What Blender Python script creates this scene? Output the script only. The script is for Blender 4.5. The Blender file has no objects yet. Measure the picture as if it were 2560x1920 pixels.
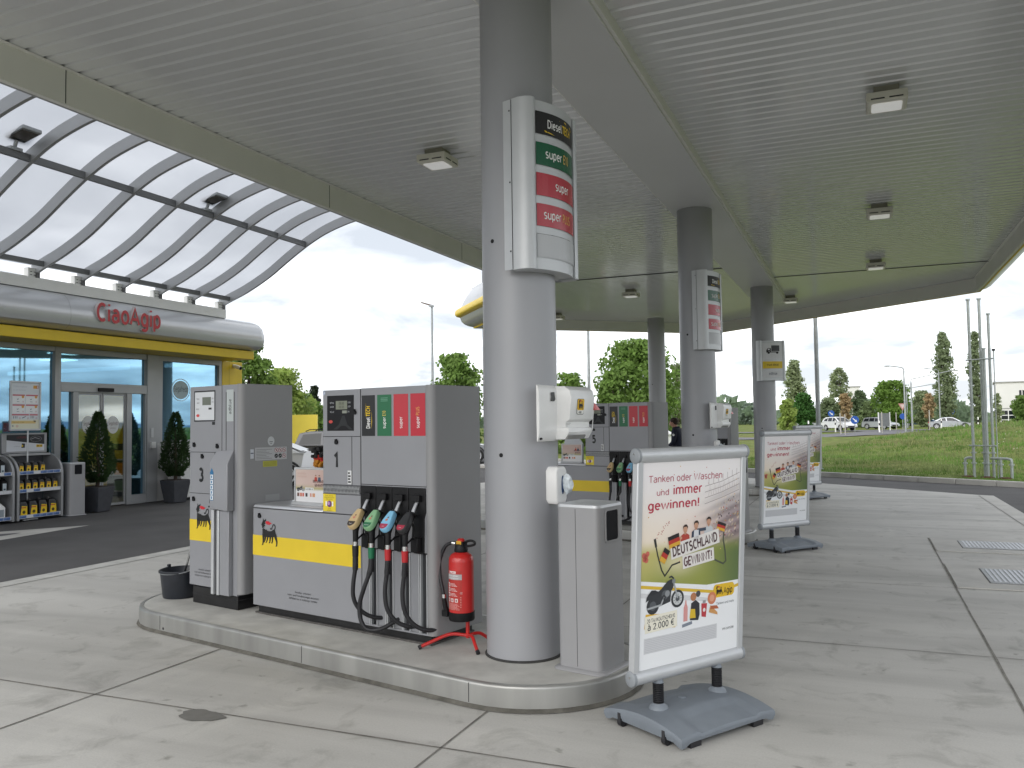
import bpy, bmesh, math, random
from mathutils import Vector, Matrix

# ------------------------------------------------------------------ scene, camera, sky, sun
S = bpy.context.scene
COL = S.collection
R = math.radians
PI = math.pi
random.seed(7)
EYE = 1.70
ISL = R(12.86)                       # the islands stand askew to the canopy

cd = bpy.data.cameras.new('camera')
cam = bpy.data.objects.new('camera', cd)
COL.objects.link(cam)
cd.sensor_width = 36.0
cd.sensor_fit = 'HORIZONTAL'
cd.lens = 29.33
cd.clip_start = 0.05
cd.clip_end = 6000
yaw, pitch, roll = R(22.63), R(2.62), R(-0.777)
fwd = Vector((-math.sin(yaw) * math.cos(pitch), math.cos(yaw) * math.cos(pitch), math.sin(pitch)))
r0 = Vector((math.cos(yaw), math.sin(yaw), 0))
u0 = r0.cross(fwd)
rt = r0 * math.cos(roll) + u0 * math.sin(roll)
up = rt.cross(fwd)
mc = Matrix((rt, up, -fwd)).transposed().to_4x4()
mc.translation = Vector((0, 0, EYE))
cam.matrix_world = mc
S.camera = cam

SUN_EL, SUN_AZ = 36, 192
W = bpy.data.worlds.new('World')
S.world = W
W.use_nodes = True
nt = W.node_tree
nt.nodes.clear()
N = nt.nodes.new
L = nt.links.new
out = N('ShaderNodeOutputWorld')
sky = N('ShaderNodeTexSky')
sky.sky_type = 'NISHITA'
sky.sun_disc = False
sky.sun_elevation = R(SUN_EL)
sky.sun_rotation = R(SUN_AZ)
bg1 = N('ShaderNodeBackground')
bg1.inputs[1].default_value = 0.12
L(sky.outputs[0], bg1.inputs[0])
tc = N('ShaderNodeTexCoord')
sep = N('ShaderNodeSeparateXYZ')
L(tc.outputs['Generated'], sep.inputs[0])
mx = N('ShaderNodeMath'); mx.operation = 'MAXIMUM'; mx.inputs[1].default_value = 0.0
L(sep.outputs[2], mx.inputs[0])
ad = N('ShaderNodeMath'); ad.operation = 'ADD'; ad.inputs[1].default_value = 0.18
L(mx.outputs[0], ad.inputs[0])
dv = N('ShaderNodeVectorMath'); dv.operation = 'DIVIDE'
cb = N('ShaderNodeCombineXYZ')
for i in range(3):
    L(ad.outputs[0], cb.inputs[i])
L(tc.outputs['Generated'], dv.inputs[0])
L(cb.outputs[0], dv.inputs[1])
no = N('ShaderNodeTexNoise')
no.inputs['Scale'].default_value = 1.9
no.inputs['Detail'].default_value = 7
no.inputs['Roughness'].default_value = 0.52
no.inputs['Distortion'].default_value = 0.35
L(dv.outputs[0], no.inputs['Vector'])
rp = N('ShaderNodeValToRGB')
rp.color_ramp.elements[0].position = 0.37
rp.color_ramp.elements[0].color = (0.30, 0.318, 0.345, 1)
rp.color_ramp.elements[1].position = 0.66
rp.color_ramp.elements[1].color = (0.90, 0.91, 0.92, 1)
e = rp.color_ramp.elements.new(0.49)
e.color = (0.46, 0.475, 0.50, 1)
L(no.outputs['Fac'], rp.inputs[0])
bg2 = N('ShaderNodeBackground')
mr = N('ShaderNodeMapRange')              # thin overcast: brightest towards the horizon
mr.inputs[1].default_value = 0.0; mr.inputs[2].default_value = 0.9
mr.inputs[3].default_value = 1.12; mr.inputs[4].default_value = 0.72
L(mx.outputs[0], mr.inputs[0])
L(mr.outputs[0], bg2.inputs[1])
L(rp.outputs[0], bg2.inputs[0])
ms = N('ShaderNodeMixShader')
ms.inputs[0].default_value = 0.94
L(bg1.outputs[0], ms.inputs[1])
L(bg2.outputs[0], ms.inputs[2])
L(ms.outputs[0], out.inputs[0])

sd = bpy.data.lights.new('sun', 'SUN')
sd.energy = 0.8
sd.angle = R(60)
sd.color = (1.0, 0.96, 0.9)
sun = bpy.data.objects.new('sun', sd)
COL.objects.link(sun)
sv = Vector((math.sin(R(SUN_AZ)) * math.cos(R(SUN_EL)), math.cos(R(SUN_AZ)) * math.cos(R(SUN_EL)), math.sin(R(SUN_EL))))
sun.rotation_euler = sv.to_track_quat('Z', 'Y').to_euler()
sun.location = (0, 0, 60)

S.view_settings.view_transform = 'Standard'
S.view_settings.look = 'None'
S.view_settings.exposure = 1.32
S.view_settings.gamma = 1.0
S.cycles.max_bounces = 8
S.cycles.diffuse_bounces = 5
S.cycles.transparent_max_bounces = 16
S.cycles.caustics_reflective = False
S.cycles.caustics_refractive = False


# ------------------------------------------------------------------ materials
def lin(h):
    h = h.lstrip('#')
    v = [int(h[i:i + 2], 16) / 255 for i in (0, 2, 4)]
    return tuple(x / 12.92 if x <= .04045 else ((x + .055) / 1.055) ** 2.4 for x in v)


MATS = {}


def mt(name, col=None, rough=.5, metal=0., var=.06, scale=6., bump=0., bscale=60., spec=.5, coat=0., detail=4, stretch=None):
    if name in MATS:
        return MATS[name]
    if isinstance(col, str):
        col = lin(col)
    m = bpy.data.materials.new(name)
    m.use_nodes = True
    t = m.node_tree
    b = t.nodes['Principled BSDF']
    b.inputs['Roughness'].default_value = rough
    b.inputs['Metallic'].default_value = metal
    b.inputs['Specular IOR Level'].default_value = spec
    b.inputs['Coat Weight'].default_value = coat
    b.inputs['Coat Roughness'].default_value = 0.08
    co = t.nodes.new('ShaderNodeTexCoord')
    src = co.outputs['Object']
    if stretch:
        mp = t.nodes.new('ShaderNodeMapping')
        mp.inputs['Scale'].default_value = stretch
        t.links.new(src, mp.inputs[0])
        src = mp.outputs[0]
    if var > 0:
        n = t.nodes.new('ShaderNodeTexNoise')
        n.inputs['Scale'].default_value = scale
        n.inputs['Detail'].default_value = detail
        t.links.new(src, n.inputs['Vector'])
        r = t.nodes.new('ShaderNodeValToRGB')
        r.color_ramp.elements[0].position = .3
        r.color_ramp.elements[1].position = .7
        r.color_ramp.elements[0].color = tuple(x * (1 - var) for x in col) + (1,)
        r.color_ramp.elements[1].color = tuple(min(1, x * (1 + var)) for x in col) + (1,)
        t.links.new(n.outputs['Fac'], r.inputs[0])
        t.links.new(r.outputs[0], b.inputs['Base Color'])
    else:
        b.inputs['Base Color'].default_value = tuple(col) + (1,)
    if bump:
        n2 = t.nodes.new('ShaderNodeTexNoise')
        n2.inputs['Scale'].default_value = bscale
        n2.inputs['Detail'].default_value = 3
        t.links.new(src, n2.inputs['Vector'])
        bp = t.nodes.new('ShaderNodeBump')
        bp.inputs['Strength'].default_value = bump
        bp.inputs['Distance'].default_value = .01
        t.links.new(n2.outputs['Fac'], bp.inputs['Height'])
        t.links.new(bp.outputs[0], b.inputs['Normal'])
    MATS[name] = m
    return m


def ink(h, rough=.45):
    return mt('print_' + h.lstrip('#').lower(), h, rough, 0, 0)


pump_grey = mt('pump_grey_paint', (.29, .295, .315), .42, .15, .03, 3, .03, 300)
col_grey = mt('column_grey_paint', (.35, .355, .375), .38, .1, .03, 1.5, .02, 200)
side_grey = mt('side_grey_paint', (.27, .27, .275), .5, .1, .03, 2)
alu = mt('brushed_aluminium', (.62, .63, .65), .34, .75, .05, 5, .02, 400)
alu_matte = mt('matte_aluminium', (.55, .565, .58), .42, .35, .04, 5)
frame_grey = mt('window_frame_grey', (.42, .43, .44), .45, .2, .03, 3)
black = mt('black_plastic', (.007, .007, .008), .5, 0, .15, 30, spec=.3)
rubber = mt('black_rubber', (.014, .014, .017), .5, 0, .2, 40, .05, 200)
plinth_black = mt('black_plinth_paint', (.01, .01, .011), .35, 0, .3, 12)
seam = mt('dark_seam', (.03, .03, .033), .8, 0, 0)
white_plastic = mt('white_plastic', (.80, .80, .79), .35, 0, .03, 8)
yellow = mt('yellow_paint', (.74, .53, .02), .42, 0, .04, 4)
yellow_vinyl = mt('yellow_vinyl', (.74, .54, .025), .45, 0, .04, 5)
silver_panel = mt('silver_panel_paint', (.52, .53, .545), .28, .35, .04, 1.2)
steel = mt('galvanised_steel', (.36, .38, .39), .5, .35, .12, 9)
chrome = mt('polished_steel', (.7, .7, .7), .18, 1., .04, 10)
red_paint = mt('red_paint', (.52, .018, .016), .3, 0, .06, 8, coat=.3)
dark_glass = mt('dark_glass', (.012, .016, .02), .06, 0, .1, 3)
base_plastic = mt('blue_grey_plastic', (.19, .215, .245), .5, 0, .05, 12, .06, 300)
white_paint = mt('white_paint', (.74, .74, .72), .45, 0, .03, 4)
tyre = mt('tyre_rubber', (.018, .018, .018), .8, 0, .1, 20)
bark = mt('bark', (.07, .05, .035), .9, 0, .3, 14, .4, 30)
lens_white = mt('frosted_lens', (.86, .87, .88), .25, 0, .03, 6)
lens_white.node_tree.nodes['Principled BSDF'].inputs['Emission Color'].default_value = (1, .98, .95, 1)
lens_white.node_tree.nodes['Principled BSDF'].inputs['Emission Strength'].default_value = .10


def concrete_mat():
    m = bpy.data.materials.new('forecourt_concrete')
    m.use_nodes = True
    t = m.node_tree
    b = t.nodes['Principled BSDF']
    b.inputs['Roughness'].default_value = .62
    nd, lk = t.nodes.new, t.links.new
    co = nd('ShaderNodeTexCoord')

    def noise(sc, de, st=(1, 1, 1), dist=0., rough=.55):
        mp = nd('ShaderNodeMapping'); mp.inputs['Scale'].default_value = st
        lk(co.outputs['Object'], mp.inputs[0])
        n = nd('ShaderNodeTexNoise')
        n.inputs['Scale'].default_value = sc
        n.inputs['Detail'].default_value = de
        n.inputs['Distortion'].default_value = dist
        n.inputs['Roughness'].default_value = rough
        lk(mp.outputs[0], n.inputs['Vector'])
        return n.outputs['Fac']

    def ramp(f, p0, c0, p1, c1):
        r = nd('ShaderNodeValToRGB')
        r.color_ramp.elements[0].position = p0
        r.color_ramp.elements[1].position = p1
        r.color_ramp.elements[0].color = c0 + (1,)
        r.color_ramp.elements[1].color = c1 + (1,)
        lk(f, r.inputs[0])
        return r.outputs[0]

    def mul(a, c, f=1.):
        x = nd('ShaderNodeMix'); x.data_type = 'RGBA'; x.blend_type = 'MULTIPLY'
        x.inputs[0].default_value = f
        lk(a, x.inputs[6]); lk(c, x.inputs[7])
        return x.outputs[2]
    c = ramp(noise(.55, 6), .3, (.45, .44, .41), .7, (.54, .53, .50))
    c = mul(c, ramp(noise(1.1, 5, (.18, 1.5, 1), .6), .36, (.84, .84, .84), .62, (1.08, 1.08, 1.08)))     # float streaks
    c = mul(c, ramp(noise(2.6, 8, (1, 1, 1), .8, .65), .30, (.72, .72, .71), .46, (1, 1, 1)))            # damp blotches
    c = mul(c, ramp(noise(.9, 7, (1.0, .35, 1), 1.2, .6), .56, (1, 1, 1), .72, (1.12, 1.12, 1.11)))    # pale scuffs
    c = mul(c, ramp(noise(7., 3, (1, 1, 1), .3), .67, (1, 1, 1), .74, (.66, .66, .64)))                  # small dark spots
    c = mul(c, ramp(noise(90, 4), .2, (.90, .90, .90), .8, (1.08, 1.08, 1.08)))                          # fine grain
    lk(c, b.inputs['Base Color'])
    bp = nd('ShaderNodeBump'); bp.inputs['Strength'].default_value = .12; bp.inputs['Distance'].default_value = .01
    lk(noise(45, 6, (.5, 1.6, 1)), bp.inputs['Height'])
    lk(bp.outputs[0], b.inputs['Normal'])
    return m


concrete = concrete_mat()
concrete_top = mt('island_concrete', (.50, .495, .465), .75, 0, .16, 5, .2, 60, detail=7)
concrete_light = mt('pale_concrete', (.52, .51, .48), .75, 0, .14, 2.5, .2, 40, detail=7)
asphalt = mt('asphalt', (.082, .080, .080), .82, 0, .22, .9, .35, 110, detail=9)
asphalt_far = mt('road_asphalt', (.15, .148, .155), .85, 0, .15, 2, .1, 60, detail=7)
joint_m = mt('joint_sealant', (.20, .19, .17), .8, 0, .35, 9)
grass_m = None


def grass_mat():
    m = bpy.data.materials.new('meadow_ground')
    m.use_nodes = True
    t = m.node_tree
    b = t.nodes['Principled BSDF']
    b.inputs['Roughness'].default_value = .95
    b.inputs['Specular IOR Level'].default_value = .1
    co = t.nodes.new('ShaderNodeTexCoord')
    n1 = t.nodes.new('ShaderNodeTexNoise'); n1.inputs['Scale'].default_value = .16; n1.inputs['Detail'].default_value = 8
    n2 = t.nodes.new('ShaderNodeTexNoise'); n2.inputs['Scale'].default_value = 1.6; n2.inputs['Detail'].default_value = 8
    t.links.new(co.outputs['Object'], n1.inputs['Vector'])
    t.links.new(co.outputs['Object'], n2.inputs['Vector'])
    r1 = t.nodes.new('ShaderNodeValToRGB')
    for p, c in ((.30, (.14, .22, .04)), (.44, (.11, .20, .03)), (.55, (.14, .26, .04)), (.66, (.18, .22, .06)), (.74, (.21, .18, .08))):
        if p == .30:
            el = r1.color_ramp.elements[0]
        elif p == .74:
            el = r1.color_ramp.elements[1]
        else:
            el = r1.color_ramp.elements.new(p)
        el.position = p
        el.color = c + (1,)
    t.links.new(n1.outputs['Fac'], r1.inputs[0])
    r2 = t.nodes.new('ShaderNodeValToRGB')
    r2.color_ramp.elements[0].position = .3; r2.color_ramp.elements[0].color = (.6, .66, .6, 1)
    r2.color_ramp.elements[1].position = .7; r2.color_ramp.elements[1].color = (1.15, 1.15, 1.1, 1)
    t.links.new(n2.outputs['Fac'], r2.inputs[0])
    x = t.nodes.new('ShaderNodeMix'); x.data_type = 'RGBA'; x.blend_type = 'MULTIPLY'; x.inputs[0].default_value = 1
    t.links.new(r1.outputs[0], x.inputs[6]); t.links.new(r2.outputs[0], x.inputs[7])
    t.links.new(x.outputs[2], b.inputs['Base Color'])
    return m


def leaf_mat(name, col):
    if name in MATS:
        return MATS[name]
    m = bpy.data.materials.new(name)
    m.use_nodes = True
    t = m.node_tree
    b = t.nodes['Principled BSDF']
    b.inputs['Roughness'].default_value = .6
    b.inputs['Specular IOR Level'].default_value = .25
    co = t.nodes.new('ShaderNodeTexCoord')
    n1 = t.nodes.new('ShaderNodeTexNoise'); n1.inputs['Scale'].default_value = 1.3; n1.inputs['Detail'].default_value = 6
    t.links.new(co.outputs['Object'], n1.inputs['Vector'])
    r = t.nodes.new('ShaderNodeValToRGB')
    r.color_ramp.elements[0].position = .3
    r.color_ramp.elements[1].position = .72
    r.color_ramp.elements[0].color = tuple(x * .75 for x in col) + (1,)
    r.color_ramp.elements[1].color = tuple(min(1, x * 1.6) for x in col) + (1,)
    t.links.new(n1.outputs['Fac'], r.inputs[0])
    t.links.new(r.outputs[0], b.inputs['Base Color'])
    tr = t.nodes.new('ShaderNodeBsdfTranslucent')
    t.links.new(r.outputs[0], tr.inputs[0])
    mxs = t.nodes.new('ShaderNodeMixShader'); mxs.inputs[0].default_value = .45
    t.links.new(b.outputs[0], mxs.inputs[1]); t.links.new(tr.outputs[0], mxs.inputs[2])
    t.links.new(mxs.outputs[0], t.nodes['Material Output'].inputs[0])
    MATS[name] = m
    return m


def glass_mat(name, tint, refl, fac):
    m = bpy.data.materials.new(name)
    m.use_nodes = True
    t = m.node_tree
    t.nodes.remove(t.nodes['Principled BSDF'])
    tr = t.nodes.new('ShaderNodeBsdfTransparent'); tr.inputs[0].default_value = tint + (1,)
    gl = t.nodes.new('ShaderNodeBsdfGlossy'); gl.inputs[0].default_value = refl + (1,); gl.inputs['Roughness'].default_value = .02
    n = t.nodes.new('ShaderNodeTexNoise'); n.inputs['Scale'].default_value = .7
    bp = t.nodes.new('ShaderNodeBump'); bp.inputs['Strength'].default_value = .02
    t.links.new(n.outputs['Fac'], bp.inputs['Height'])
    t.links.new(bp.outputs[0], gl.inputs['Normal'])
    mxs = t.nodes.new('ShaderNodeMixShader'); mxs.inputs[0].default_value = fac
    t.links.new(tr.outputs[0], mxs.inputs[1]); t.links.new(gl.outputs[0], mxs.inputs[2])
    t.links.new(mxs.outputs[0], t.nodes['Material Output'].inputs[0])
    return m


shop_glass = glass_mat('blue_solar_glass', (.42, .62, .70), (.36, .62, .80), .55)
door_glass = glass_mat('clear_door_glass', (.80, .84, .82), (.75, .8, .8), .22)
print_glass = glass_mat('car_glass', (.10, .12, .13), (.8, .85, .88), .35)


def poly_mat():
    m = bpy.data.materials.new('opal_polycarbonate')
    m.use_nodes = True
    t = m.node_tree
    t.nodes.remove(t.nodes['Principled BSDF'])
    tr = t.nodes.new('ShaderNodeBsdfTransparent'); tr.inputs[0].default_value = (.47, .485, .51, 1)
    tl = t.nodes.new('ShaderNodeBsdfTranslucent'); tl.inputs[0].default_value = (.50, .515, .545, 1)
    n = t.nodes.new('ShaderNodeTexNoise'); n.inputs['Scale'].default_value = .9; n.inputs['Detail'].default_value = 3
    r = t.nodes.new('ShaderNodeMapRange'); r.inputs[3].default_value = .45; r.inputs[4].default_value = .75
    t.links.new(n.outputs['Fac'], r.inputs[0])
    mxs = t.nodes.new('ShaderNodeMixShader')
    t.links.new(r.outputs[0], mxs.inputs[0])
    t.links.new(tr.outputs[0], mxs.inputs[1]); t.links.new(tl.outputs[0], mxs.inputs[2])
    t.links.new(mxs.outputs[0], t.nodes['Material Output'].inputs[0])
    return m


polycarb = poly_mat()


def emit_mat(name, col, s):
    m = bpy.data.materials.new(name)
    m.use_nodes = True
    t = m.node_tree
    t.nodes.remove(t.nodes['Principled BSDF'])
    em = t.nodes.new('ShaderNodeEmission'); em.inputs[0].default_value = col + (1,); em.inputs[1].default_value = s
    t.links.new(em.outputs[0], t.nodes['Material Output'].inputs[0])
    return m


lamp_glow = emit_mat('lit_ceiling_panel', (1, .93, .8), 3.0)


def vcol_mat(name, rough=.5):
    m = bpy.data.materials.new(name)
    m.use_nodes = True
    t = m.node_tree
    b = t.nodes['Principled BSDF']
    b.inputs['Roughness'].default_value = rough
    b.inputs['Specular IOR Level'].default_value = .3
    a = t.nodes.new('ShaderNodeVertexColor'); a.layer_name = 'print'
    t.links.new(a.outputs[0], b.inputs['Base Color'])
    return m


poster_print = vcol_mat('printed_poster', .3)


# ------------------------------------------------------------------ mesh builder
class MB:
    def __init__(s, off=(0, 0, 0)):
        s.v = []; s.f = []; s.m = []; s.sm = []; s.mats = []; s.off = Vector(off)

    def mi(s, m):
        if m not in s.mats:
            s.mats.append(m)
        return s.mats.index(m)

    def add(s, vs, fs, m, smooth=False):
        b = len(s.v)
        s.v += [tuple(Vector(p) - s.off) for p in vs]
        i = s.mi(m)
        for f in fs:
            s.f.append([b + k for k in f]); s.m.append(i); s.sm.append(smooth)
        return s

    def box(s, x0, y0, z0, x1, y1, z1, m):
        vs = [(x, y, z) for z in (z0, z1) for y in (y0, y1) for x in (x0, x1)]
        return s.add(vs, [(0, 2, 3, 1), (4, 5, 7, 6), (0, 1, 5, 4), (2, 6, 7, 3), (0, 4, 6, 2), (1, 3, 7, 5)], m)

    def hexa(s, bot, top, m, smooth=False):
        """loft between two loops with the same number of points, capped"""
        n = len(bot)
        fs = [(i, (i + 1) % n, n + (i + 1) % n, n + i) for i in range(n)]
        s.add(list(bot) + list(top), fs, m, smooth)
        s.add(list(bot), [tuple(reversed(range(n)))], m)
        return s.add(list(top), [tuple(range(n))], m)

    def loft(s, loops, m, smooth=True, cap=True, closed=True):
        n = len(loops[0])
        vs = [p for l in loops for p in l]
        fs = []
        for j in range(len(loops) - 1):
            for i in range(n if closed else n - 1):
                k = (i + 1) % n
                fs.append((j * n + i, j * n + k, (j + 1) * n + k, (j + 1) * n + i))
        s.add(vs, fs, m, smooth)
        if cap:
            s.add(loops[0], [tuple(reversed(range(n)))], m)
            s.add(loops[-1], [tuple(range(n))], m)
        return s

    def poly(s, pts, m):
        return s.add(pts, [tuple(range(len(pts)))], m)

    def cyl(s, p0, p1, ra, rb=None, n=16, m=None, cap=True, smooth=True):
        rb = ra if rb is None else rb
        p0, p1 = Vector(p0), Vector(p1)
        d = (p1 - p0).normalized()
        a = d.orthogonal().normalized(); b = d.cross(a)
        l0 = [p0 + (a * math.cos(2 * PI * i / n) + b * math.sin(2 * PI * i / n)) * ra for i in range(n)]
        l1 = [p1 + (a * math.cos(2 * PI * i / n) + b * math.sin(2 * PI * i / n)) * rb for i in range(n)]
        return s.loft([l0, l1], m, smooth, cap)

    def tube(s, path, r, n=10, m=None, cap=True):
        path = [Vector(p) for p in path]
        rs = r if isinstance(r, (list, tuple)) else [r] * len(path)
        loops = []
        a = None
        for i, p in enumerate(path):
            d = (path[min(i + 1, len(path) - 1)] - path[max(i - 1, 0)]).normalized()
            if a is None:
                a = d.orthogonal().normalized()
            else:
                a = (a - d * a.dot(d)).normalized()
            b = d.cross(a)
            loops.append([p + (a * math.cos(2 * PI * k / n) + b * math.sin(2 * PI * k / n)) * rs[i] for k in range(n)])
        return s.loft(loops, m, True, cap)

    def lathe(s, c, prof, n=24, m=None, cap=True):
        c = Vector(c)
        loops = [[c + Vector((r * math.cos(2 * PI * k / n), r * math.sin(2 * PI * k / n), z)) for k in range(n)] for r, z in prof]
        return s.loft(loops, m, True, cap)

    def rbox(s, x0, y0, z0, x1, y1, z1, r, m, seg=5, corners=(1, 1, 1, 1)):
        lp = rrect(x0, y0, x1, y1, r, seg, corners)
        n = len(lp)
        bot = [(x, y, z0) for x, y in lp]; top = [(x, y, z1) for x, y in lp]
        s.add(bot + top, [(i, (i + 1) % n, n + (i + 1) % n, n + i) for i in range(n)], m, True)
        s.add(bot, [tuple(reversed(range(n)))], m)
        return s.add(top, [tuple(range(n))], m)

    def ball(s, c, r, m, n=10, sc=(1, 1, 1)):
        c = Vector(c)
        loops = []
        for j in range(1, n):
            t = PI * j / n
            loops.append([c + Vector((r * sc[0] * math.sin(t) * math.cos(2 * PI * k / (2 * n)), r * sc[1] * math.sin(t) * math.sin(2 * PI * k / (2 * n)), -r * sc[2] * math.cos(t))) for k in range(2 * n)])
        return s.loft(loops, m, True, True)

    def build(s, name, parent=None, bevel=0., seg=2, fix=True, auto=None):
        me = bpy.data.meshes.new(name)
        me.from_pydata(s.v, [], s.f)
        for m in s.mats:
            me.materials.append(m)
        me.polygons.foreach_set('material_index', s.m)
        me.polygons.foreach_set('use_smooth', s.sm)
        if fix:
            bm = bmesh.new(); bm.from_mesh(me)
            bmesh.ops.remove_doubles(bm, verts=bm.verts, dist=1e-5)
            bmesh.ops.recalc_face_normals(bm, faces=bm.faces)
            bm.to_mesh(me); bm.free()
            me.set_sharp_from_angle(angle=R(38))
        o = bpy.data.objects.new(name, me)
        COL.objects.link(o)
        if parent:
            o.parent = parent
        if bevel:
            b = o.modifiers.new('bevel', 'BEVEL')
            b.width = bevel; b.segments = seg; b.limit_method = 'ANGLE'; b.angle_limit = R(40)
            b.harden_normals = False
        return o


def rrect(x0, y0, x1, y1, r, seg=5, corners=(1, 1, 1, 1)):
    pts = []
    for (cx, cy, a0), on in zip(((x1 - r, y0 + r, -90), (x1 - r, y1 - r, 0), (x0 + r, y1 - r, 90), (x0 + r, y0 + r, 180)), corners):
        if on and r > 0:
            for k in range(seg + 1):
                a = R(a0 + 90 * k / seg)
                pts.append((cx + r * math.cos(a), cy + r * math.sin(a)))
        else:
            a = R(a0 + 45)
            pts.append((cx + r * (1 if math.cos(a) > 0 else -1), cy + r * (1 if math.sin(a) > 0 else -1)))
    return pts


def thing(name, label, cat, loc=(0, 0, 0), rz=0., group=None):
    o = bpy.data.objects.new(name, None)
    o.empty_display_size = .2
    COL.objects.link(o)
    o.location = loc
    o.rotation_euler = (0, 0, rz)
    o['label'] = label
    o['category'] = cat
    if group:
        o['group'] = group
    return o


def tag(o, label, cat, group=None):
    o['label'] = label; o['category'] = cat
    if group:
        o['group'] = group
    return o


def struct(o, kind='structure'):
    o['kind'] = kind
    return o


def copy_tree(o, parent=None):
    c = o.copy()
    COL.objects.link(c)
    if parent:
        c.parent = parent
    for ch in list(o.children):
        copy_tree(ch, c)
    return c


def dup(o, loc, rz=None, label=None):
    c = copy_tree(o)
    c.location = loc
    if rz is not None:
        c.rotation_euler = (0, 0, rz)
    if label:
        c['label'] = label
    return c


# ------------------------------------------------------------------ text and flat print
TXT = {}


def arc(cx, cy, rx, ry, a0, a1):
    n = max(3, int(abs(a1 - a0) / 22))
    return [(cx + rx * math.cos(R(a0 + (a1 - a0) * k / n)), cy + ry * math.sin(R(a0 + (a1 - a0) * k / n))) for k in range(n + 1)]


def ell(cx, cy, rx, ry):
    return arc(cx, cy, rx, ry, 0, 360)


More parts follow.
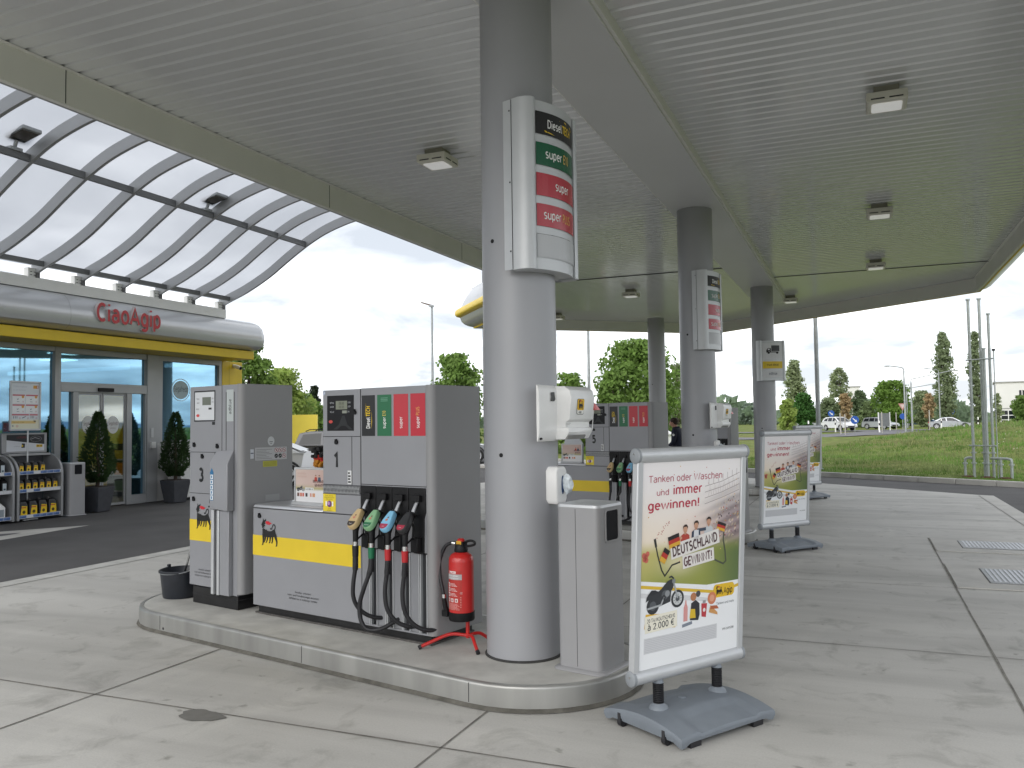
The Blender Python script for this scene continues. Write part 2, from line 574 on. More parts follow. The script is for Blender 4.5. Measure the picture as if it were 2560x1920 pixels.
# a plain rounded stroke alphabet: advance, strokes; cap height .7, x-height .5
GL = {
    'a': (.48, [[(.39, 0)] + arc(.24, .34, .15, .16, 0, 145), [(.39, .29), (.22, .29)] + arc(.21, .145, .14, .145, 90, 270) + [(.30, .02), (.39, .10)]]),
    'b': (.50, [[(.08, .72), (.08, 0)], ell(.25, .25, .17, .25)]), 'c': (.42, [arc(.25, .25, .18, .25, 50, 310)]),
    'd': (.50, [[(.42, .72), (.42, 0)], ell(.25, .25, .17, .25)]), 'e': (.48, [[(.08, .27), (.41, .27)] + arc(.245, .25, .17, .25, 5, 315)]),
    'f': (.30, [[(.11, 0), (.11, .57)] + arc(.23, .57, .12, .15, 180, 80), [(.02, .48), (.27, .48)]]),
    'g': (.50, [ell(.25, .25, .17, .25), [(.42, .5), (.42, -.06)] + arc(.25, -.06, .17, .15, 0, -145)]),
    'h': (.49, [[(.08, .72), (.08, 0)], [(.08, .30)] + arc(.24, .33, .16, .17, 170, 0) + [(.40, 0)]]),
    'i': (.18, [[(.09, .5), (.09, 0)], [(.09, .64), (.09, .72)]]), 'j': (.2, [[(.11, .5), (.11, -.1), (.03, -.2)], [(.11, .64), (.11, .72)]]),
    'k': (.44, [[(.08, .72), (.08, 0)], [(.38, .5), (.10, .24)], [(.18, .31), (.40, 0)]]), 'l': (.22, [[(.08, .72), (.08, .09), (.11, .02), (.19, .0)]]),
    'm': (.74, [[(.08, .5), (.08, 0)], [(.08, .30)] + arc(.225, .34, .145, .16, 170, 0) + [(.37, 0)], [(.37, .30)] + arc(.515, .34, .145, .16, 170, 0) + [(.66, 0)]]),
    'n': (.49, [[(.08, .5), (.08, 0)], [(.08, .30)] + arc(.24, .33, .16, .17, 170, 0) + [(.40, 0)]]), 'o': (.50, [ell(.25, .25, .18, .25)]),
    'p': (.50, [[(.08, .5), (.08, -.2)], ell(.25, .25, .17, .25)]), 'q': (.50, [[(.42, .5), (.42, -.2)], ell(.25, .25, .17, .25)]),
    'r': (.32, [[(.08, .5), (.08, 0)], [(.08, .32)] + arc(.24, .32, .16, .18, 170, 75)]),
    's': (.40, [arc(.2, .37, .13, .13, 40, 270) + arc(.2, .125, .14, .125, 90, -140)[1:]]),
    't': (.32, [[(.12, .64), (.12, .13)] + arc(.24, .13, .12, .13, 180, 290), [(.02, .48), (.28, .48)]]),
    'u': (.49, [[(.08, .5), (.08, .17)] + arc(.24, .17, .16, .17, 180, 350), [(.41, .5), (.41, 0)]]), 'v': (.42, [[(.04, .5), (.21, 0), (.38, .5)]]),
    'w': (.66, [[(.04, .5), (.18, 0), (.33, .46), (.48, 0), (.62, .5)]]), 'x': (.42, [[(.05, .5), (.37, 0)], [(.37, .5), (.05, 0)]]),
    'y': (.42, [[(.04, .5), (.21, .02)], [(.38, .5), (.18, -.1), (.06, -.2)]]), 'z': (.40, [[(.05, .48), (.34, .48), (.05, .02), (.36, .02)]]),
    'A': (.56, [[(.03, 0), (.28, .7), (.53, 0)], [(.11, .22), (.45, .22)]]), 'B': (.52, [[(.08, 0), (.08, .68), (.26, .68)] + arc(.27, .52, .15, .16, 90, -90) + [(.10, .36)], [(.26, .36)] + arc(.28, .19, .18, .17, 90, -90) + [(.08, .02)]]),
    'C': (.54, [arc(.31, .35, .24, .34, 52, 308)]), 'D': (.58, [[(.08, .68), (.08, .02), (.24, .02)] + arc(.26, .35, .25, .33, -90, 90) + [(.08, .68)]]),
    'E': (.46, [[(.42, .68), (.08, .68), (.08, .02), (.42, .02)], [(.08, .36), (.38, .36)]]), 'F': (.44, [[(.42, .68), (.08, .68), (.08, 0)], [(.08, .36), (.37, .36)]]),
    'G': (.58, [arc(.31, .35, .24, .34, 52, 330) + [(.53, .33), (.34, .33)]]), 'H': (.58, [[(.08, .7), (.08, 0)], [(.50, .7), (.50, 0)], [(.08, .36), (.50, .36)]]),
    'I': (.20, [[(.10, .7), (.10, 0)]]), 'J': (.36, [[(.28, .7), (.28, .16), (.2, .02), (.06, .03)]]), 'K': (.52, [[(.08, .7), (.08, 0)], [(.46, .7), (.10, .32)], [(.20, .42), (.49, 0)]]),
    'L': (.42, [[(.08, .7), (.08, .02), (.40, .02)]]), 'M': (.70, [[(.08, 0), (.08, .68), (.35, .15), (.62, .68), (.62, 0)]]), 'N': (.60, [[(.08, 0), (.08, .68), (.52, .02), (.52, .7)]]),
    'O': (.62, [ell(.31, .35, .24, .34)]), 'P': (.50, [[(.08, 0), (.08, .68), (.26, .68)] + arc(.27, .50, .17, .18, 90, -90) + [(.08, .32)]]), 'Q': (.62, [ell(.31, .35, .24, .34), [(.38, .15), (.54, -.02)]]),
    'R': (.52, [[(.08, 0), (.08, .68), (.26, .68)] + arc(.27, .51, .16, .17, 90, -90) + [(.08, .34)], [(.27, .34), (.47, 0)]]),
    'S': (.50, [arc(.25, .52, .17, .165, 40, 270) + arc(.25, .18, .19, .175, 90, -145)[1:]]), 'T': (.50, [[(.02, .68), (.48, .68)], [(.25, .68), (.25, 0)]]),
    'U': (.58, [[(.08, .7), (.08, .23)] + arc(.29, .23, .21, .22, 180, 360) + [(.50, .7)]]), 'V': (.54, [[(.03, .7), (.27, 0), (.51, .7)]]), 'W': (.80, [[(.03, .7), (.20, 0), (.40, .64), (.60, 0), (.77, .7)]]),
    'X': (.52, [[(.04, .7), (.48, 0)], [(.48, .7), (.04, 0)]]), 'Y': (.52, [[(.03, .7), (.26, .32), (.49, .7)], [(.26, .32), (.26, 0)]]), 'Z': (.50, [[(.05, .68), (.44, .68), (.05, .02), (.46, .02)]]),
    '0': (.48, [ell(.24, .35, .17, .34)]), '1': (.40, [[(.07, .54), (.25, .69), (.25, 0)]]), '2': (.46, [arc(.22, .50, .16, .19, 165, -20) + [(.06, .02), (.40, .02)]]),
    '3': (.46, [arc(.21, .52, .15, .165, 150, -90), arc(.21, .18, .18, .175, 90, -150)]), '4': (.50, [[(.36, 0), (.36, .69), (.04, .19), (.46, .19)]]),
    '5': (.46, [[(.38, .68), (.11, .68), (.085, .36)] + arc(.21, .22, .18, .215, 125, -145)]), '6': (.48, [ell(.24, .21, .17, .20), [(.07, .22), (.10, .42), (.20, .60), (.36, .69)]]),
    '7': (.44, [[(.05, .68), (.39, .68), (.16, 0)]]), '8': (.48, [ell(.24, .52, .14, .165), ell(.24, .18, .17, .175)]), '9': (.48, [ell(.24, .48, .17, .20), [(.41, .47), (.38, .26), (.28, .09), (.12, 0)]]),
    '.': (.18, [[(.09, 0), (.09, .08)]]), ',': (.18, [[(.10, .08), (.06, -.08)]]), '!': (.20, [[(.10, .7), (.10, .2)], [(.10, 0), (.10, .08)]]), '-': (.30, [[(.05, .28), (.25, .28)]]), ':': (.18, [[(.09, 0), (.09, .08)], [(.09, .4), (.09, .48)]]),
    '/': (.32, [[(.02, -.08), (.30, .74)]]), '€': (.52, [arc(.32, .35, .21, .34, 55, 305), [(.02, .42), (.40, .42)], [(.02, .28), (.38, .28)]]), ' ': (.24, []),
}
GL['à'] = (GL['a'][0], GL['a'][1] + [[(.14, .72), (.26, .60)]])
for _b, _c in (('a', 'ä'), ('o', 'ö'), ('u', 'ü'), ('O', 'Ö')):
    _y = .62 if _b.islower() else .78
    GL[_c] = (GL[_b][0], GL[_b][1] + [[(GL[_b][0] * .3, _y), (GL[_b][0] * .3, _y + .08)], [(GL[_b][0] * .68, _y), (GL[_b][0] * .68, _y + .08)]])
GL['ß'] = (.50, [[(.08, 0), (.08, .55)] + arc(.22, .55, .14, .15, 180, -60) + [(.22, .38), (.36, .30), (.42, .16), (.34, .02), (.20, .0)]])


def ribbon(pts, w):
    """mitred strip along a polyline: vertices and quads"""
    p = [Vector(q) for q in pts]
    q = [p[0]]
    for a in p[1:]:
        if (a - q[-1]).length > 1e-5:
            q.append(a)
    p = q
    if len(p) < 2:
        return [], []
    closed = len(p) > 3 and (p[0] - p[-1]).length < 1e-4
    if closed:
        p = p[:-1]
    n = len(p)
    vs = []
    for i in range(n):
        d1 = (p[i] - p[i - 1]).normalized() if (i > 0 or closed) else (p[1] - p[0]).normalized()
        d2 = (p[(i + 1) % n] - p[i]).normalized() if (i < n - 1 or closed) else d1
        n1 = Vector((-d1.y, d1.x)); n2 = Vector((-d2.y, d2.x))
        k = n1 + n2
        k = k / max(.55, k.dot(n1))
        vs += [tuple(p[i] + k * w / 2), tuple(p[i] - k * w / 2)]
    m = n if closed else n - 1
    fs = [(2 * i, 2 * i + 1, 2 * ((i + 1) % n) + 1, 2 * ((i + 1) % n)) for i in range(m)]
    return vs, fs


def text_mesh(st, bold):
    k = (st, bold)
    if k in TXT:
        return TXT[k]
    w = .078 + 2.3 * bold
    x = 0; vs = []; fs = []; lv = []
    for ch in st:
        ad, strokes = GL[ch]
        for j, sk in enumerate(strokes):
            v, f = ribbon([(a + x, b) for a, b in sk], w)
            o = len(vs)
            vs += v; lv += [j] * len(v)
            fs += [tuple(o + i for i in q) for q in f]
        x += ad + .02 + bold * 1.2
    TXT[k] = (vs, fs, x, lv)
    return TXT[k]


CAP = .70
DOG = [[(.06, 1.02), (.10, 1.10), (.12, 1.24), (.16, 1.13), (.22, 1.14), (.30, 1.22), (.30, 1.12), (.22, 1.05), (.27, .99), (.20, .96), (.26, .86), (.18, .88),
        (.20, .79), (.14, .83), (.12, .75), (.07, .79), (.05, .88), (.01, .92)],
       [(.08, .74), (.15, .77), (.18, .73), (.23, .76), (.27, .70), (.33, .73), (.39, .67), (.52, .66), (.64, .68), (.74, .74), (.84, .74), (.89, .60), (.92, .48), (.84, .42),
        (.70, .41), (.55, .39), (.40, .38), (.25, .39), (.12, .38), (.08, .52)],
       [(.07, .52), (.21, .45), (.185, .22), (.13, .02), (.03, .0), (.08, .07), (.09, .22)],
       [(.22, .44), (.33, .44), (.285, .26), (.22, .15), (.15, .13), (.195, .19), (.21, .30)],
       [(.37, .44), (.48, .44), (.415, .25), (.34, .13), (.27, .12), (.32, .19), (.35, .30)],
       [(.52, .44), (.62, .44), (.595, .25), (.55, .13), (.47, .12), (.51, .19), (.52, .30)],
       [(.65, .44), (.75, .44), (.735, .25), (.70, .13), (.62, .12), (.66, .19), (.66, .30)],
       [(.76, .50), (.93, .56), (.985, .36), (1.015, .22), (.985, .02), (.89, .0), (.93, .08), (.93, .21), (.85, .34)]]
FLAME = [(.26, 1.05), (.34, 1.12), (.42, 1.10), (.47, 1.11), (.54, 1.06), (.60, 1.05), (.66, 1.02), (.57, .98), (.50, .94), (.43, .96), (.36, .95), (.30, 1.0)]


class Canvas:
    def __init__(s, mapf, step=.0006):
        s.mb = MB(); s.map = mapf; s.step = step

    def P(s, u, v, l):
        return s.map(u, v, s.step * l)

    def rect(s, u0, v0, u1, v1, m, l=1, nu=1):
        pts = []
        for k in range(nu):
            a = u0 + (u1 - u0) * k / nu; b = u0 + (u1 - u0) * (k + 1) / nu
            s.mb.add([s.P(a, v0, l), s.P(b, v0, l), s.P(b, v1, l), s.P(a, v1, l)], [(0, 1, 2, 3)], m)

    def poly(s, pts, m, l=1):
        s.mb.add([s.P(u, v, l) for u, v in pts], [tuple(range(len(pts)))], m)

    def rot(s, cu, cv, w, h, ang, m, l=1):
        c, sn = math.cos(ang), math.sin(ang)
        s.poly([(cu + x * c - y * sn, cv + x * sn + y * c) for x, y in ((-w / 2, -h / 2), (w / 2, -h / 2), (w / 2, h / 2), (-w / 2, h / 2))], m, l)

    def disc(s, u, v, r, m, l=1, n=18, ry=None):
        ry = ry or r
        s.poly([(u + r * math.cos(2 * PI * k / n), v + ry * math.sin(2 * PI * k / n)) for k in range(n)], m, l)

    def rr(s, u0, v0, u1, v1, r, m, l=1):
        s.poly(rrect(u0, v0, u1, v1, r, 4), m, l)

    def ring(s, u, v, r, w, m, l=1, n=20, ry=None):
        ry = ry or r
        for k in range(n):
            a, b = 2 * PI * k / n, 2 * PI * (k + 1) / n
            q = [(u + rr_ * math.cos(t), v + rr_ * ry / r * math.sin(t)) for rr_, t in ((r - w, a), (r, a), (r, b), (r - w, b))]
            s.poly(q, m, l)

    def line(s, pts, w, m, l=1):
        v, f = ribbon(pts, w)
        s.mb.add([s.P(a, b, l) for a, b in v], f, m)

    def text(s, st, u, v, h, m, l=2, al='L', rot=0., sx=1., bold=0., width=None, shear=0.):
        vs, fs, w, lv = text_mesh(st, bold)
        k = h / CAP
        if width:
            sx = width / (w * k)
        o = {'L': 0, 'C': -w / 2, 'R': -w}[al]
        c, sn = math.cos(rot), math.sin(rot)
        pts = []
        for (x, y), j in zip(vs, lv):
            X = (x + o + shear * y) * k * sx; Y = y * k
            pts.append(s.P(u + X * c - Y * sn, v + X * sn + Y * c, l + .15 * j))
        s.mb.add(pts, fs, m)
        return w * k * sx

    def dog(s, u, v, w, mk, mr, l=2, sy=1., rot=0.):
        for i, pl in enumerate(DOG):
            s.poly([(u + x * w, v + y * w * sy) for x, y in pl], mk, l + .15 * i)
        s.poly([(u + x * w, v + y * w * sy) for x, y in FLAME], mr, l)
        tail = [(.79, .72), (.86, .82), (.86, .92), (.80, .98), (.73, .95), (.69, .86), (.65, .77), (.59, .76), (.57, .81)]
        s.line([(u + x * w, v + y * w * sy) for x, y in tail], w * .045, mk, l)

    def build(s, name, parent=None, off=None):
        if off is not None:
            o3 = Vector(off)
            s.mb.v = [tuple(Vector(p) - o3) for p in s.mb.v]
        return s.mb.build(name, parent, fix=False)


K_ = ink('#121214')
W_ = ink('#f0f0ee')
Y_ = ink('#e6c21a')
RD = ink('#c4232f')

# ------------------------------------------------------------------ ground, forecourt, roads
KN = Vector((.568, .823)); K0 = Vector((-1.136, 26.11)); KD = Vector((.823, -.568))


def sst(a, b, x):
    t = max(0, min(1, (x - a) / (b - a)))
    return t * t * (3 - 2 * t)


def terrain_z(x, y):
    d = (Vector((x, y)) - K0).dot(KN)
    t = (Vector((x, y)) - K0).dot(KD)
    side = sst(-14, -2, t + max(0, d) * .18)
    if d < 0:
        return -.06
    bumps = .05 * math.sin(x * .9 + y * .4) * math.sin(y * .7 - x * .3) + .03 * math.sin(x * 2.1) * math.sin(y * 1.7)
    h = .11 * sst(0, .25, d) + (1.12 * sst(1.2, 25, d) - .22 * sst(34, 78, d) - .75 * sst(104, 120, d)) * side
    return h + bumps * sst(2, 6, d) * (1 - sst(40, 60, d))


def make_ground():
    global grass_m
    grass_m = grass_mat()
    mb = MB()
    ds = [.155, .3, .6, 1.2] + [1.6 + .8 * k for k in range(50)] + [43, 47, 52, 58, 66, 76, 90, 110, 140, 190, 280, 450, 800, 1500, 2600]
    ts = [-2600, -1400, -700, -350, -180, -110, -75, -55] + [-45 + 1.0 * k for k in range(86)] + [46, 55, 70, 95, 130, 190, 300, 600, 1200, 2600]
    vs = []
    for d in ds:
        for t in ts:
            p = K0 + KD * t + KN * d
            vs.append((p.x, p.y, terrain_z(p.x, p.y)))
    n = len(ts)
    fs = [(j * n + k, j * n + k + 1, (j + 1) * n + k + 1, (j + 1) * n + k) for j in range(len(ds) - 1) for k in range(n - 1)]
    mb.add(vs, fs, grass_m, True)
    o = struct(mb.build('meadow_ground'))
    mb = MB()
    pts = []
    for k in range(48):
        a = 2 * PI * k / 48
        pts.append((2600 * math.cos(a), 2600 * math.sin(a), -.09))
    mb.poly(pts, grass_m)
    return struct(mb.build('outer_ground', fix=False))


make_ground()


def sheet(name, pts, z, m):
    mb = MB()
    mb.poly([(x, y, z) for x, y in pts], m)
    o = mb.build(name, fix=False)
    bm = bmesh.new(); bm.from_mesh(o.data)
    bmesh.ops.triangulate(bm, faces=bm.faces)
    bm.normal_update()
    for f in bm.faces:
        if f.normal.z < 0:
            f.normal_flip()
    bm.to_mesh(o.data); bm.free()
    return struct(o)


kl = lambda t, d=0: tuple(K0 + KD * t + KN * d)
sheet('asphalt_yard', [(-70, -30), (14, -30), kl(18.4), kl(0), kl(-26), (-24, 60), (-70, 60)], -.012, asphalt)
CONC = [(-8.85, -30), (2.56, -30), (2.56, 20.38), (2.24, 20.56), (-1.02, 23.28), (-4.6, 26.2), (-10.6, 21.0), (-8.85, 18.9)]
sheet('concrete_forecourt', CONC, 0.0, concrete)
sheet('concrete_edge_strip', [(2.27, -30), (2.55, -30), (2.55, 20.36), (2.28, 20.4)], .0045, concrete_light)
sheet('concrete_gutter', [(-8.84, -30), (-8.58, -30), (-8.58, 18.7), (-8.84, 18.86)], .0045, concrete_top)


def joints():
    mb = MB()

    def strip(a, b, w):
        a, b = Vector(a), Vector(b)
        n = max(2, int((b - a).length / .35))
        t = (b - a).normalized(); nn = Vector((-t.y, t.x))
        random.seed(int(abs(a.x * 100 + b.y * 10)))
        prev = None
        for k in range(n + 1):
            p = a + (b - a) * k / n + nn * random.uniform(-.002, .002)
            ww = w * random.uniform(.5, .85)
            q = (p + nn * ww / 2, p - nn * ww / 2)
            if prev:
                mb.poly([(prev[0].x, prev[0].y, .004), (prev[1].x, prev[1].y, .004), (q[1].x, q[1].y, .004), (q[0].x, q[0].y, .004)], joint_m)
            prev = q
    for x in (-2.08, -4.56):
        strip((x, -6), (x, 24.5), .020)
    strip((-7.2, 8.9), (-7.2, 19), .014)
    strip((.82, -6), (.82, 13.1), .024)
    strip((-8.58, 3.955), (-2.08, 3.955), .018)
    strip((-2.08, 3.955), (2.27, 3.955), .016)
    strip((-2.08, 6.78), (2.27, 6.79), .012)
    strip((-8.58, 9.25), (-4.56, 9.25), .013)
    strip((-4.56, 9.4), (2.27, 9.36), .014)
    strip((.82, 10.86), (2.27, 10.84), .016)
    strip((-8.58, 14.6), (2.27, 14.6), .012)
    strip((-4.56, 19.6), (2.27, 19.6), .012)
    strip((2.27, -6), (2.27, 20.3), .010)
    strip((-8.58, -6), (-8.58, 18.7), .012)
    return struct(mb.build('concrete_joints', fix=False))


joints()


def oil_stain():
    mb = MB()
    m = mt('damp_stain', (.17, .165, .15), .55, 0, .12, 14)
    random.seed(3)
    def blob(cx, cy, rx, ry, n=34, z=.0042):
        pts = []
        for k in range(n):
            a = 2 * PI * k / n
            j = 1 + .10 * math.sin(3 * a + 1) + .06 * math.sin(7 * a) + random.uniform(-.03, .03)
            pts.append((cx + rx * j * math.cos(a), cy + ry * j * math.sin(a), z))
        mb.poly(pts, m)
    blob(-3.63, 3.89, .15, .085)
    return struct(mb.build('oil_stain', fix=False))


oil_stain()


def cover(name, x0, y0, x1, y1, label):
    t = thing(name, label, 'manhole cover', ((x0 + x1) / 2, (y0 + y1) / 2, 0), 0, 'chamber covers in the forecourt')
    cx, cy = (x0 + x1) / 2, (y0 + y1) / 2
    slab = MB((cx, cy, 0)); slab.box(x0, y0, .0, x1, y1, .012, concrete_light)
    slab.build('surround_slab', t, .003)
    lid = MB((cx, cy, 0))
    i = .33
    lid.box(x0 + i, y0 + .3, .0125, x1 - i, y1 - .25, .018, steel)
    n = 16
    for k in range(n):
        xx = x0 + i + .05 + (x1 - x0 - 2 * i - .1) * k / (n - 1)
        lid.box(xx - .012, y0 + .34, .018, xx + .012, y1 - .29, .022, mt('cover_steel', (.44, .46, .5), .4, .4, .1, 20))
    lid.build('lid', t)
    g = MB((cx, cy, 0))
    for a, b, c, d in ((x0 + i - .012, y0 + .288, x0 + i, y1 - .238), (x0 + i, y0 + .288, x1 - i, y0 + .3), (x1 - i, y0 + .288, x1 - i + .012, y1 - .238), (x0 + i, y1 - .25, x1 - i, y1 - .238)):
        g.box(a, b, .012, c, d, .0145, mt('lid_gap_grey', (.14, .14, .14), .8, 0, .2, 10))
    g.build('lid_gap', t)
    return t


cover('chamber_cover', .835, 11.85, 2.26, 13.08, 'ribbed steel chamber cover in a pale slab, the farther of the two')
cover('chamber_cover', .835, 9.40, 2.26, 10.82, 'ribbed steel chamber cover in a pale slab, the nearer of the two')


def road_kerb():
    mb = MB()
    t = -26.0
    while t < 18:
        a, b = t + .008, t + .992
        p = [kl(a, .0), kl(b, .0), kl(b, .16), kl(a, .16)]
        mb.hexa([(x, y, -.02) for x, y in p], [(x, y, .12) for x, y in p], concrete_light)
        t += 1.0
    return struct(mb.build('road_kerb', bevel=.012))


road_kerb()


def far_road():
    mb = MB()
    # the road on the embankment, crossing the right half of the view
    cl = [(-60, 84, 1.0), (-30, 96, 1.0), (-10, 98, 1.0), (4, 108, 1.0), (20, 117, 1.0), (50, 124, 1.0), (120, 130, 1.0)]
    for (a, b) in zip(cl[:-1], cl[1:]):
        for i in range(6):
            q = []
            for k in (i, i + 1):
                f = k / 6
                p = Vector((a[0] + (b[0] - a[0]) * f, a[1] + (b[1] - a[1]) * f))
                q.append(p)
            d = (Vector(b[:2]) - Vector(a[:2])).normalized(); n = Vector((-d.y, d.x)) * 3.4
            z = [terrain_z(*p) + .06 for p in q]
            mb.poly([(q[0].x - n.x, q[0].y - n.y, z[0]), (q[1].x - n.x, q[1].y - n.y, z[1]), (q[1].x + n.x, q[1].y + n.y, z[1]), (q[0].x + n.x, q[0].y + n.y, z[0])], asphalt_far)
    # slip road towards the station
    sl = [(-14, 62), (-6, 72), (0, 84), (4, 104)]
    for a, b in zip(sl[:-1], sl[1:]):
        for i in range(5):
            q = [Vector((a[0] + (b[0] - a[0]) * f / 5, a[1] + (b[1] - a[1]) * f / 5)) for f in (i, i + 1)]
            d = (Vector(b) - Vector(a)).normalized(); n = Vector((-d.y, d.x)) * 3
            z = [terrain_z(*p) + .04 for p in q]
            mb.poly([(q[0].x - n.x, q[0].y - n.y, z[0]), (q[1].x - n.x, q[1].y - n.y, z[1]), (q[1].x + n.x, q[1].y + n.y, z[1]), (q[0].x + n.x, q[0].y + n.y, z[0])], asphalt_far)
    return struct(mb.build('embankment_road', fix=False))


far_road()


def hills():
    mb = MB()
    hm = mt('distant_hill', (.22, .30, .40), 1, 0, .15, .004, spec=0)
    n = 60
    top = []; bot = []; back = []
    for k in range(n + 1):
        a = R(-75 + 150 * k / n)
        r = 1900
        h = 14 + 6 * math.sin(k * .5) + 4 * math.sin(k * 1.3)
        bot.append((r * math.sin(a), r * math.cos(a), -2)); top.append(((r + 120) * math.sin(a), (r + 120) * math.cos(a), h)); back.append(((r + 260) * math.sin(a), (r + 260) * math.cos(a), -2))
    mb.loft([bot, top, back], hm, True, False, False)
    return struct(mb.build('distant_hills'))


hills()


# ------------------------------------------------------------------ canopy over the pumps
CEIL = 4.85
FZ = 4.54
OUT = [(-6.36, 0.5), (2.53, 0.5), (2.53, 21.6), (-4.4, 27.9), (-10.53, 22.61), (-6.36, 17.78)]      # inner face of the fascia, anticlockwise; unseen near end cut short for front light


def offset_poly(pts, d):
    n = len(pts); res = []
    for i in range(n):
        a, b, c = Vector(pts[i - 1]), Vector(pts[i]), Vector(pts[(i + 1) % n])
        d1 = (b - a).normalized(); d2 = (c - b).normalized()
        n1 = Vector((d1.y, -d1.x)); n2 = Vector((d2.y, -d2.x))
        k = (n1 + n2)
        k = k / max(.25, k.dot(n1))
        res.append(b + k * d)
    return res


def xspan(y):
    xs = []
    n = len(OUT)
    for i in range(n):
        (x0, y0), (x1, y1) = OUT[i], OUT[(i + 1) % n]
        if (y0 - y) * (y1 - y) < 0:
            xs.append(x0 + (x1 - x0) * (y - y0) / (y1 - y0))
    return (min(xs), max(xs)) if len(xs) >= 2 else None


def canopy():
    t = thing('forecourt_canopy', 'large grey flat canopy with ribbed ceiling and yellow and silver fascia over the pumps', 'canopy', (-2, 9, 0))
    off = (-2, 9, 0)
    deck_m = mt('ceiling_sheet_paint', (.72, .73, .735), .22, .12, .03, .8, .05, 1.2, coat=.35)
    trim_m = mt('fascia_trim_paint', (.80, .80, .76), .5, 0, .03, 1.5)
    deck = MB(off)
    p = .17
    y = 0.52
    prof = [(0, 0), (.118, 0), (.128, .022), (.160, .022), (.170, 0)]
    rows = []
    while y < 27.8:
        for dy, dz in prof[:-1]:
            yy = y + dy
            sp = xspan(yy)
            if sp:
                rows.append((sp, yy, CEIL + dz))
        y += p
    for (s0, y0, z0), (s1, y1, z1) in zip(rows[:-1], rows[1:]):
        deck.add([(s0[0], y0, z0), (s0[1], y0, z0), (s1[1], y1, z1), (s1[0], y1, z1)], [(0, 3, 2, 1)], deck_m)
    deck.build('ceiling_deck', t, fix=False)
    roof = MB(off)
    o1 = offset_poly(OUT, .12)
    roof.hexa([(q.x, q.y, 5.70) for q in o1], [(q.x, q.y, 5.74) for q in o1], silver_panel)
    roof.hexa([(q[0], q[1], CEIL + .06) for q in OUT], [(q[0], q[1], CEIL + .09) for q in OUT], frame_grey)
    roof.build('roof', t, fix=False)

    def ring(name, prof, m, smooth=False, skip=()):
        mb = MB(off)
        for (d0, z0), (d1, z1) in zip(prof[:-1], prof[1:]):
            a = offset_poly(OUT, d0); b = offset_poly(OUT, d1)
            n = len(a)
            for i in range(n):
                if i in skip:
                    continue
                j = (i + 1) % n
                mb.add([(a[i].x, a[i].y, z0), (a[j].x, a[j].y, z0), (b[j].x, b[j].y, z1), (b[i].x, b[i].y, z1)], [(0, 1, 2, 3)], m, smooth)
        return mb.build(name, t)
    ring('fascia_inner_board', [(0, CEIL + .05), (0, FZ), (.055, FZ)], trim_m)
    ring('fascia_edge_bead', [(.055, FZ + .03), (.055, FZ - .012), (.085, FZ - .012), (.10, FZ + .03)], yellow, False, (5,))
    ring('fascia_edge_strip', [(.055, FZ + .012), (.055, FZ + .001), (.09, FZ + .001), (.10, FZ + .03)], frame_grey, False, (0, 1, 2, 3, 4))
    ring('fascia_lower_panel', [(.10, FZ + .03), (.20, FZ + .06), (.30, FZ + .12), (.38, FZ + .21), (.42, FZ + .34)], silver_panel)
    ring('fascia_yellow_band', [(.42, FZ + .34), (.50, FZ + .37), (.545, FZ + .43), (.55, FZ + .49), (.53, FZ + .56), (.48, FZ + .61), (.40, FZ + .63)], yellow, True)
    ring('fascia_upper_panel', [(.40, FZ + .63), (.34, FZ + .80), (.24, FZ + 1.0), (.12, FZ + 1.18)], silver_panel)
    # fascia board joints
    j = MB(off)
    for yy in (1.2, 5.15, 9.1, 13.05, 17.0):
        j.box(-6.3605, yy, FZ + .01, -6.358, yy + .008, CEIL, seam)
    j.build('board_joint', t)
    bm_ = MB(off)
    bmat = mt('beam_paint', (.68, .685, .69), .45, .05, .02, 1)
    bm_.box(-2.46, .55, 4.72, -1.72, 22.8, CEIL + .05, bmat)
    bm_.build('main_beam', t, .006)
    tr = MB(off)
    tr.box(-1.719, .55, 4.745, -1.69, 22.8, CEIL + .03, trim_m)
    tr.box(-2.49, .55, 4.745, -2.461, 22.8, CEIL + .03, trim_m)
    tr.build('beam_trim', t)
    jj = MB(off)
    ang = MB(off)
    a = offset_poly(OUT, -.02); b = offset_poly(OUT, -.05)
    n = len(a)
    for i in range(n):
        k = (i + 1) % n
        ang.add([(OUT[i][0], OUT[i][1], CEIL - .004), (OUT[k][0], OUT[k][1], CEIL - .004), (b[k].x, b[k].y, CEIL - .004), (b[i].x, b[i].y, CEIL - .004)], [(0, 1, 2, 3)], trim_m)
    ang.build('edge_angle', t)
    cr = MB(off)
    # the crossing line where the two ceiling fields meet
    cr.box(-6.3, 17.62, CEIL - .012, -2.5, 17.66, CEIL - .002, seam)
    cr.box(-1.69, 19.3, CEIL - .010, 2.5, 19.33, CEIL - .002, seam)
    cr.build('ceiling_joint', t)
    return t


canopy()

O1 = Vector((-2.065, 5.25, 0)); O2 = Vector((-2.10, 12.05, 0)); O3 = Vector((-2.10, 19.85, 0))
A_ = Vector((math.cos(ISL), -math.sin(ISL), 0)); B_ = Vector((math.sin(ISL), math.cos(ISL), 0))
IT = .155


def at(o, a, b, z=0.):
    return o + A_ * a + B_ * b + Vector((0, 0, z))


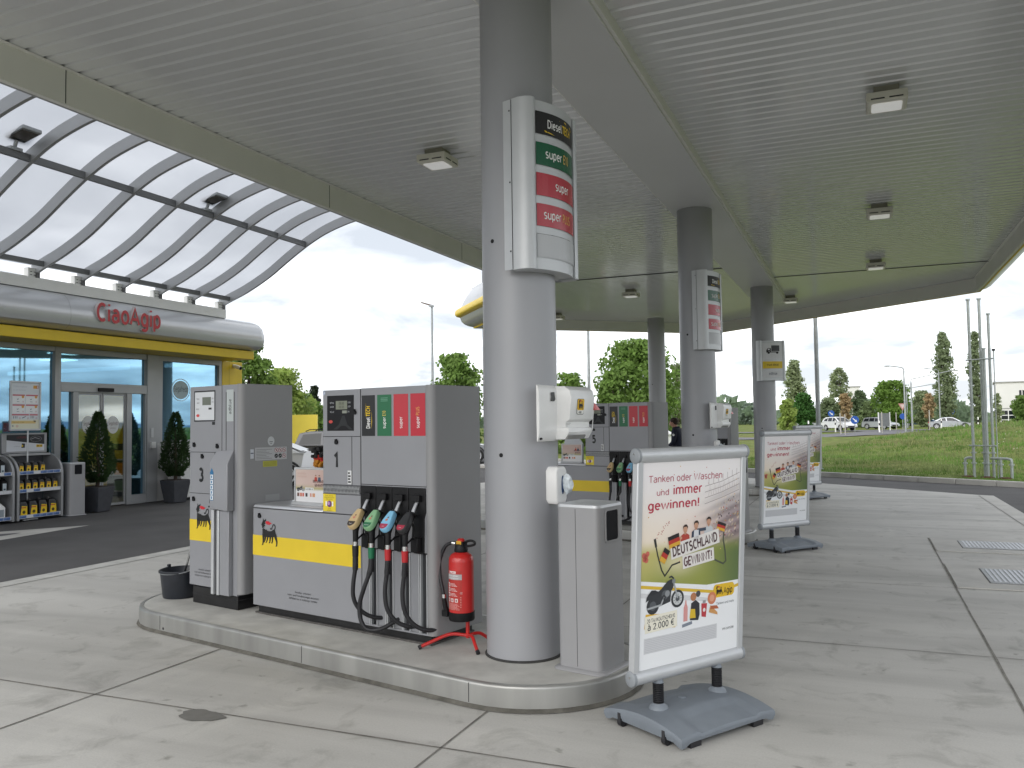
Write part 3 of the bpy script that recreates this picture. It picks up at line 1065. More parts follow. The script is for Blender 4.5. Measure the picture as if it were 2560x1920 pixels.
def column(o, zb, label):
    t = thing('canopy_column', label, 'column', (o.x, o.y, zb), 0, 'round canopy columns')
    mb = MB()
    mb.lathe((0, 0, 0), [(.249, .004), (.249, 4.72 - zb - .001)], 48, col_grey)
    mb.build('shaft', t)
    g = MB()
    g.lathe((0, 0, 0), [(.262, .0), (.262, .006), (.25, .012)], 48, mt('joint_filler', (.05, .05, .048), .9, 0, .2, 20))
    g.build('base_joint', t)
    h = MB()
    for ang, z in ((-112, 2.75), (-100, 1.33)):
        d = Vector((math.cos(R(ang)), math.sin(R(ang)), 0))
        h.cyl(d * .2475 + Vector((0, 0, z)), d * .2515 + Vector((0, 0, z)), .014, n=12, m=black)
    h.build('cable_hole', t)
    return t


column(at(O1, -.07, 0), IT, 'thick grey round canopy column nearest the camera, carrying the price sign')
column(at(O2, -.035, 0), IT, 'grey round canopy column second in the row, behind the first poster stand')
column(at(O3, .085, 0), IT, 'grey round canopy column farthest in the row, carrying the truck sign')
column(Vector((-5.52, 24.4, 0)), 0.0, 'grey round canopy column standing behind the pump with number 5')


def ceiling_light(x, y, label):
    t = thing('ceiling_light', label, 'ceiling light', (x, y, CEIL), 0, 'square lamps under the canopy')
    hm = mt('lamp_housing', (.70, .685, .60), .5, 0, .03, 6)
    a = MB(); a.box(-.11, -.11, -.075, .11, .11, -.001, mt('lamp_spacer', (.30, .29, .24), .6, 0, .05, 8)); a.build('spacer', t)
    b = MB()
    b.box(-.18, -.18, -.155, .18, .18, -.075, hm)
    b.hexa([(-.165, -.165, -.17), (.165, -.165, -.17), (.165, .165, -.17), (-.165, .165, -.17)], [(-.18, -.18, -.155), (.18, -.18, -.155), (.18, .18, -.155), (-.18, .18, -.155)], hm)
    b.build('housing', t, .006)
    s = MB()
    for sx in (-1, 1):
        for (p, q) in ((-.14, -.02), (.02, .14)):
            s.box(p, sx * .1805 - .001, -.148, q, sx * .1805 + .001, -.136, seam)
            s.box(sx * .1805 - .001, p, -.148, sx * .1805 + .001, q, -.136, seam)
    s.build('vent_slot', t)
    l = MB(); l.rbox(-.135, -.125, -.178, .135, .125, -.1705, .03, lens_white)
    l.build('lens', t, .003)
    return t


for x, y, lb in ((-4.43, 8.48, 'square white lamp on the ceiling left of the nearest column'),
                 (.32, 8.68, 'largest square white lamp on the right half of the ceiling'),
                 (.35, 13.46, 'second square white lamp from the front on the right ceiling'),
                 (.37, 18.17, 'third square white lamp from the front on the right ceiling'),
                 (-5.02, 19.57, 'square white lamp on the ceiling above the pump with number 5'),
                 (-1.57, 22.47, 'small square lamp far back on the ceiling right of the farthest column'),
                 (-8.08, 22.88, 'small square lamp at the far left wing of the ceiling, beside the nearest column')):
    ceiling_light(x, y, lb)


# ------------------------------------------------------------------ pump islands
def island_outline(inset=0.):
    r = .71 - inset
    pts = []
    for k in range(19):
        a = R(-90 + 180 * k / 18)
        pts.append((0.0 + r * math.cos(a), .02 + r * math.sin(a)))
    for k in range(19):
        a = R(90 + 180 * k / 18)
        pts.append((-3.37 + r * math.cos(a), .02 + r * math.sin(a)))
    return pts


def island(label):
    t = thing('pump_island', label, 'pump island', O1, -ISL, 'raised pump islands')
    e = MB()
    prof = [(.0, .022), (.0, .03), (.0, .136), (.0005, .142), (.004, .150), (.012, .1555), (.035, .1560), (.035, .150)]
    loops = [[(x, y, z) for x, y in island_outline(i)] for i, z in prof]
    e.loft(loops, mt('steel_edging', (.36, .36, .345), .38, .55, .17, 5, stretch=(1, 1, .12)), True, False)
    ed = e.build('steel_edging', t)
    s = MB()
    for a in (-3.25, -1.5, .0):
        s.box(a, -.6915, .03, a + .004, -.689, .145, seam)
    s.cyl((-3.2, -.6895, .045), (-3.2, -.692, .045), .011, n=12, m=seam)
    s.build('edging_seam', t)
    c = MB()
    c.hexa([(x, y, .0) for x, y in island_outline(.03)], [(x, y, .153) for x, y in island_outline(.03)], concrete_top)
    c.build('concrete_slab', t)
    g = MB()
    lo = [[(x, y, z) for x, y in island_outline(i)] for i, z in ((-.018, .0045), (-.012, .012), (.004, .03))]
    g.loft(lo, mt('kerb_mortar', (.11, .105, .09), .95, 0, .3, 12, .5, 40), True, False)
    g.build('mortar_joint', t)
    return t


isl1 = island('nearest raised island with steel edge, carrying the pumps 1 and 3')
dup(isl1, O2, None, 'middle raised island with steel edge, carrying the pump with number 5')
dup(isl1, O3, None, 'farthest raised island with steel edge, carrying the pump with number 7')

F = -.231
FUELS = [('#17181c', 'DieselTECH'), ('#1d6b45', 'superE10'), ('#c23440', 'super'), ('#be2a3a', 'superPLUS')]


def knob(mb, a, z, y=F, r=.017):
    mb.cyl((a, y, z), (a, y - .012, z), r, n=14, m=black)
    mb.box(a - .006, y - .018, z + .008, a + .006, y, z + .024, black)


def fuel_pump(num, label):
    off = Vector((-1.66, .03, IT))
    t = thing('fuel_pump', label, 'fuel pump', at(O1, off.x, off.y, IT), -ISL, 'four-nozzle fuel pumps')
    B1 = lambda: MB(off)
    m = B1(); m.box(-2.60, -.205, IT, -.71, .25, .235, plinth_black); m.box(-2.625, -.222, IT, -.70, .265, IT + .012, mt('mortar_bed', (.09, .085, .08), .9, 0, .3, 15)); m.build('plinth', t, .003)
    m = B1(); m.box(-2.64, F, .222, -1.372, .265, 1.018, pump_grey); m.build('lower_cabinet', t, .006)
    m = B1()
    m.hexa([(-2.645, F - .006, 1.021), (-1.788, F - .006, 1.021), (-1.788, .27, 1.021), (-2.645, .27, 1.021)], [(-2.635, F + .012, 1.05), (-1.788, F + .012, 1.05), (-1.788, .26, 1.05), (-2.635, .26, 1.05)], alu)
    m.build('counter', t, .012, 3)
    m = B1(); m.box(-1.785, F, 1.021, -1.372, .265, 1.965, pump_grey); m.build('display_cabinet', t, .005)
    m = B1(); m.box(-1.370, F, .79, -.724, .265, 1.968, pump_grey); m.build('nozzle_cabinet', t, .005)
    m = B1(); m.rbox(-.722, F - .002, .222, -.655, .30, 1.971, .05, side_grey, 6, (1, 0, 0, 0)); m.build('side_shell', t, .003)
    # seams
    s = B1()
    for a0, z0, a1, z1 in ((-1.785, 1.606, -1.372, 1.611), (-1.468, 1.243, -1.463, 1.606), (-1.785, 1.238, -1.372, 1.243), (-1.374, 1.02, -1.369, 1.965), (-1.37, 1.252, -.722, 1.257), (-2.64, 1.0165, -1.372, 1.022), (-1.785, 1.168, -1.372, 1.172)):
        s.box(a0, F - .0012, z0, a1, F + .01, z1, seam)
    s.build('panel_gap', t)
    g = B1()
    gm = mt('grille_steel', (.40, .41, .42), .4, .4, .05, 30)
    g.box(-1.78, F - .004, 1.176, -1.378, F + .01, 1.236, mt('grille_dark', (.10, .10, .105), .5, .2, .2, 40))
    for k in range(26):
        x = -1.775 + k * .0153
        g.hexa([(x, F - .004, 1.178), (x + .005, F - .004, 1.178), (x + .005, F - .008, 1.178), (x, F - .008, 1.178)], [(x + .012, F - .004, 1.234), (x + .017, F - .004, 1.234), (x + .017, F - .008, 1.234), (x + .012, F - .008, 1.234)], gm)
        g.hexa([(x + .012, F - .0085, 1.178), (x + .017, F - .0085, 1.178), (x + .017, F - .011, 1.178), (x + .012, F - .011, 1.178)], [(x, F - .0085, 1.234), (x + .005, F - .0085, 1.234), (x + .005, F - .011, 1.234), (x, F - .011, 1.234)], gm)
    g.build('speaker_grille', t)
    # display
    d = B1(); d.box(-1.735, F - .003, 1.652, -1.442, F + .01, 1.922, black)
    db = d.build('display_unit', t, .003)
    c = Canvas(lambda u, v, w: (u, F - .0032 - w, v), .0005)
    gl = mt('dark_display_glass', (.006, .006, .008), .3, 0, 0, spec=.25)
    c.rect(-1.728, 1.659, -1.449, 1.915, gl, 1)
    c.rect(-1.635, 1.815, -1.51, 1.88, ink('#7d8272', .25), 2)
    c.text('88.88', -1.572, 1.852, .018, ink('#4a4d42'), 3, 'C', bold=.01); c.text('88.88', -1.572, 1.824, .018, ink('#4a4d42'), 3, 'C', bold=.01)
    c.rect(-1.565, 1.785, -1.515, 1.806, ink('#8d9186'), 2)
    gw = ink('#b9bcc0')
    for tx, u, v in (('BETRAG', -1.70, 1.86), ('ABGABE', -1.70, 1.83), ('EURO', -1.503, 1.86), ('LITER', -1.503, 1.83), ('PREIS/LITER', -1.70, 1.79), ('EUR', -1.508, 1.79)):
        c.text(tx, u, v, .012, gw, 2, sx=.8 if len(tx) < 8 else .55)
    c.disc(-1.692, 1.722, .022, ink('#c8453f'), 2, ry=.012)
    c.poly([(-1.665, 1.662), (-1.60, 1.70), (-1.565, 1.768), (-1.54, 1.768), (-1.51, 1.70), (-1.452, 1.662)], mt('display_hood', (.03, .032, .035), .4, 0, 0, spec=.25), 2)
    c.poly([(-1.62, 1.662), (-1.575, 1.69), (-1.53, 1.69), (-1.49, 1.662)], gl, 3)
    c.build('display_print', db, off)
    k = B1(); knob(k, -1.43, 1.79); knob(k, -1.63, 1.565); knob(k, -2.55, .955); k.build('lock', t)
    # fuel labels
    Lm = lambda u, v, w: (u, F - .0008 - w, v)
    edges = [(-1.357, -1.220), (-1.197, -1.054), (-1.032, -.890), (-.868, -.727)]
    for (u0, u1), (hx, nm) in zip(edges, FUELS):
        c = Canvas(Lm, .0005)
        c.rect(u0, 1.612, u1, 1.914, ink(hx, .3), 1)
        uc = (u0 + u1) / 2
        q = PI / 2
        if nm == 'DieselTECH':
            w = c.text('Diesel', uc + .016, 1.668, .036, W_, 3, rot=q, sx=.62, bold=.02)
            c.text('TECH', uc + .016, 1.668 + w + .004, .036, Y_, 3, rot=q, sx=.66, bold=.03, shear=.12)
            c.poly([(uc - .034, 1.75), (uc - .026, 1.80), (uc - .024, 1.86), (uc - .030, 1.80)], Y_, 2)
            c.poly([(uc + .030, 1.66), (uc + .038, 1.72), (uc + .034, 1.80), (uc + .033, 1.72)], Y_, 2)
        else:
            w = c.text('super', uc + .014, 1.666, .030, W_, 3, rot=q, sx=.86, bold=.008)
            if nm == 'superE10':
                c.text('E10', uc + .014, 1.672 + w, .030, ink('#d9c25a'), 3, rot=q, sx=.62, bold=.015)
                for i in range(3):
                    c.rect(uc - .035, 1.866 + i * .011, uc + .035, 1.870 + i * .011, ink('#6fa58a'), 2)
            if nm == 'superPLUS':
                c.text('PLUS', uc + .014, 1.672 + w, .030, ink('#e2a05a'), 3, rot=q, sx=.66, bold=.015)
        c.build('fuel_label', t, off)
    # number, stickers, stripe, emblem, warning
    c = Canvas(Lm, .0005)
    c.text(num, -1.63, 1.375, .105, K_, 2, 'C', sx=.9, bold=.042)
    c.build('pump_number', t, off)
    c = Canvas(Lm, .0005)
    c.rect(-1.512, 1.25, -1.470, 1.352, ink('#d9dadb'), 1)
    for i, (a, b) in enumerate(((1.335, .02), (1.312, .028), (1.29, .024), (1.268, .03))):
        c.rect(-1.507, a - .008, -1.507 + b, a + .004, K_, 2)
    c.disc(-1.768, 1.945, .016, ink('#ccd2d8'), 1); c.ring(-1.768, 1.945, .013, .003, ink('#5472a8'), 2)
    c.build('sticker', t, off)
    c = Canvas(Lm, .0005)
    c.rect(-1.783, 1.035, -1.642, 1.168, ink('#e3cb2e'), 2)
    for i, w in enumerate((.09, .11, .07)):
        c.text(('Zum Tanken', 'Handschuhe', 'benutzen')[i], -1.712, 1.150 - i * .013, .009, ink('#7a6a2a'), 3, 'C', width=w)
    c.disc(-1.712, 1.092, .026, ink('#6a3a6e'), 3); c.disc(-1.72, 1.096, .014, ink('#b98fbf'), 4)
    c.rect(-1.755, 1.075, -1.740, 1.112, ink('#eeeeee'), 3); c.rect(-1.684, 1.075, -1.670, 1.112, ink('#eeeeee'), 3)
    c.text('Danke', -1.712, 1.050, .009, ink('#7a3a2a'), 3, 'C'); c.text('Bitte beachten', -1.712, 1.039, .008, ink('#7a6a2a'), 3, 'C', sx=.7)
    c.build('yellow_notice', t, off)
    c = Canvas(Lm, .0006)
    c.rect(-2.640, .632, -1.376, .797, yellow_vinyl, 1)
    c.build('yellow_stripe', t, off)
    c = Canvas(Lm, .0006)
    c.dog(-2.532, .718, .205, K_, RD, 3, .88)
    c.build('dog_emblem', t, off)
    c = Canvas(Lm, .0006)
    for i, tx in enumerate(('Rauchen verboten!', 'Motor und Fremdheizungen abstellen!', 'Abfüllen nur in zulässige Gefäße!')):
        c.text(tx, -2.02, .372 - i * .026, .0135, K_, 2, 'C', width=(.19, .37, .335)[i])
    c.build('warning_text', t, off)
    # hose panels below the nozzle bays
    bw = (-.724 + 1.370) / 4
    hp = B1()
    for i in range(4):
        a0 = -1.370 + bw * i
        hp.box(a0 + .002, F + .004, .235, a0 + bw * .60, .015, .786, pump_grey)
        hp.box(a0 + bw * .60, F + .06, .235, a0 + bw * .98, .012, .786, plinth_black)
    hp.build('hose_panel', t, .003)
    rl = B1()
    for i in range(4):
        a0 = -1.370 + bw * i
        for q in (.52, .61, .97):
            rl.box(a0 + bw * q, F - .004, .235, a0 + bw * q + .007, F + .02, .783, alu_matte)
    rl.build('slot_rail', t)
    br = B1(); br.rbox(-1.37, F + .002, .222, -.724, .26, .234, .001, pump_grey); br.build('bottom_rail', t)
    # nozzle bays
    for i in range(4):
        a0 = -1.370 + bw * i + .003; a1 = a0 + bw - .006
        ac = (a0 + a1) / 2
        b = B1()
        sh = [(a0, 1.245), (a0, 1.085), (a0 + .038, 1.035), (a0 + .042, .785), (a1 - .018, .785), (a1 - .014, 1.03), (a1, 1.075), (a1, 1.245)]
        b.hexa([(x, F - .010, z) for x, z in sh], [(x, F + .002, z) for x, z in sh], black)
        b.box(ac - .035, F - .040, 1.150, ac + .045, F - .010, 1.195, black)
        b.box(ac - .02, F - .06, .80, ac + .045, F - .010, .90, black)
        bay = b.build('nozzle_bay', t, .004)
    cov = [('#c9b083', '#3b3026'), ('#86b488', '#256c47'), ('#83bfe0', '#a83550'), ('#2e2f31', '#a83046')]
    slv = ['#0d0d0f', '#0d6b46', '#b51f26', '#b51f26']
    for i in range(4):
        ac = -1.370 + bw * (i + .5)
        nz = MB(off)
        # nozzle body and lever
        nz.tube([(ac, F - .055, 1.065), (ac, F - .085, 1.03), (ac, F - .125, .965), (ac, F - .135, .93), (ac, F - .137, .85)], [.022, .026, .026, .022, .019], 10, black)
        nz.tube([(ac, F - .07, 1.02), (ac, F - .05, .97), (ac, F - .06, .90), (ac, F - .12, .865)], .007, 6, black)
        nozzle = nz.build('fuel_nozzle', t)
        sp = MB(off)
        sp.tube([(ac + .006, F - .004, 1.160), (ac + .005, F - .03, 1.125), (ac, F - .066, 1.058)], [.0125, .0125, .015], 12, alu)
        sp.build('spout', nozzle)
        gd = MB(off)
        gd.cyl((ac, F - .056, 1.068), (ac, F - .064, 1.058), .034, n=16, m=black)
        gd.build('splash_guard', nozzle)
        # coloured grip cover, a tear-shaped shell on the outside of the nozzle
        up_ = Vector((0, -.062, 1.062)); dn = Vector((0, -.172, .938))
        ax = (up_ - dn).normalized(); nn = Vector((0, ax.z * -1, ax.y)).normalized()
        if nn.y > 0:
            nn = -nn
        Ln = (up_ - dn).length

        def shell(w, s_, h):
            p = dn + ax * (s_ * Ln) + nn * h
            return (ac + w, F + p.y, p.z)
        outl = [(-.020, 1.0), (-.030, .86), (-.044, .50), (-.046, .30), (-.038, .12), (-.020, .02), (0, 0), (.020, .02), (.038, .12), (.046, .30), (.044, .50), (.030, .86), (.020, 1.0)]
        g = MB(off)
        lo = [[shell(w, s_, .0) for w, s_ in outl], [shell(w, s_, .030) for w, s_ in outl], [shell(w * .86, .04 + s_ * .92, .042) for w, s_ in outl]]
        g.loft(lo, ink(cov[i][0], .3), False, True)
        gc = g.build('grip_cover', nozzle, .003)
        c = Canvas(lambda u, v, w: shell(u, v, .0425 + w), .0006)
        c.poly([(-.036, .30), (-.033, .16), (-.018, .065), (0, .045), (.018, .065), (.033, .16), (.036, .30)], ink(cov[i][1], .3), 1)
        if i < 3:
            c.disc(0, .50, .012, ink('#c77d6a'), 1, ry=.06); c.disc(.004, .62, .007, ink('#7a4a3c'), 1, ry=.04)
        c.text(('Diesel', 'super E10', 'super', 'super')[i], 0, .15, .007 * 6.1, W_, 2, 'C', sx=.17)
        c.mb.v = [tuple(Vector(p) - off) for p in c.mb.v]
        bm_o = c.mb.build('cover_print', nozzle, fix=False)
        # hose
        fer = MB(off); fer.cyl((ac, F - .137, .852), (ac, F - .138, .822), .021, n=14, m=chrome); fer.build('hose_ferrule', nozzle)
        sl = MB(off); sl.cyl((ac, F - .138, .822), (ac, F - .138, .745), .024, .022, n=14, m=ink(slv[i], .5)); sl.build('hose_sleeve', nozzle)
        if i == 0:
            pth = [(ac, .745, -.138), (ac, .66, -.140), (ac - .01, .56, -.15), (ac - .012, .46, -.15), (ac + .01, .385, -.13), (ac + .05, .33, -.09), (ac + .095, .30, -.035), (ac + .13, .29, .03)]
        elif i == 1:
            pth = [(ac, .745, -.138), (ac - .006, .66, -.145), (ac - .045, .54, -.165), (ac - .085, .43, -.17), (ac - .085, .33, -.17), (ac - .05, .258, -.16), (ac, .238, -.135), (ac + .06, .25, -.09), (ac + .11, .29, -.02), (ac + .13, .31, .03)]
        elif i == 2:
            pth = [(ac, .745, -.138), (ac - .006, .66, -.142), (ac - .018, .54, -.15), (ac - .012, .43, -.145), (ac + .012, .36, -.125), (ac + .05, .305, -.085), (ac + .10, .275, -.03), (ac + .13, .275, .03)]
        else:
            pth = [(ac, .745, -.138), (ac - .004, .66, -.142), (ac - .014, .54, -.15), (ac - .006, .43, -.145), (ac + .02, .35, -.12), (ac + .06, .295, -.075), (ac + .105, .27, -.02), (ac + .13, .27, .03)]
        pts = smooth_path([(a, F + b, z) for a, z, b in pth], 5)
        hm = MB(off)
        n = len(pts)
        hm.tube(pts, [.0195 if k < n * .14 else .0155 for k in range(n)], 10, rubber)
        for k in range(12):
            z = .735 - k * .0075
            hm.cyl((ac, F - .139, z), (ac, F - .139, z - .003), .0215, n=12, m=rubber)
        hm.build('hose', nozzle)
    return t


def smooth_path(p, n):
    p = [Vector(q) for q in p]
    out_ = []
    for i in range(len(p) - 1):
        a = p[max(i - 1, 0)]; b = p[i]; c = p[i + 1]; d = p[min(i + 2, len(p) - 1)]
        for k in range(n):
            t = k / n
            out_.append(.5 * ((2 * b) + (c - a) * t + (2 * a - 5 * b + 4 * c - d) * t * t + (3 * b - a - 3 * c + d) * t ** 3))
    out_.append(p[-1])
    return out_


def back_side(t):
    off = Vector((-1.66, .03, IT))
    c = Vector((-1.047, .017, 0)) - Vector((off.x, off.y, 0))
    for ch in list(t.children):
        if ch.name.split('.')[0] in ('fuel_nozzle', 'nozzle_bay', 'hose_panel', 'slot_rail'):
            k = copy_tree(ch, t)
            k.location = (2 * c.x, 2 * c.y, 0)
            k.rotation_euler = (0, 0, PI)


fp1 = fuel_pump('1', 'nearest silver grey fuel pump with number 1 and four hanging hoses')


back_side(fp1)


def renumber(root, num):
    for ch in root.children:
        if ch.name.startswith('pump_number'):
            c = Canvas(lambda u, v, w: (u, F - .0008 - w, v), .0005)
            c.text(num, -1.63, 1.375, .105, K_, 2, 'C', sx=.9, bold=.042)
            off = Vector((-1.66, .03, IT))
            c.mb.v = [tuple(Vector(p) - off) for p in c.mb.v]
            tmp = c.mb.build('pump_number', None, fix=False)
            me = tmp.data
            bpy.data.objects.remove(tmp)
            ch.data = me


p5 = dup(fp1, at(O2, -1.66, .03, IT), None, 'silver grey fuel pump with number 5, behind the near litter bin')
renumber(p5, '5')
p7 = dup(fp1, at(O3, -1.66, .03, IT), None, 'farthest silver grey fuel pump with number 7, mostly hidden by the second column')
renumber(p7, '7')


def adblue_pump():
    f = -.27
    off = Vector((-3.12, .0, IT))
    t = thing('adblue_pump', 'slim grey adblue pump with number 3 and a white display', 'fuel pump', at(O1, off.x, off.y, IT), -ISL)
    B1 = lambda: MB(off)
    m = B1(); m.box(-3.45, f + .02, IT, -2.815, .235, .30, plinth_black); m.box(-3.455, f + .014, .232, -2.81, .24, .236, seam); m.build('plinth', t, .003)
    m = B1(); m.box(-3.475, f, .312, -3.012, .25, 2.05, pump_grey); m.build('door_cabinet', t, .005)
    m = B1(); m.box(-3.010, f, .275, -2.80, .25, 2.052, pump_grey); m.build('hose_cabinet', t, .004)
    m = B1(); m.rbox(-2.798, f - .002, .29, -2.74, .265, 2.056, .05, side_grey, 6, (1, 0, 0, 0)); m.build('side_shell', t, .003)
    s = B1()
    for a0, z0, a1, z1 in ((-3.475, 1.472, -3.012, 1.477), (-3.475, 1.112, -3.09, 1.117), (-3.112, 1.117, -3.108, 1.472), (-3.013, 1.48, -3.009, 2.05), (-2.955, 1.49, -2.948, 1.99), (-2.845, .99, -2.838, 1.99)):
        s.box(a0, f - .0014, z0, a1, f + .01, z1, seam)
    s.build('panel_gap', t)
    # nozzle boot: a deep hood on the hose side
    h = B1()
    y1 = f - .07
    h.hexa([(-3.085, y1, 1.0), (-2.84, y1, .985), (-2.84, f, .985), (-3.085, f, 1.0)], [(-3.085, y1, 1.385), (-2.84, y1, 1.385), (-2.84, f, 1.50), (-3.085, f, 1.49)], pump_grey)
    h.build('nozzle_hood', t, .006)
    h = B1(); h.box(-3.13, f - .05, 1.005, -3.06, f - .002, 1.018, black); h.build('hood_handle', t)
    r = B1()
    r.box(-3.10, f - .045, .272, -3.065, f - .001, .985, alu_matte)
    r.box(-3.022, f - .045, .272, -2.99, f - .001, .985, alu_matte)
    r.build('hose_rail', t, .004)
    r = B1(); r.box(-3.063, f - .02, .275, -3.024, f - .001, .985, seam); r.build('hose_slot', t)
    r = B1(); r.box(-2.985, f - .04, .275, -2.86, f - .001, .984, pump_grey); r.build('hose_cover', t, .005)
    c = Canvas(lambda u, v, w: (u, f - .0008 - w, v), .0006)
    c.rect(-3.412, 1.742, -3.105, 2.012, K_, 1); c.rect(-3.400, 1.754, -3.117, 2.0, ink('#d3d6da', .25), 2)
    c.rect(-3.29, 1.885, -3.165, 1.955, ink('#6c7268', .25), 3)
    c.rect(-3.20, 1.845, -3.155, 1.862, K_, 3)
    for tx, u, v in (('BETRAG', -3.375, 1.935), ('ABGABE', -3.375, 1.900), ('EURO', -3.155, 1.935), ('LITER', -3.155, 1.905), ('PREIS/LITER', -3.38, 1.845)):
        c.text(tx, u, v, .012, ink('#3a3d42'), 3, sx=.75 if len(tx) < 8 else .5)
    c.disc(-3.355, 1.795, .024, ink('#cf4b48'), 3, ry=.013)
    c.rect(-3.15, 1.712, -3.107, 1.738, ink('#1a1a1c'), 1)
    c.build('display_panel', t, off)
    k = B1()
    for a, z in ((-3.405, 1.535), (-3.07, 1.525), (-3.285, 1.435), (-3.41, 1.06), (-3.155, 1.045)):
        knob(k, a, z, f)
    k.build('lock', t)
    c = Canvas(lambda u, v, w: (u, f - .0008 - w, v), .0006)
    c.rect(-2.945, 1.74, -2.85, 2.01, ink('#b9c0c0'), 1)
    c.text('adblue', -2.88, 1.80, .036, ink('#26282b'), 2, rot=PI / 2, sx=.9, bold=.006)
    c.build('adblue_label', t, off)
    c = Canvas(lambda u, v, w: (u, f - .0008 - w, v), .0006)
    c.text('3', -3.30, 1.225, .105, K_, 2, 'C', sx=.9, bold=.042)
    c.build('pump_number', t, off)
    c = Canvas(lambda u, v, w: (u, y1 - .0008 - w, v), .0006)
    bl = ink('#2a6f9e')
    c.rect(-3.072, 1.07, -3.03, 1.30, bl, 1); c.poly([(-3.08, 1.30), (-3.022, 1.30), (-3.051, 1.345)], bl, 1)
    for i in range(5):
        c.rect(-3.069, 1.075 + i * .044, -3.033, 1.112 + i * .044, ink('#e6ebee'), 2)
        c.rect(-3.060, 1.082 + i * .044, -3.045, 1.105 + i * .044, bl, 3)
    c.build('instruction_strip', t, off)
    c = Canvas(lambda u, v, w: (u, f - .0008 - w, v), .0006)
    c.rect(-3.473, .700, -3.104, .884, yellow_vinyl, 1); c.build('yellow_stripe', t, off)
    c = Canvas(lambda u, v, w: (u, f - .0008 - w, v), .0006)
    c.dog(-3.38, .805, .215, K_, RD, 3, .84); c.build('dog_emblem', t, off)
    c = Canvas(lambda u, v, w: (u, f - .0008 - w, v), .0006)
    for i, tx in enumerate(('Rauchen verboten!', 'Motor und Fremdheizungen abstellen!', 'Abfüllen nur in zulässige Gefäße!')):
        c.text(tx, -3.25, .447 - i * .026, .0135, K_, 2, 'C', width=(.17, .30, .285)[i])
    c.build('warning_text', t, off)
    # signs on the right flank
    sx = -2.739
    c = Canvas(lambda u, v, w: (sx + .0008 + w, u, v), .0006)
    c.rect(-.137, 1.403, .20, 1.512, ink('#b9babc'), 1)
    for i in range(7):
        c.rect(-.125, 1.414 + i * .013, .04 - (i % 3) * .03, 1.419 + i * .013, ink('#88898c'), 2)
    for i in range(3):
        for j in range(2):
            u, v = .085 + i * .042, 1.485 - j * .05
            if j == 1 and i < 2:
                c.disc(u, v, .019, K_, 2)
                c.line([(u - .011, v - .006), (u + .011, v + .005)], .003, ink('#c8c8c8'), 3)
            else:
                c.disc(u, v, .019, ink('#e6e0e0'), 2); c.ring(u, v, .0195, .004, ink('#8c2f38'), 3)
                c.rect(u - .006, v - .007, u + .006, v + .008, ink('#3a3436'), 3); c.line([(u - .012, v + .012), (u + .012, v - .012)], .0035, ink('#8c2f38'), 4)
    c.build('safety_notice', t, off)
    c = Canvas(lambda u, v, w: (sx + .0008 + w, u, v), .0006)
    c.disc(.03, 1.565, .036, ink('#c4c7c9'), 1, ry=.04); c.rect(.012, 1.556, .048, 1.561, K_, 2)
    c.rect(.02, 1.540, .04, 1.546, ink('#777777'), 2)
    c.build('round_sticker', t, off)
    c = Canvas(lambda u, v, w: (sx + .0008 + w, u, v), .0006)
    c.rect(-.055, 1.345, .095, 1.395, ink('#b9b73a'), 1)
    for i in range(4):
        c.rect(-.045, 1.354 + i * .010, .085, 1.357 + i * .010, ink('#6e6d2a'), 2)
    c.build('yellow_notice', t, off)
    c = Canvas(lambda u, v, w: (sx + .0008 + w, u, v), .0006)
    c.rect(-.185, 1.42, -.15, 1.50, ink('#c9cdd4'), 1); c.rect(-.182, 1.462, -.153, 1.470, ink('#4a4a66'), 2)
    c.build('small_sticker', t, off)
    c = Canvas(lambda u, v, w: (sx + .0008 + w, u, v), .0006)
    c.rect(-.03, 1.05, .12, 1.105, ink('#9a9b9d'), 1)
    c.build('rating_plate', t, off)
    return t


adblue_pump()


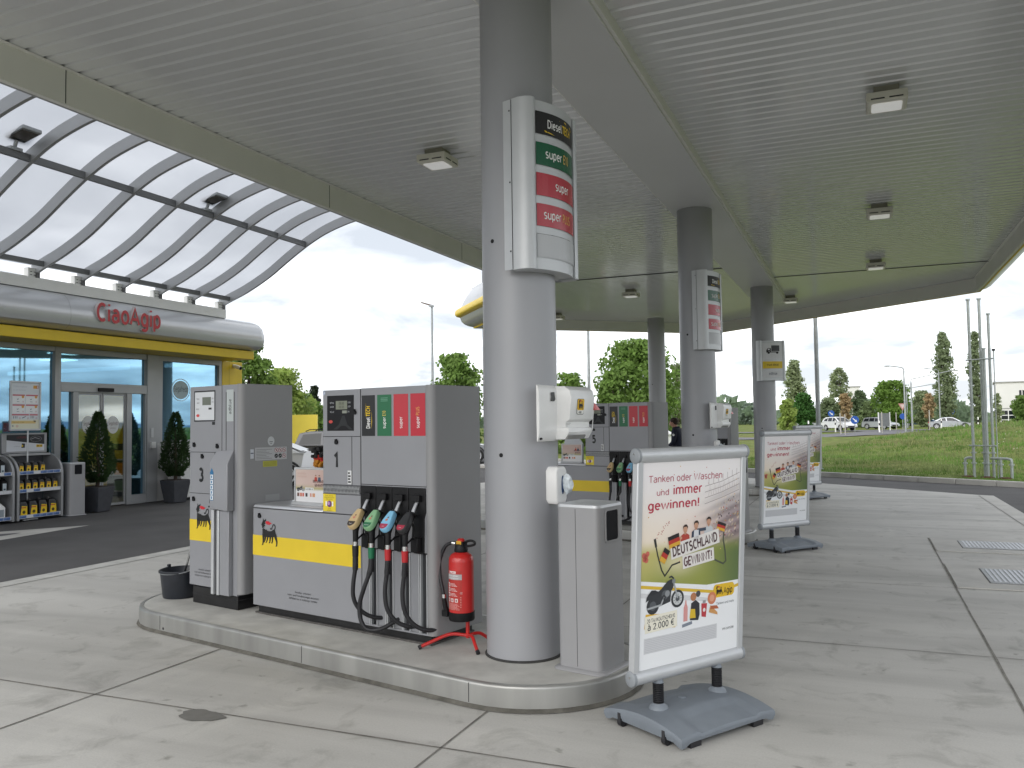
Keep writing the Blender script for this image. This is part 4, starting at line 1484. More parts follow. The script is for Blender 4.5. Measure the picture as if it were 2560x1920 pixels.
# ------------------------------------------------------------------ signs on columns
def price_sign(label):
    """box with a bowed face, hung on the +a side of its column"""
    t = thing('price_sign', label, 'fuel sign', at(O1, .25, 0, 2.68), -ISL, 'fuel signs on the columns')
    off = Vector((.25, 0, 2.68))
    z0, z1 = 2.685, 3.79

    def fx(b):
        return .225 + .055 * (1 - (b / .235) ** 2)
    mb = MB(off)
    prof = [(.05, -.300), (.05, .300), (.10, .300), (.235, .245)]
    bow = [(fx(.235 - .47 * k / 10), .235 - .47 * k / 10) for k in range(11)]
    lp = [(.06, -.295), (.225, -.235)] + [(a, b) for a, b in reversed(bow)] + [(.225, .235), (.06, .295)]
    lp = [(.06, -.29)] + [(a, b) for a, b in reversed(bow)] + [(.06, .29)]
    mb.loft([[(a, b, z0) for a, b in lp], [(a, b, z1) for a, b in lp]], alu_matte, False)
    mb.build('sign_face', t)
    for sgn in (-1, 1):
        p = MB(off)
        q = [(.105, .312), (.16, .318), (.205, .305), (.238, .280), (.245, .255), (.238, .236), (.215, .236), (.10, .236)]
        lq = [(a, b * sgn) for a, b in q]
        p.loft([[(a, b, z0 - .006) for a, b in lq], [(a, b, z1 + .006) for a, b in lq]], alu_matte, True)
        p.build('side_profile', t)
        p = MB(off)
        lq = [(.035, .300 * sgn), (.035, .308 * sgn), (.102, .316 * sgn), (.102, .306 * sgn)]
        p.loft([[(a, b, z0 - .004) for a, b in lq], [(a, b, z1 + .004) for a, b in lq]], alu_matte, False)
        for z in (2.80, 3.25, 3.72):
            p.cyl((.09, .312 * sgn, z), (.09, .3165 * sgn, z), .006, n=8, m=seam)
        p.build('side_plate', t)
        p = MB(off)
        p.box(.1025, .300 * sgn - .004, z0, .1045, .316 * sgn + .001, z1, seam)
        p.build('shadow_gap', t)
    Lm = lambda u, v, w: (fx(u) + .005 + w, u, v)
    rows = [(3.57, 3.719, '#0d0d0f'), (3.366, 3.515, '#0e5a3c'), (3.165, 3.314, '#b52f3c'), (2.965, 3.112, '#b52f3c')]
    for i, (v0, v1, hx) in enumerate(rows):
        c = Canvas(Lm, .0007)
        c.rect(-.225, v0, .225, v1, ink(hx, .25), 1, 10)
        vm = (v0 + v1) / 2
        if i == 0:
            for pts in ([(-.02, vm + .05), (.06, vm + .062), (.15, vm + .055), (.185, vm + .035), (.17, vm + .045), (.08, vm + .053)], [(-.16, vm - .045), (-.10, vm - .055), (.02, vm - .062), (-.08, vm - .062), (-.155, vm - .056)]):
                c.poly(pts, Y_, 2)
            c.poly([(.0, vm + .05), (.08, vm + .053), (.17, vm + .045), (.18, vm + .02), (.08, vm + .03)], ink('#4a3d10'), 1.6)
            w = c.text('Diesel', -.135, vm - .025, .052, W_, 3, sx=.78, bold=.015)
            c.text('TECH', -.135 + w + .004, vm - .025, .052, Y_, 3, sx=.72, bold=.03, shear=.06)
        else:
            u0 = (-.155, -.07, -.175)[i - 1]
            w = c.text('super', u0, vm - .022, .056, W_, 3, sx=.88, bold=.008)
            if i == 1:
                c.text('E10', u0 + w + .018, vm - .022, .056, ink('#d9b05a'), 3, sx=.62, bold=.015)
            if i == 3:
                c.text('PLUS', u0 + w + .016, vm - .022, .054, ink('#e0a552'), 3, sx=.66, bold=.015)
        c.build('fuel_name_panel', t, off)
    c = Canvas(Lm, .0007)
    c.rect(-.225, 2.762, .225, 2.912, ink('#bcbec1', .35), 1, 10)
    c.line([(-.225, 2.913), (-.1, 2.913), (0, 2.913), (.1, 2.913), (.225, 2.913)], .003, seam, 2)
    c.line([(.226, 2.76), (.226, 2.912)], .004, seam, 2)
    c.build('blank_panel', t, off)
    return t


ps = price_sign('large bowed fuel price sign on the nearest column')
dup(ps, at(O2, .25, 0, 2.68), None, 'bowed fuel price sign seen edge-on, on the second column')


def truck_sign():
    o = O3
    n = Vector((.42, -.907, 0)).normalized()
    rz = math.atan2(n.y, n.x)
    q_ = at(o, .085, 0) + n * .06 + Vector((-n.y, n.x, 0)) * .10
    t = thing('truck_sign', 'small silver sign with black truck pictogram on the farthest column', 'fuel sign', (q_.x, q_.y, 2.56), rz)
    off = (0, 0, 0)
    fx = lambda b: .235 + .035 * (1 - (b / .24) ** 2)
    z1 = .90
    mb = MB()
    bow = [(fx(-.24 + .48 * k / 8), -.24 + .48 * k / 8) for k in range(9)]
    lp = [(.06, -.29)] + bow + [(.06, .29)]
    mb.loft([[(a, b, 0) for a, b in lp], [(a, b, z1) for a, b in lp]], alu_matte, False)
    mb.build('sign_face', t)
    for sgn in (-1, 1):
        p = MB()
        q = [(.08, .315), (.16, .318), (.21, .305), (.243, .280), (.248, .258), (.24, .238), (.08, .238)]
        p.loft([[(a, b * sgn, -.004) for a, b in q], [(a, b * sgn, z1 + .004) for a, b in q]], alu_matte, True)
        p.build('side_profile', t)
    Lm = lambda u, v, w: (fx(u) + .005 + w, u, v)
    c = Canvas(Lm, .001)
    c.rect(-.225, .47, .225, .84, ink('#d7d8da'), 1, 6)
    u, v, s = -.14, .60, .30
    c.rect(u + .11, v + .06, u + s, v + .19, ink('#3a3c40'), 2, 6)
    c.poly([(u, v + .03), (u + .10, v + .03), (u + .10, v + .13), (u + .035, v + .13), (u, v + .085)], K_, 2)
    c.poly([(u + .03, v + .085), (u + .075, v + .085), (u + .075, v + .118), (u + .043, v + .118)], ink('#d7d8da'), 3)
    c.rect(u + .09, v + .03, u + s - .02, v + .05, K_, 2, 6)
    c.disc(u + .05, v + .025, .027, K_, 3); c.disc(u + .245, v + .025, .027, K_, 3)
    c.build('pictogram_panel', t)
    c = Canvas(Lm, .001)
    c.rect(-.225, .27, .225, .43, yellow, 1, 6); c.text('truck diesel', 0, .33, .048, K_, 2, 'C', sx=.82, bold=.004)
    c.build('yellow_panel', t)
    c = Canvas(Lm, .001)
    c.rect(-.225, .07, .225, .23, ink('#d7d8da'), 1, 6); c.text('adblue', 0, .13, .055, ink('#2a3a58'), 2, 'C', sx=.9)
    c.build('white_panel', t)
    return t


truck_sign()


def wash_station(label):
    """paper towel box on the column"""
    off = Vector((.25, 0, 1.58))
    t = thing('towel_dispenser', label, 'towel dispenser', at(O1, .25, 0, 1.58), -ISL, 'white towel dispensers on the columns')
    zs = [1.574, 1.585, 1.630, 1.655, 1.662, 1.695, 1.712, 1.86, 1.905, 1.93, 1.936]
    flat = [.18, .245, .255, .2555, .256, .257, .2575, .258, .256, .245, .18]
    bul = [.22, .30, .330, .325, .305, .305, .335, .352, .338, .30, .18]
    secs = []
    for b, k in ((-.265, 0.), (-.255, .02), (-.08, .04), (-.065, .08), (-.03, 1.0), (.268, 1.0), (.284, .86)):
        lp = [(flat[q] + (bul[q] - flat[q]) * k, b, z) for q, z in enumerate(zs)]
        ab = .236 if b < -.06 else .10
        lp = [(max(a_, ab + .004), b_, z_) for a_, b_, z_ in lp]
        secs.append([(ab, b, 1.574)] + lp[1:-1] + [(ab, b, 1.936)])
    m = MB(off)
    m.loft(secs, white_plastic, True)
    m.build('cover', t)
    m = MB(off); m.box(.10, -.10, 1.60, .235, .05, 1.91, white_plastic); m.build('wall_bracket', t)
    m = MB(off); m.hexa([(.295, -.03, 1.583), (.295, .19, 1.583), (.312, .19, 1.583), (.312, -.03, 1.583)], [(.322, -.03, 1.612), (.322, .19, 1.612), (.327, .19, 1.607), (.327, -.03, 1.607)], mt('paper_slot', (.24, .24, .23), .7, 0, .1, 20)); m.build('paper_slot', t)
    fm = lambda u, v, w: (.2735 + (u + .2) * .05 + w, u, v)
    c = Canvas(lambda u, v, w: (.262 + w, u, v), .0008)
    c.poly([(u_ + .022, v_) for u_, v_ in ((-.165, 1.888), (-.120, 1.892), (-.116, 1.868), (-.110, 1.846), (-.122, 1.832), (-.168, 1.832), (-.158, 1.86))], ink('#3c3f42', .2), 6)
    c.build('level_window', t, off)

    def hf(u, v, w):
        f = (v - 1.712) / (1.885 - 1.712)
        return (.336 + .0165 * f + .0012 + w, u, v)
    c = Canvas(hf, .0008)
    lu = -.055
    c.rr(.105 + lu, 1.745, .195 + lu, 1.848, .012, K_, 1); c.rr(.108 + lu, 1.748, .192 + lu, 1.845, .011, ink('#efefe9'), 2); c.rr(.108 + lu, 1.773, .192 + lu, 1.845, .011, ink('#e9b91c'), 3)
    c.dog(.122 + lu, 1.777, .055, K_, RD, 5, 1.0)
    c.text('Agip', .145 + lu, 1.755, .013, K_, 4, 'C', bold=.02)
    c.build('logo_sticker', t, off)
    c = Canvas(lambda u, v, w: (.307 + w, u, v), .0008)
    for i, w in enumerate((.06, .045, .025)):
        c.rect(-.03, 1.687 - i * .009, -.03 + w, 1.689 - i * .009, ink('#8a8a88'), 2)
    c.build('small_print', t, off)
    m = MB(off)
    m.hexa([(.27, .285, 1.775), (.345, .285, 1.775), (.345, .324, 1.78), (.27, .324, 1.78)], [(.27, .285, 1.875), (.31, .285, 1.875), (.31, .296, 1.87), (.27, .296, 1.87)], red_paint)
    m.hexa([(.29, .314, 1.775), (.335, .314, 1.775), (.335, .379, 1.775), (.29, .379, 1.775)], [(.29, .314, 1.825), (.325, .314, 1.825), (.325, .364, 1.80), (.29, .364, 1.80)], red_paint)
    m.cyl((.33, .294, 1.775), (.322, .284, 1.64), .003, n=6, m=white_plastic)
    m.build('squeegee_holder', t, .003)
    m = MB(off)
    m.cyl((.262, -.245, 1.592), (.24, -.245, 1.592), .007, n=8, m=black)
    m.build('lock', t)
    return t


ws = wash_station('white towel box with red clip on the nearest column')
dup(ws, at(O2, .25, 0, 1.58), None, 'white towel box on the second column, seen past the first poster stand')


def glove_box(label):
    off = Vector((.20, 0, 1.15))
    t = thing('glove_dispenser', label, 'glove dispenser', at(O1, .20, 0, 1.15), -ISL, 'white glove dispensers on the columns')
    m = MB(off)
    def sec(a, k):
        return [(a, b * k, z) for b, z in ((-.065, 1.19), (-.045, 1.16), (.045, 1.16), (.062, 1.19), (.062, 1.378), (.045, 1.405), (-.045, 1.405), (-.065, 1.378))]
    m.loft([sec(.12, 1), sec(.238, 1), [(.252, b * .92, 1.2825 + (z - 1.2825) * .94) for _, b, z in sec(0, 1)]], white_plastic, False)
    m.build('case', t, .006)
    m = MB(off)
    m.loft([[(a, .008 + .017 * k * math.cos(2 * PI * q / 16), 1.285 + .062 * k * math.sin(2 * PI * q / 16)) for q in range(16)] for a, k in ((.2525, 1.0), (.254, .94))], ink('#123a6b'), False)
    m.build('opening', t)
    # crumpled clear glove hanging out
    random.seed(4)
    g = MB(off)
    pe = mt('thin_plastic_glove', (.60, .66, .70), .25, 0, .25, 40)
    out_ = [(.004, 1.325), (.018, 1.362), (.036, 1.350), (.062, 1.30), (.064, 1.270), (.045, 1.238), (.022, 1.222), (.006, 1.245)]
    loops = []
    for a, k in ((.253, .70), (.268, 1.0), (.285, .92), (.300, .55)):
        loops.append([(a + random.uniform(-.006, .006) + .25 * b, .012 + (b - .012) * k + random.uniform(-.003, .003), 1.292 + (z - 1.292) * k + random.uniform(-.004, .004)) for b, z in out_])
    g.loft(loops, pe, False, True)
    g.build('glove', t)
    return t


gb = glove_box('white glove dispenser with a plastic glove hanging out, on the nearest column')
dup(gb, at(O2, .20, 0, 1.15), None, 'white glove dispenser on the second column, behind the first poster stand')


bin_grey = mt('bin_grey_paint', (.33, .33, .34), .4, .1, .03, 3, .02, 200)


def litter_bin(loc, rz, label):
    t = thing('litter_bin', label, 'litter bin', loc, rz, 'grey litter bins with a front opening')
    # local: opening faces +x; footprint .31 x .33, height 1.03
    m = MB()
    w, d, h = .165, .155, 1.028
    lo = []
    for z, k in ((.012, 1.0), (h - .02, 1.0)):
        lo.append([(x * k, y * k, z) for x, y in rrect(-d, -w, d, w, .04, 5)])
    m.loft(lo, bin_grey, True)
    m.build('body', t)
    m = MB()
    m.loft([[(x, y, h - .02) for x, y in rrect(-d, -w, d, w, .04, 5)], [(x, y, h - .004) for x, y in rrect(-d + .003, -w + .003, d - .003, w - .003, .04, 5)], [(x, y, h) for x, y in rrect(-d + .012, -w + .012, d - .012, w - .012, .035, 5)]], alu_matte, True)
    m.build('lid', t)
    m = MB()
    m.loft([[(x, y, 0) for x, y in rrect(-d - .035, -w - .03, d + .03, w + .03, .06, 5)], [(x, y, .008) for x, y in rrect(-d - .03, -w - .025, d + .025, w + .025, .055, 5)], [(x, y, .02) for x, y in rrect(-d, -w, d, w, .04, 5)]], bin_grey, True)
    m.build('foot_flange', t)
    m = MB(); m.box(-.012, -w - .0006, .03, -.009, -w + .002, h - .03, seam); m.box(-.012, w - .002, .03, -.009, w + .0006, h - .03, seam); m.build('body_seam', t)
    op = [(d + .001, y, z) for y, z in rrect(-.088, .79, .088, .995, .022, 5)]
    m = MB()
    inn = [(d + .001, y, z) for y, z in rrect(-.078, .80, .078, .985, .018, 5)]
    m.loft([op, [(d + .007, y, z) for _, y, z in op], [(d + .007, y, z) for _, y, z in inn], [(d + .0015, y, z) for _, y, z in inn]], bin_grey, False, False)
    m.build('opening_rim', t)
    m = MB()
    m.add(inn, [tuple(range(len(inn)))], mt('bin_flap', (.010, .0105, .013), .75, 0, .2, 20, spec=.2))
    m.build('opening_flap', t)
    return t


bin1 = litter_bin(at(O1, .465, -.01, IT), -ISL, 'nearest grey litter bin beside the first column')
dup(bin1, at(O2, .465, -.01, IT), None, 'grey litter bin on the middle island, just right of the first poster')
dup(bin1, at(O3, .465, -.01, IT), None, 'grey litter bin on the farthest island, behind the second poster')
dup(bin1, (-14.3, 11.85, 0), R(-6), 'grey litter bin by the shop wall, between the oil rack and the potted conifer')


# ------------------------------------------------------------------ poster stands
def poster_color(u, v):
    """printed stadium picture: warm haze, crowd at the right, pitch below, white foot; u,v in 0..1"""
    edge = .36 - .11 * u if u < .66 else .285
    if v < edge:
        g = .97 + .01 * math.sin(9 * u)
        sh = sst(0, .05, edge - v)
        return (g * .97, g * .98, g)
    sky_ = Vector((.78, .70, .66)); warm = Vector((.86, .68, .42)); pink = Vector((.72, .47, .42)); crowd = Vector((.22, .17, .19)); pitch_ = Vector((.30, .33, .08)); dark = Vector((.10, .16, .07))
    c = Vector((.88, .85, .85)).lerp(warm, .55 * sst(.95, .55, v) * (1 - u * .6))
    c = c.lerp(pink, .5 * sst(.80, .62, v) * sst(.15, .6, u))
    tb = .93 - .05 * (1 - u)
    if u > .45:
        f = sst(.45, .95, u) * sst(tb, tb - .22, v)
        c = c.lerp(crowd, .85 * f)
        if .5 < v < tb:
            k = math.sin(u * 310 + v * 170) * math.sin(v * 411 - u * 120)
            if k > .75:
                c = c.lerp(Vector((.85, .70, .45)), .6 * f)
            c *= 1 + .25 * math.sin(v * 130 - u * 25) * f
    pz = .60 - .02 * u
    f = sst(pz + .03, pz - .05, v)
    pc = Vector((.55, .50, .18)).lerp(pitch_, sst(.05, .6, u + (.58 - v) * 2))
    pc = pc.lerp(dark, .85 * sst(.55, 1.0, u) * sst(.62, .5, v))
    pc = pc.lerp(Vector((.80, .72, .50)), .75 * math.exp(-((u - .38) / .18) ** 2 - ((v - .50) / .06) ** 2))
    c = c.lerp(pc, f)
    return (max(0, c.x), max(0, c.y), max(0, c.z))


def vsheet(name, mapf, cf, nu, nv, parent):
    vs = [mapf(i / nu, j / nv, 0) for j in range(nv + 1) for i in range(nu + 1)]
    fs = [(j * (nu + 1) + i, j * (nu + 1) + i + 1, (j + 1) * (nu + 1) + i + 1, (j + 1) * (nu + 1) + i) for j in range(nv) for i in range(nu)]
    me = bpy.data.meshes.new(name)
    me.from_pydata(vs, [], fs)
    me.materials.append(poster_print)
    at_ = me.color_attributes.new('print', 'FLOAT_COLOR', 'POINT')
    for j in range(nv + 1):
        for i in range(nu + 1):
            at_.data[j * (nu + 1) + i].color = cf(i / nu, j / nv) + (1,)
    o = bpy.data.objects.new(name, me)
    COL.objects.link(o)
    o.parent = parent
    return o


def flag(c, cu, cv, w, h, ang, l):
    for i, hx in enumerate(('#241f20', '#b5372c', '#d9a83c')):
        dy = h / 3 * (1 - i)
        c.rot(cu - dy * math.sin(ang), cv + dy * math.cos(ang), w, h / 3, ang, ink(hx), l)


def motorbike(c, u, v, s, l):
    """small print of a cruiser, s = length"""
    g = ink('#33363a'); lt = ink('#a6aaad'); mid = ink('#585c60')
    X = lambda a, b: (u + a * s, v + b * s * .80)
    c.disc(*X(.20, .19), .155 * s, g, l); c.disc(*X(.20, .19), .085 * s, mid, l + 1)
    c.ring(*X(.83, .26), .165 * s, .045 * s, g, l); c.disc(*X(.83, .26), .118 * s, ink('#c9cccd'), l); c.disc(*X(.83, .26), .05 * s, mid, l + 1)
    for k in range(9):
        a = 2 * PI * k / 9
        c.line([X(.83, .26), X(.83 + .11 * math.cos(a), .26 + .11 * math.sin(a))], .008 * s, mid, l + 1)
    c.poly([X(.02, .30), X(.05, .42), X(.16, .50), X(.28, .52), X(.34, .50), X(.42, .56), X(.56, .70), X(.66, .74), X(.74, .66), X(.70, .52), X(.66, .46), X(.64, .22), X(.40, .16), X(.32, .24), X(.22, .36), X(.08, .33)], g, l + 1)
    c.poly([X(.06, .44), X(.16, .55), X(.26, .54), X(.34, .47), X(.20, .44)], ink('#2a2c30'), l + 2)
    c.line([X(.70, .72), X(.83, .27)], .035 * s, lt, l + 2)
    c.line([X(.60, .78), X(.66, .80), X(.72, .74)], .03 * s, g, l + 2)
    c.disc(*X(.72, .68), .045 * s, ink('#7f8487'), l + 3)
    c.disc(*X(.50, .40), .085 * s, mid, l + 2); c.disc(*X(.56, .42), .06 * s, ink('#8d9194'), l + 3); c.disc(*X(.47, .34), .045 * s, ink('#2a2c30'), l + 3)
    c.line([X(.48, .36), X(.40, .18), X(.06, .14)], .036 * s, lt, l + 3)


def fan(c, u, v, s, skin, hair, top, l, arm=None):
    c.poly([(u - .36 * s, v - .9 * s), (u - .30 * s, v - .05 * s), (u - .10 * s, v + .05 * s), (u + .10 * s, v + .05 * s), (u + .30 * s, v - .05 * s), (u + .36 * s, v - .9 * s)], ink(top), l)
    c.rect(u - .06 * s, v, u + .06 * s, v + .14 * s, ink(skin), l + 1)
    c.disc(u, v + .26 * s, .15 * s, ink(skin), l + 1, ry=.19 * s)
    c.poly([(u - .16 * s, v + .28 * s), (u - .17 * s, v + .40 * s), (u - .05 * s, v + .50 * s), (u + .10 * s, v + .49 * s), (u + .18 * s, v + .38 * s), (u + .16 * s, v + .26 * s), (u + .10 * s, v + .38 * s), (u - .10 * s, v + .38 * s)], ink(hair), l + 2)
    if arm:
        c.line([(u + arm[0][0] * s, v + arm[0][1] * s), (u + arm[1][0] * s, v + arm[1][1] * s)], .16 * s, ink(arm[2]), l + 1)


def poster_art(name, mp, parent, off):
    """everything printed on the big poster above its picture; u,v in 0..1, H/W = 1.42"""
    WH = 1.42
    c = Canvas(lambda u, v, w: mp(u, v / WH, w), .0004)       # v in units of the width
    T = lambda v: v * WH
    rose = ink('#b0455a'); rose2 = ink('#b8364c')
    # stadium roof lines
    gr = ink('#8f7f80')
    for k in range(4):
        c.line([(.62, T(.865 - .030 * k)), (.80, T(.885 - .028 * k)), (.99, T(.925 - .030 * k))], .0035, gr, 1)
    for k in range(7):
        x = .66 + k * .05
        c.line([(x, T(.815 + k * .006)), (x + .012, T(.875 + k * .007)), (x + .03, T(.82 + k * .006))], .0025, ink('#a89a98'), 1)
        c.line([(x, T(.87 + k * .007)), (x, T(.90 + k * .008))], .003, gr, 1)
    random.seed(11)
    cols = ['#c9a13c', '#b5524a', '#cfc4ba', '#6a5560', '#a8823c', '#8b4a48', '#d8cfc8', '#40363e']
    for k in range(150):
        u = random.uniform(.62, .99); v = random.uniform(.60, .80)
        if u < .62 + (v - .60) * 1.2:
            continue
        s = random.uniform(.004, .010)
        c.rot(u, T(v), s, s * random.uniform(.6, 1.6), random.random() * 3, ink(random.choice(cols)), 1)
    for k in range(22):
        u = random.uniform(.05, .98); v = random.uniform(.5, .99)
        s = random.uniform(.004, .009)
        c.rot(u, T(v), s, s, random.random() * 3, ink(random.choice(['#d4a04a', '#c9675a', '#d8b46a'])), 1)
    c.text('Tanken oder Waschen', .06, T(.903), .046, rose, 3, width=.745)
    c.text('und', .135, T(.838), .040, rose, 3, width=.125)
    c.text('immer', .295, T(.838), .062, rose2, 3, width=.30, bold=.014)
    c.text('gewinnen!', .055, T(.770), .058, rose2, 3, width=.515, bold=.016)
    fan(c, .425, T(.632), .142, '#c99a80', '#3a2c28', '#b04438', 4, ((-.25, -.1), (-.75, -.5), '#c99a80'))
    fan(c, .535, T(.646), .142, '#c99a80', '#33261f', '#2e3a50', 4)
    c.poly([(.51, T(.585)), (.513, T(.648)), (.56, T(.648)), (.565, T(.585))], ink('#d8dade'), 6)
    fan(c, .665, T(.658), .142, '#c99a80', '#2b2320', '#c4c8cc', 4, ((-.2, -.1), (-.85, -.12), '#3a4658'))
    flag(c, .315, T(.607), .11, .085, .22, 7); flag(c, .225, T(.540), .06, .10, -.55, 7); flag(c, .80, T(.650), .09, .06, -.3, 5)
    hose = ink('#2c2e2c')
    c.line([(.135, T(.605)), (.16, T(.545)), (.20, T(.470)), (.232, T(.440)), (.265, T(.462)), (.30, T(.488)), (.38, T(.497))], .011, hose, 3)
    c.line([(.705, T(.492)), (.78, T(.470)), (.83, T(.455)), (.858, T(.468)), (.848, T(.52)), (.825, T(.58)), (.83, T(.62))], .013, ink('#4c5142'), 3)
    c.rot(.135, T(.608), .02, .06, .25, hose, 4)
    for k in range(16):
        f = k / 15
        c.rot(.15 + .12 * f + random.uniform(-.01, .01), T(.635 + .075 * f) + random.uniform(-.012, .012), .007, .006, f * 5, ink('#b5594c'), 3)
    for du, dv in ((0, 0), (.015, .02), (-.018, .012), (.005, -.022), (-.012, -.015)):
        c.disc(.048 + du, T(.545) + dv, .02, ink('#c96a5a'), 2, 7)
    wh = ink('#e4e0dc')
    c.rot(.53, T(.578), .50, .105, .155, wh, 6); c.rot(.565, T(.504), .325, .095, .10, wh, 6)
    c.text('DEUTSCHLAND', .53 + .033 * .155, T(.578) - .032, .064, ink('#4a2f33'), 7, 'C', rot=.155, width=.465, bold=.03)
    c.text('GEWINNT!', .565, T(.504) - .030, .060, ink('#57343a'), 7, 'C', rot=.10, width=.295, bold=.03)
    # white foot
    pap = ink('#eef0f2', .35)
    c.poly([(0, 0), (.66, 0), (.66, T(.359)), (0, T(.432))], pap, 1); c.poly([(.66, 0), (1, 0), (1, T(.3595)), (.66, T(.359))], pap, 1)
    c.line([(0, T(.405)), (.40, T(.358)), (.73, T(.318))], .022, ink('#d9b53a'), 3); c.line([(.95, T(.326)), (1.0, T(.332))], .022, ink('#d9b53a'), 3)
    c.poly([(0, T(.375)), (.45, T(.325)), (.72, T(.285)), (.72, T(.27)), (.4, T(.305)), (0, T(.352))], ink('#d5d6d8'), 2)
    c.rr(.73, T(.318) - .048, .955, T(.318) + .048, .03, ink('#e2b92a'), 4)
    c.dog(.757, T(.318) - .034, .070, K_, RD, 6, .85)
    c.text('Agip', .840, T(.318) - .026, .045, K_, 6, width=.098, bold=.01)
    motorbike(c, .045, T(.262), .38, 6)
    c.rot(.20, T(.222), .30, .10, -.10, ink('#d9ae33'), 5); c.rot(.205, T(.218), .31, .115, .03, ink('#ece8d8'), 6)
    c.text('20 TANKGUTSCHEINE', .205, T(.218) + .012, .025, ink('#3c3f44'), 7, 'C', rot=.03, width=.27, bold=.01)
    c.text('à 2.000 €', .205, T(.218) - .040, .042, ink('#3c3f44'), 7, 'C', rot=.03, width=.26, bold=.012)
    # snacks and oil can
    b = T(.195)
    c.poly([(.425, b), (.465, b), (.465, b + .10), (.452, b + .125), (.45, b + .15), (.44, b + .15), (.438, b + .125), (.425, b + .10)], ink('#d99a96'), 5)
    c.poly([(.49, b), (.575, b - .01), (.59, b + .03), (.585, b + .11), (.545, b + .14), (.50, b + .12)], ink('#2b2d33'), 5); c.poly([(.485, b + .015), (.548, b + .01), (.54, b + .075), (.495, b + .08)], ink('#d9b52e'), 6)
    c.disc(.522, b + .165, .03, ink('#b57a55'), 5); c.disc(.57, b + .18, .023, ink('#4a4c50'), 5)
    c.poly([(.61, b + .01), (.655, b), (.665, b + .10), (.605, b + .105)], ink('#bb3d44'), 5); c.disc(.635, b + .055, .014, ink('#e5dedc'), 6); c.rect(.62, b + .105, .65, b + .125, ink('#9a9a9c'), 5)
    c.disc(.715, b + .13, .045, ink('#cf7f5c'), 5); c.disc(.715, b + .13, .025, ink('#dda182'), 6); c.poly([(.685, b + .03), (.78, b + .0), (.775, b + .02), (.70, b + .08)], ink('#d09a5e'), 6); c.poly([(.70, b + .05), (.79, b + .045), (.77, b + .07), (.705, b + .075)], ink('#b3623f'), 7)
    c.rot(.462, T(.178), .10, .022, .12, ink('#7f8894'), 6)
    c.rect(.045, T(.075), .775, T(.150), ink('#cfd0d3'), 3)
    for k in range(8):
        c.line([(.055, T(.083 + k * .0085)), (.765, T(.083 + k * .0085))], .003, ink('#b9bbbf'), 4)
    c.text('Tanken und mehr', .765, T(.246), .017, ink('#5a5f68'), 3, width=.195)
    c.text('eni.com/de', .835, T(.108), .020, ink('#45494f'), 3, width=.125)
    return c.build(name, parent, off)


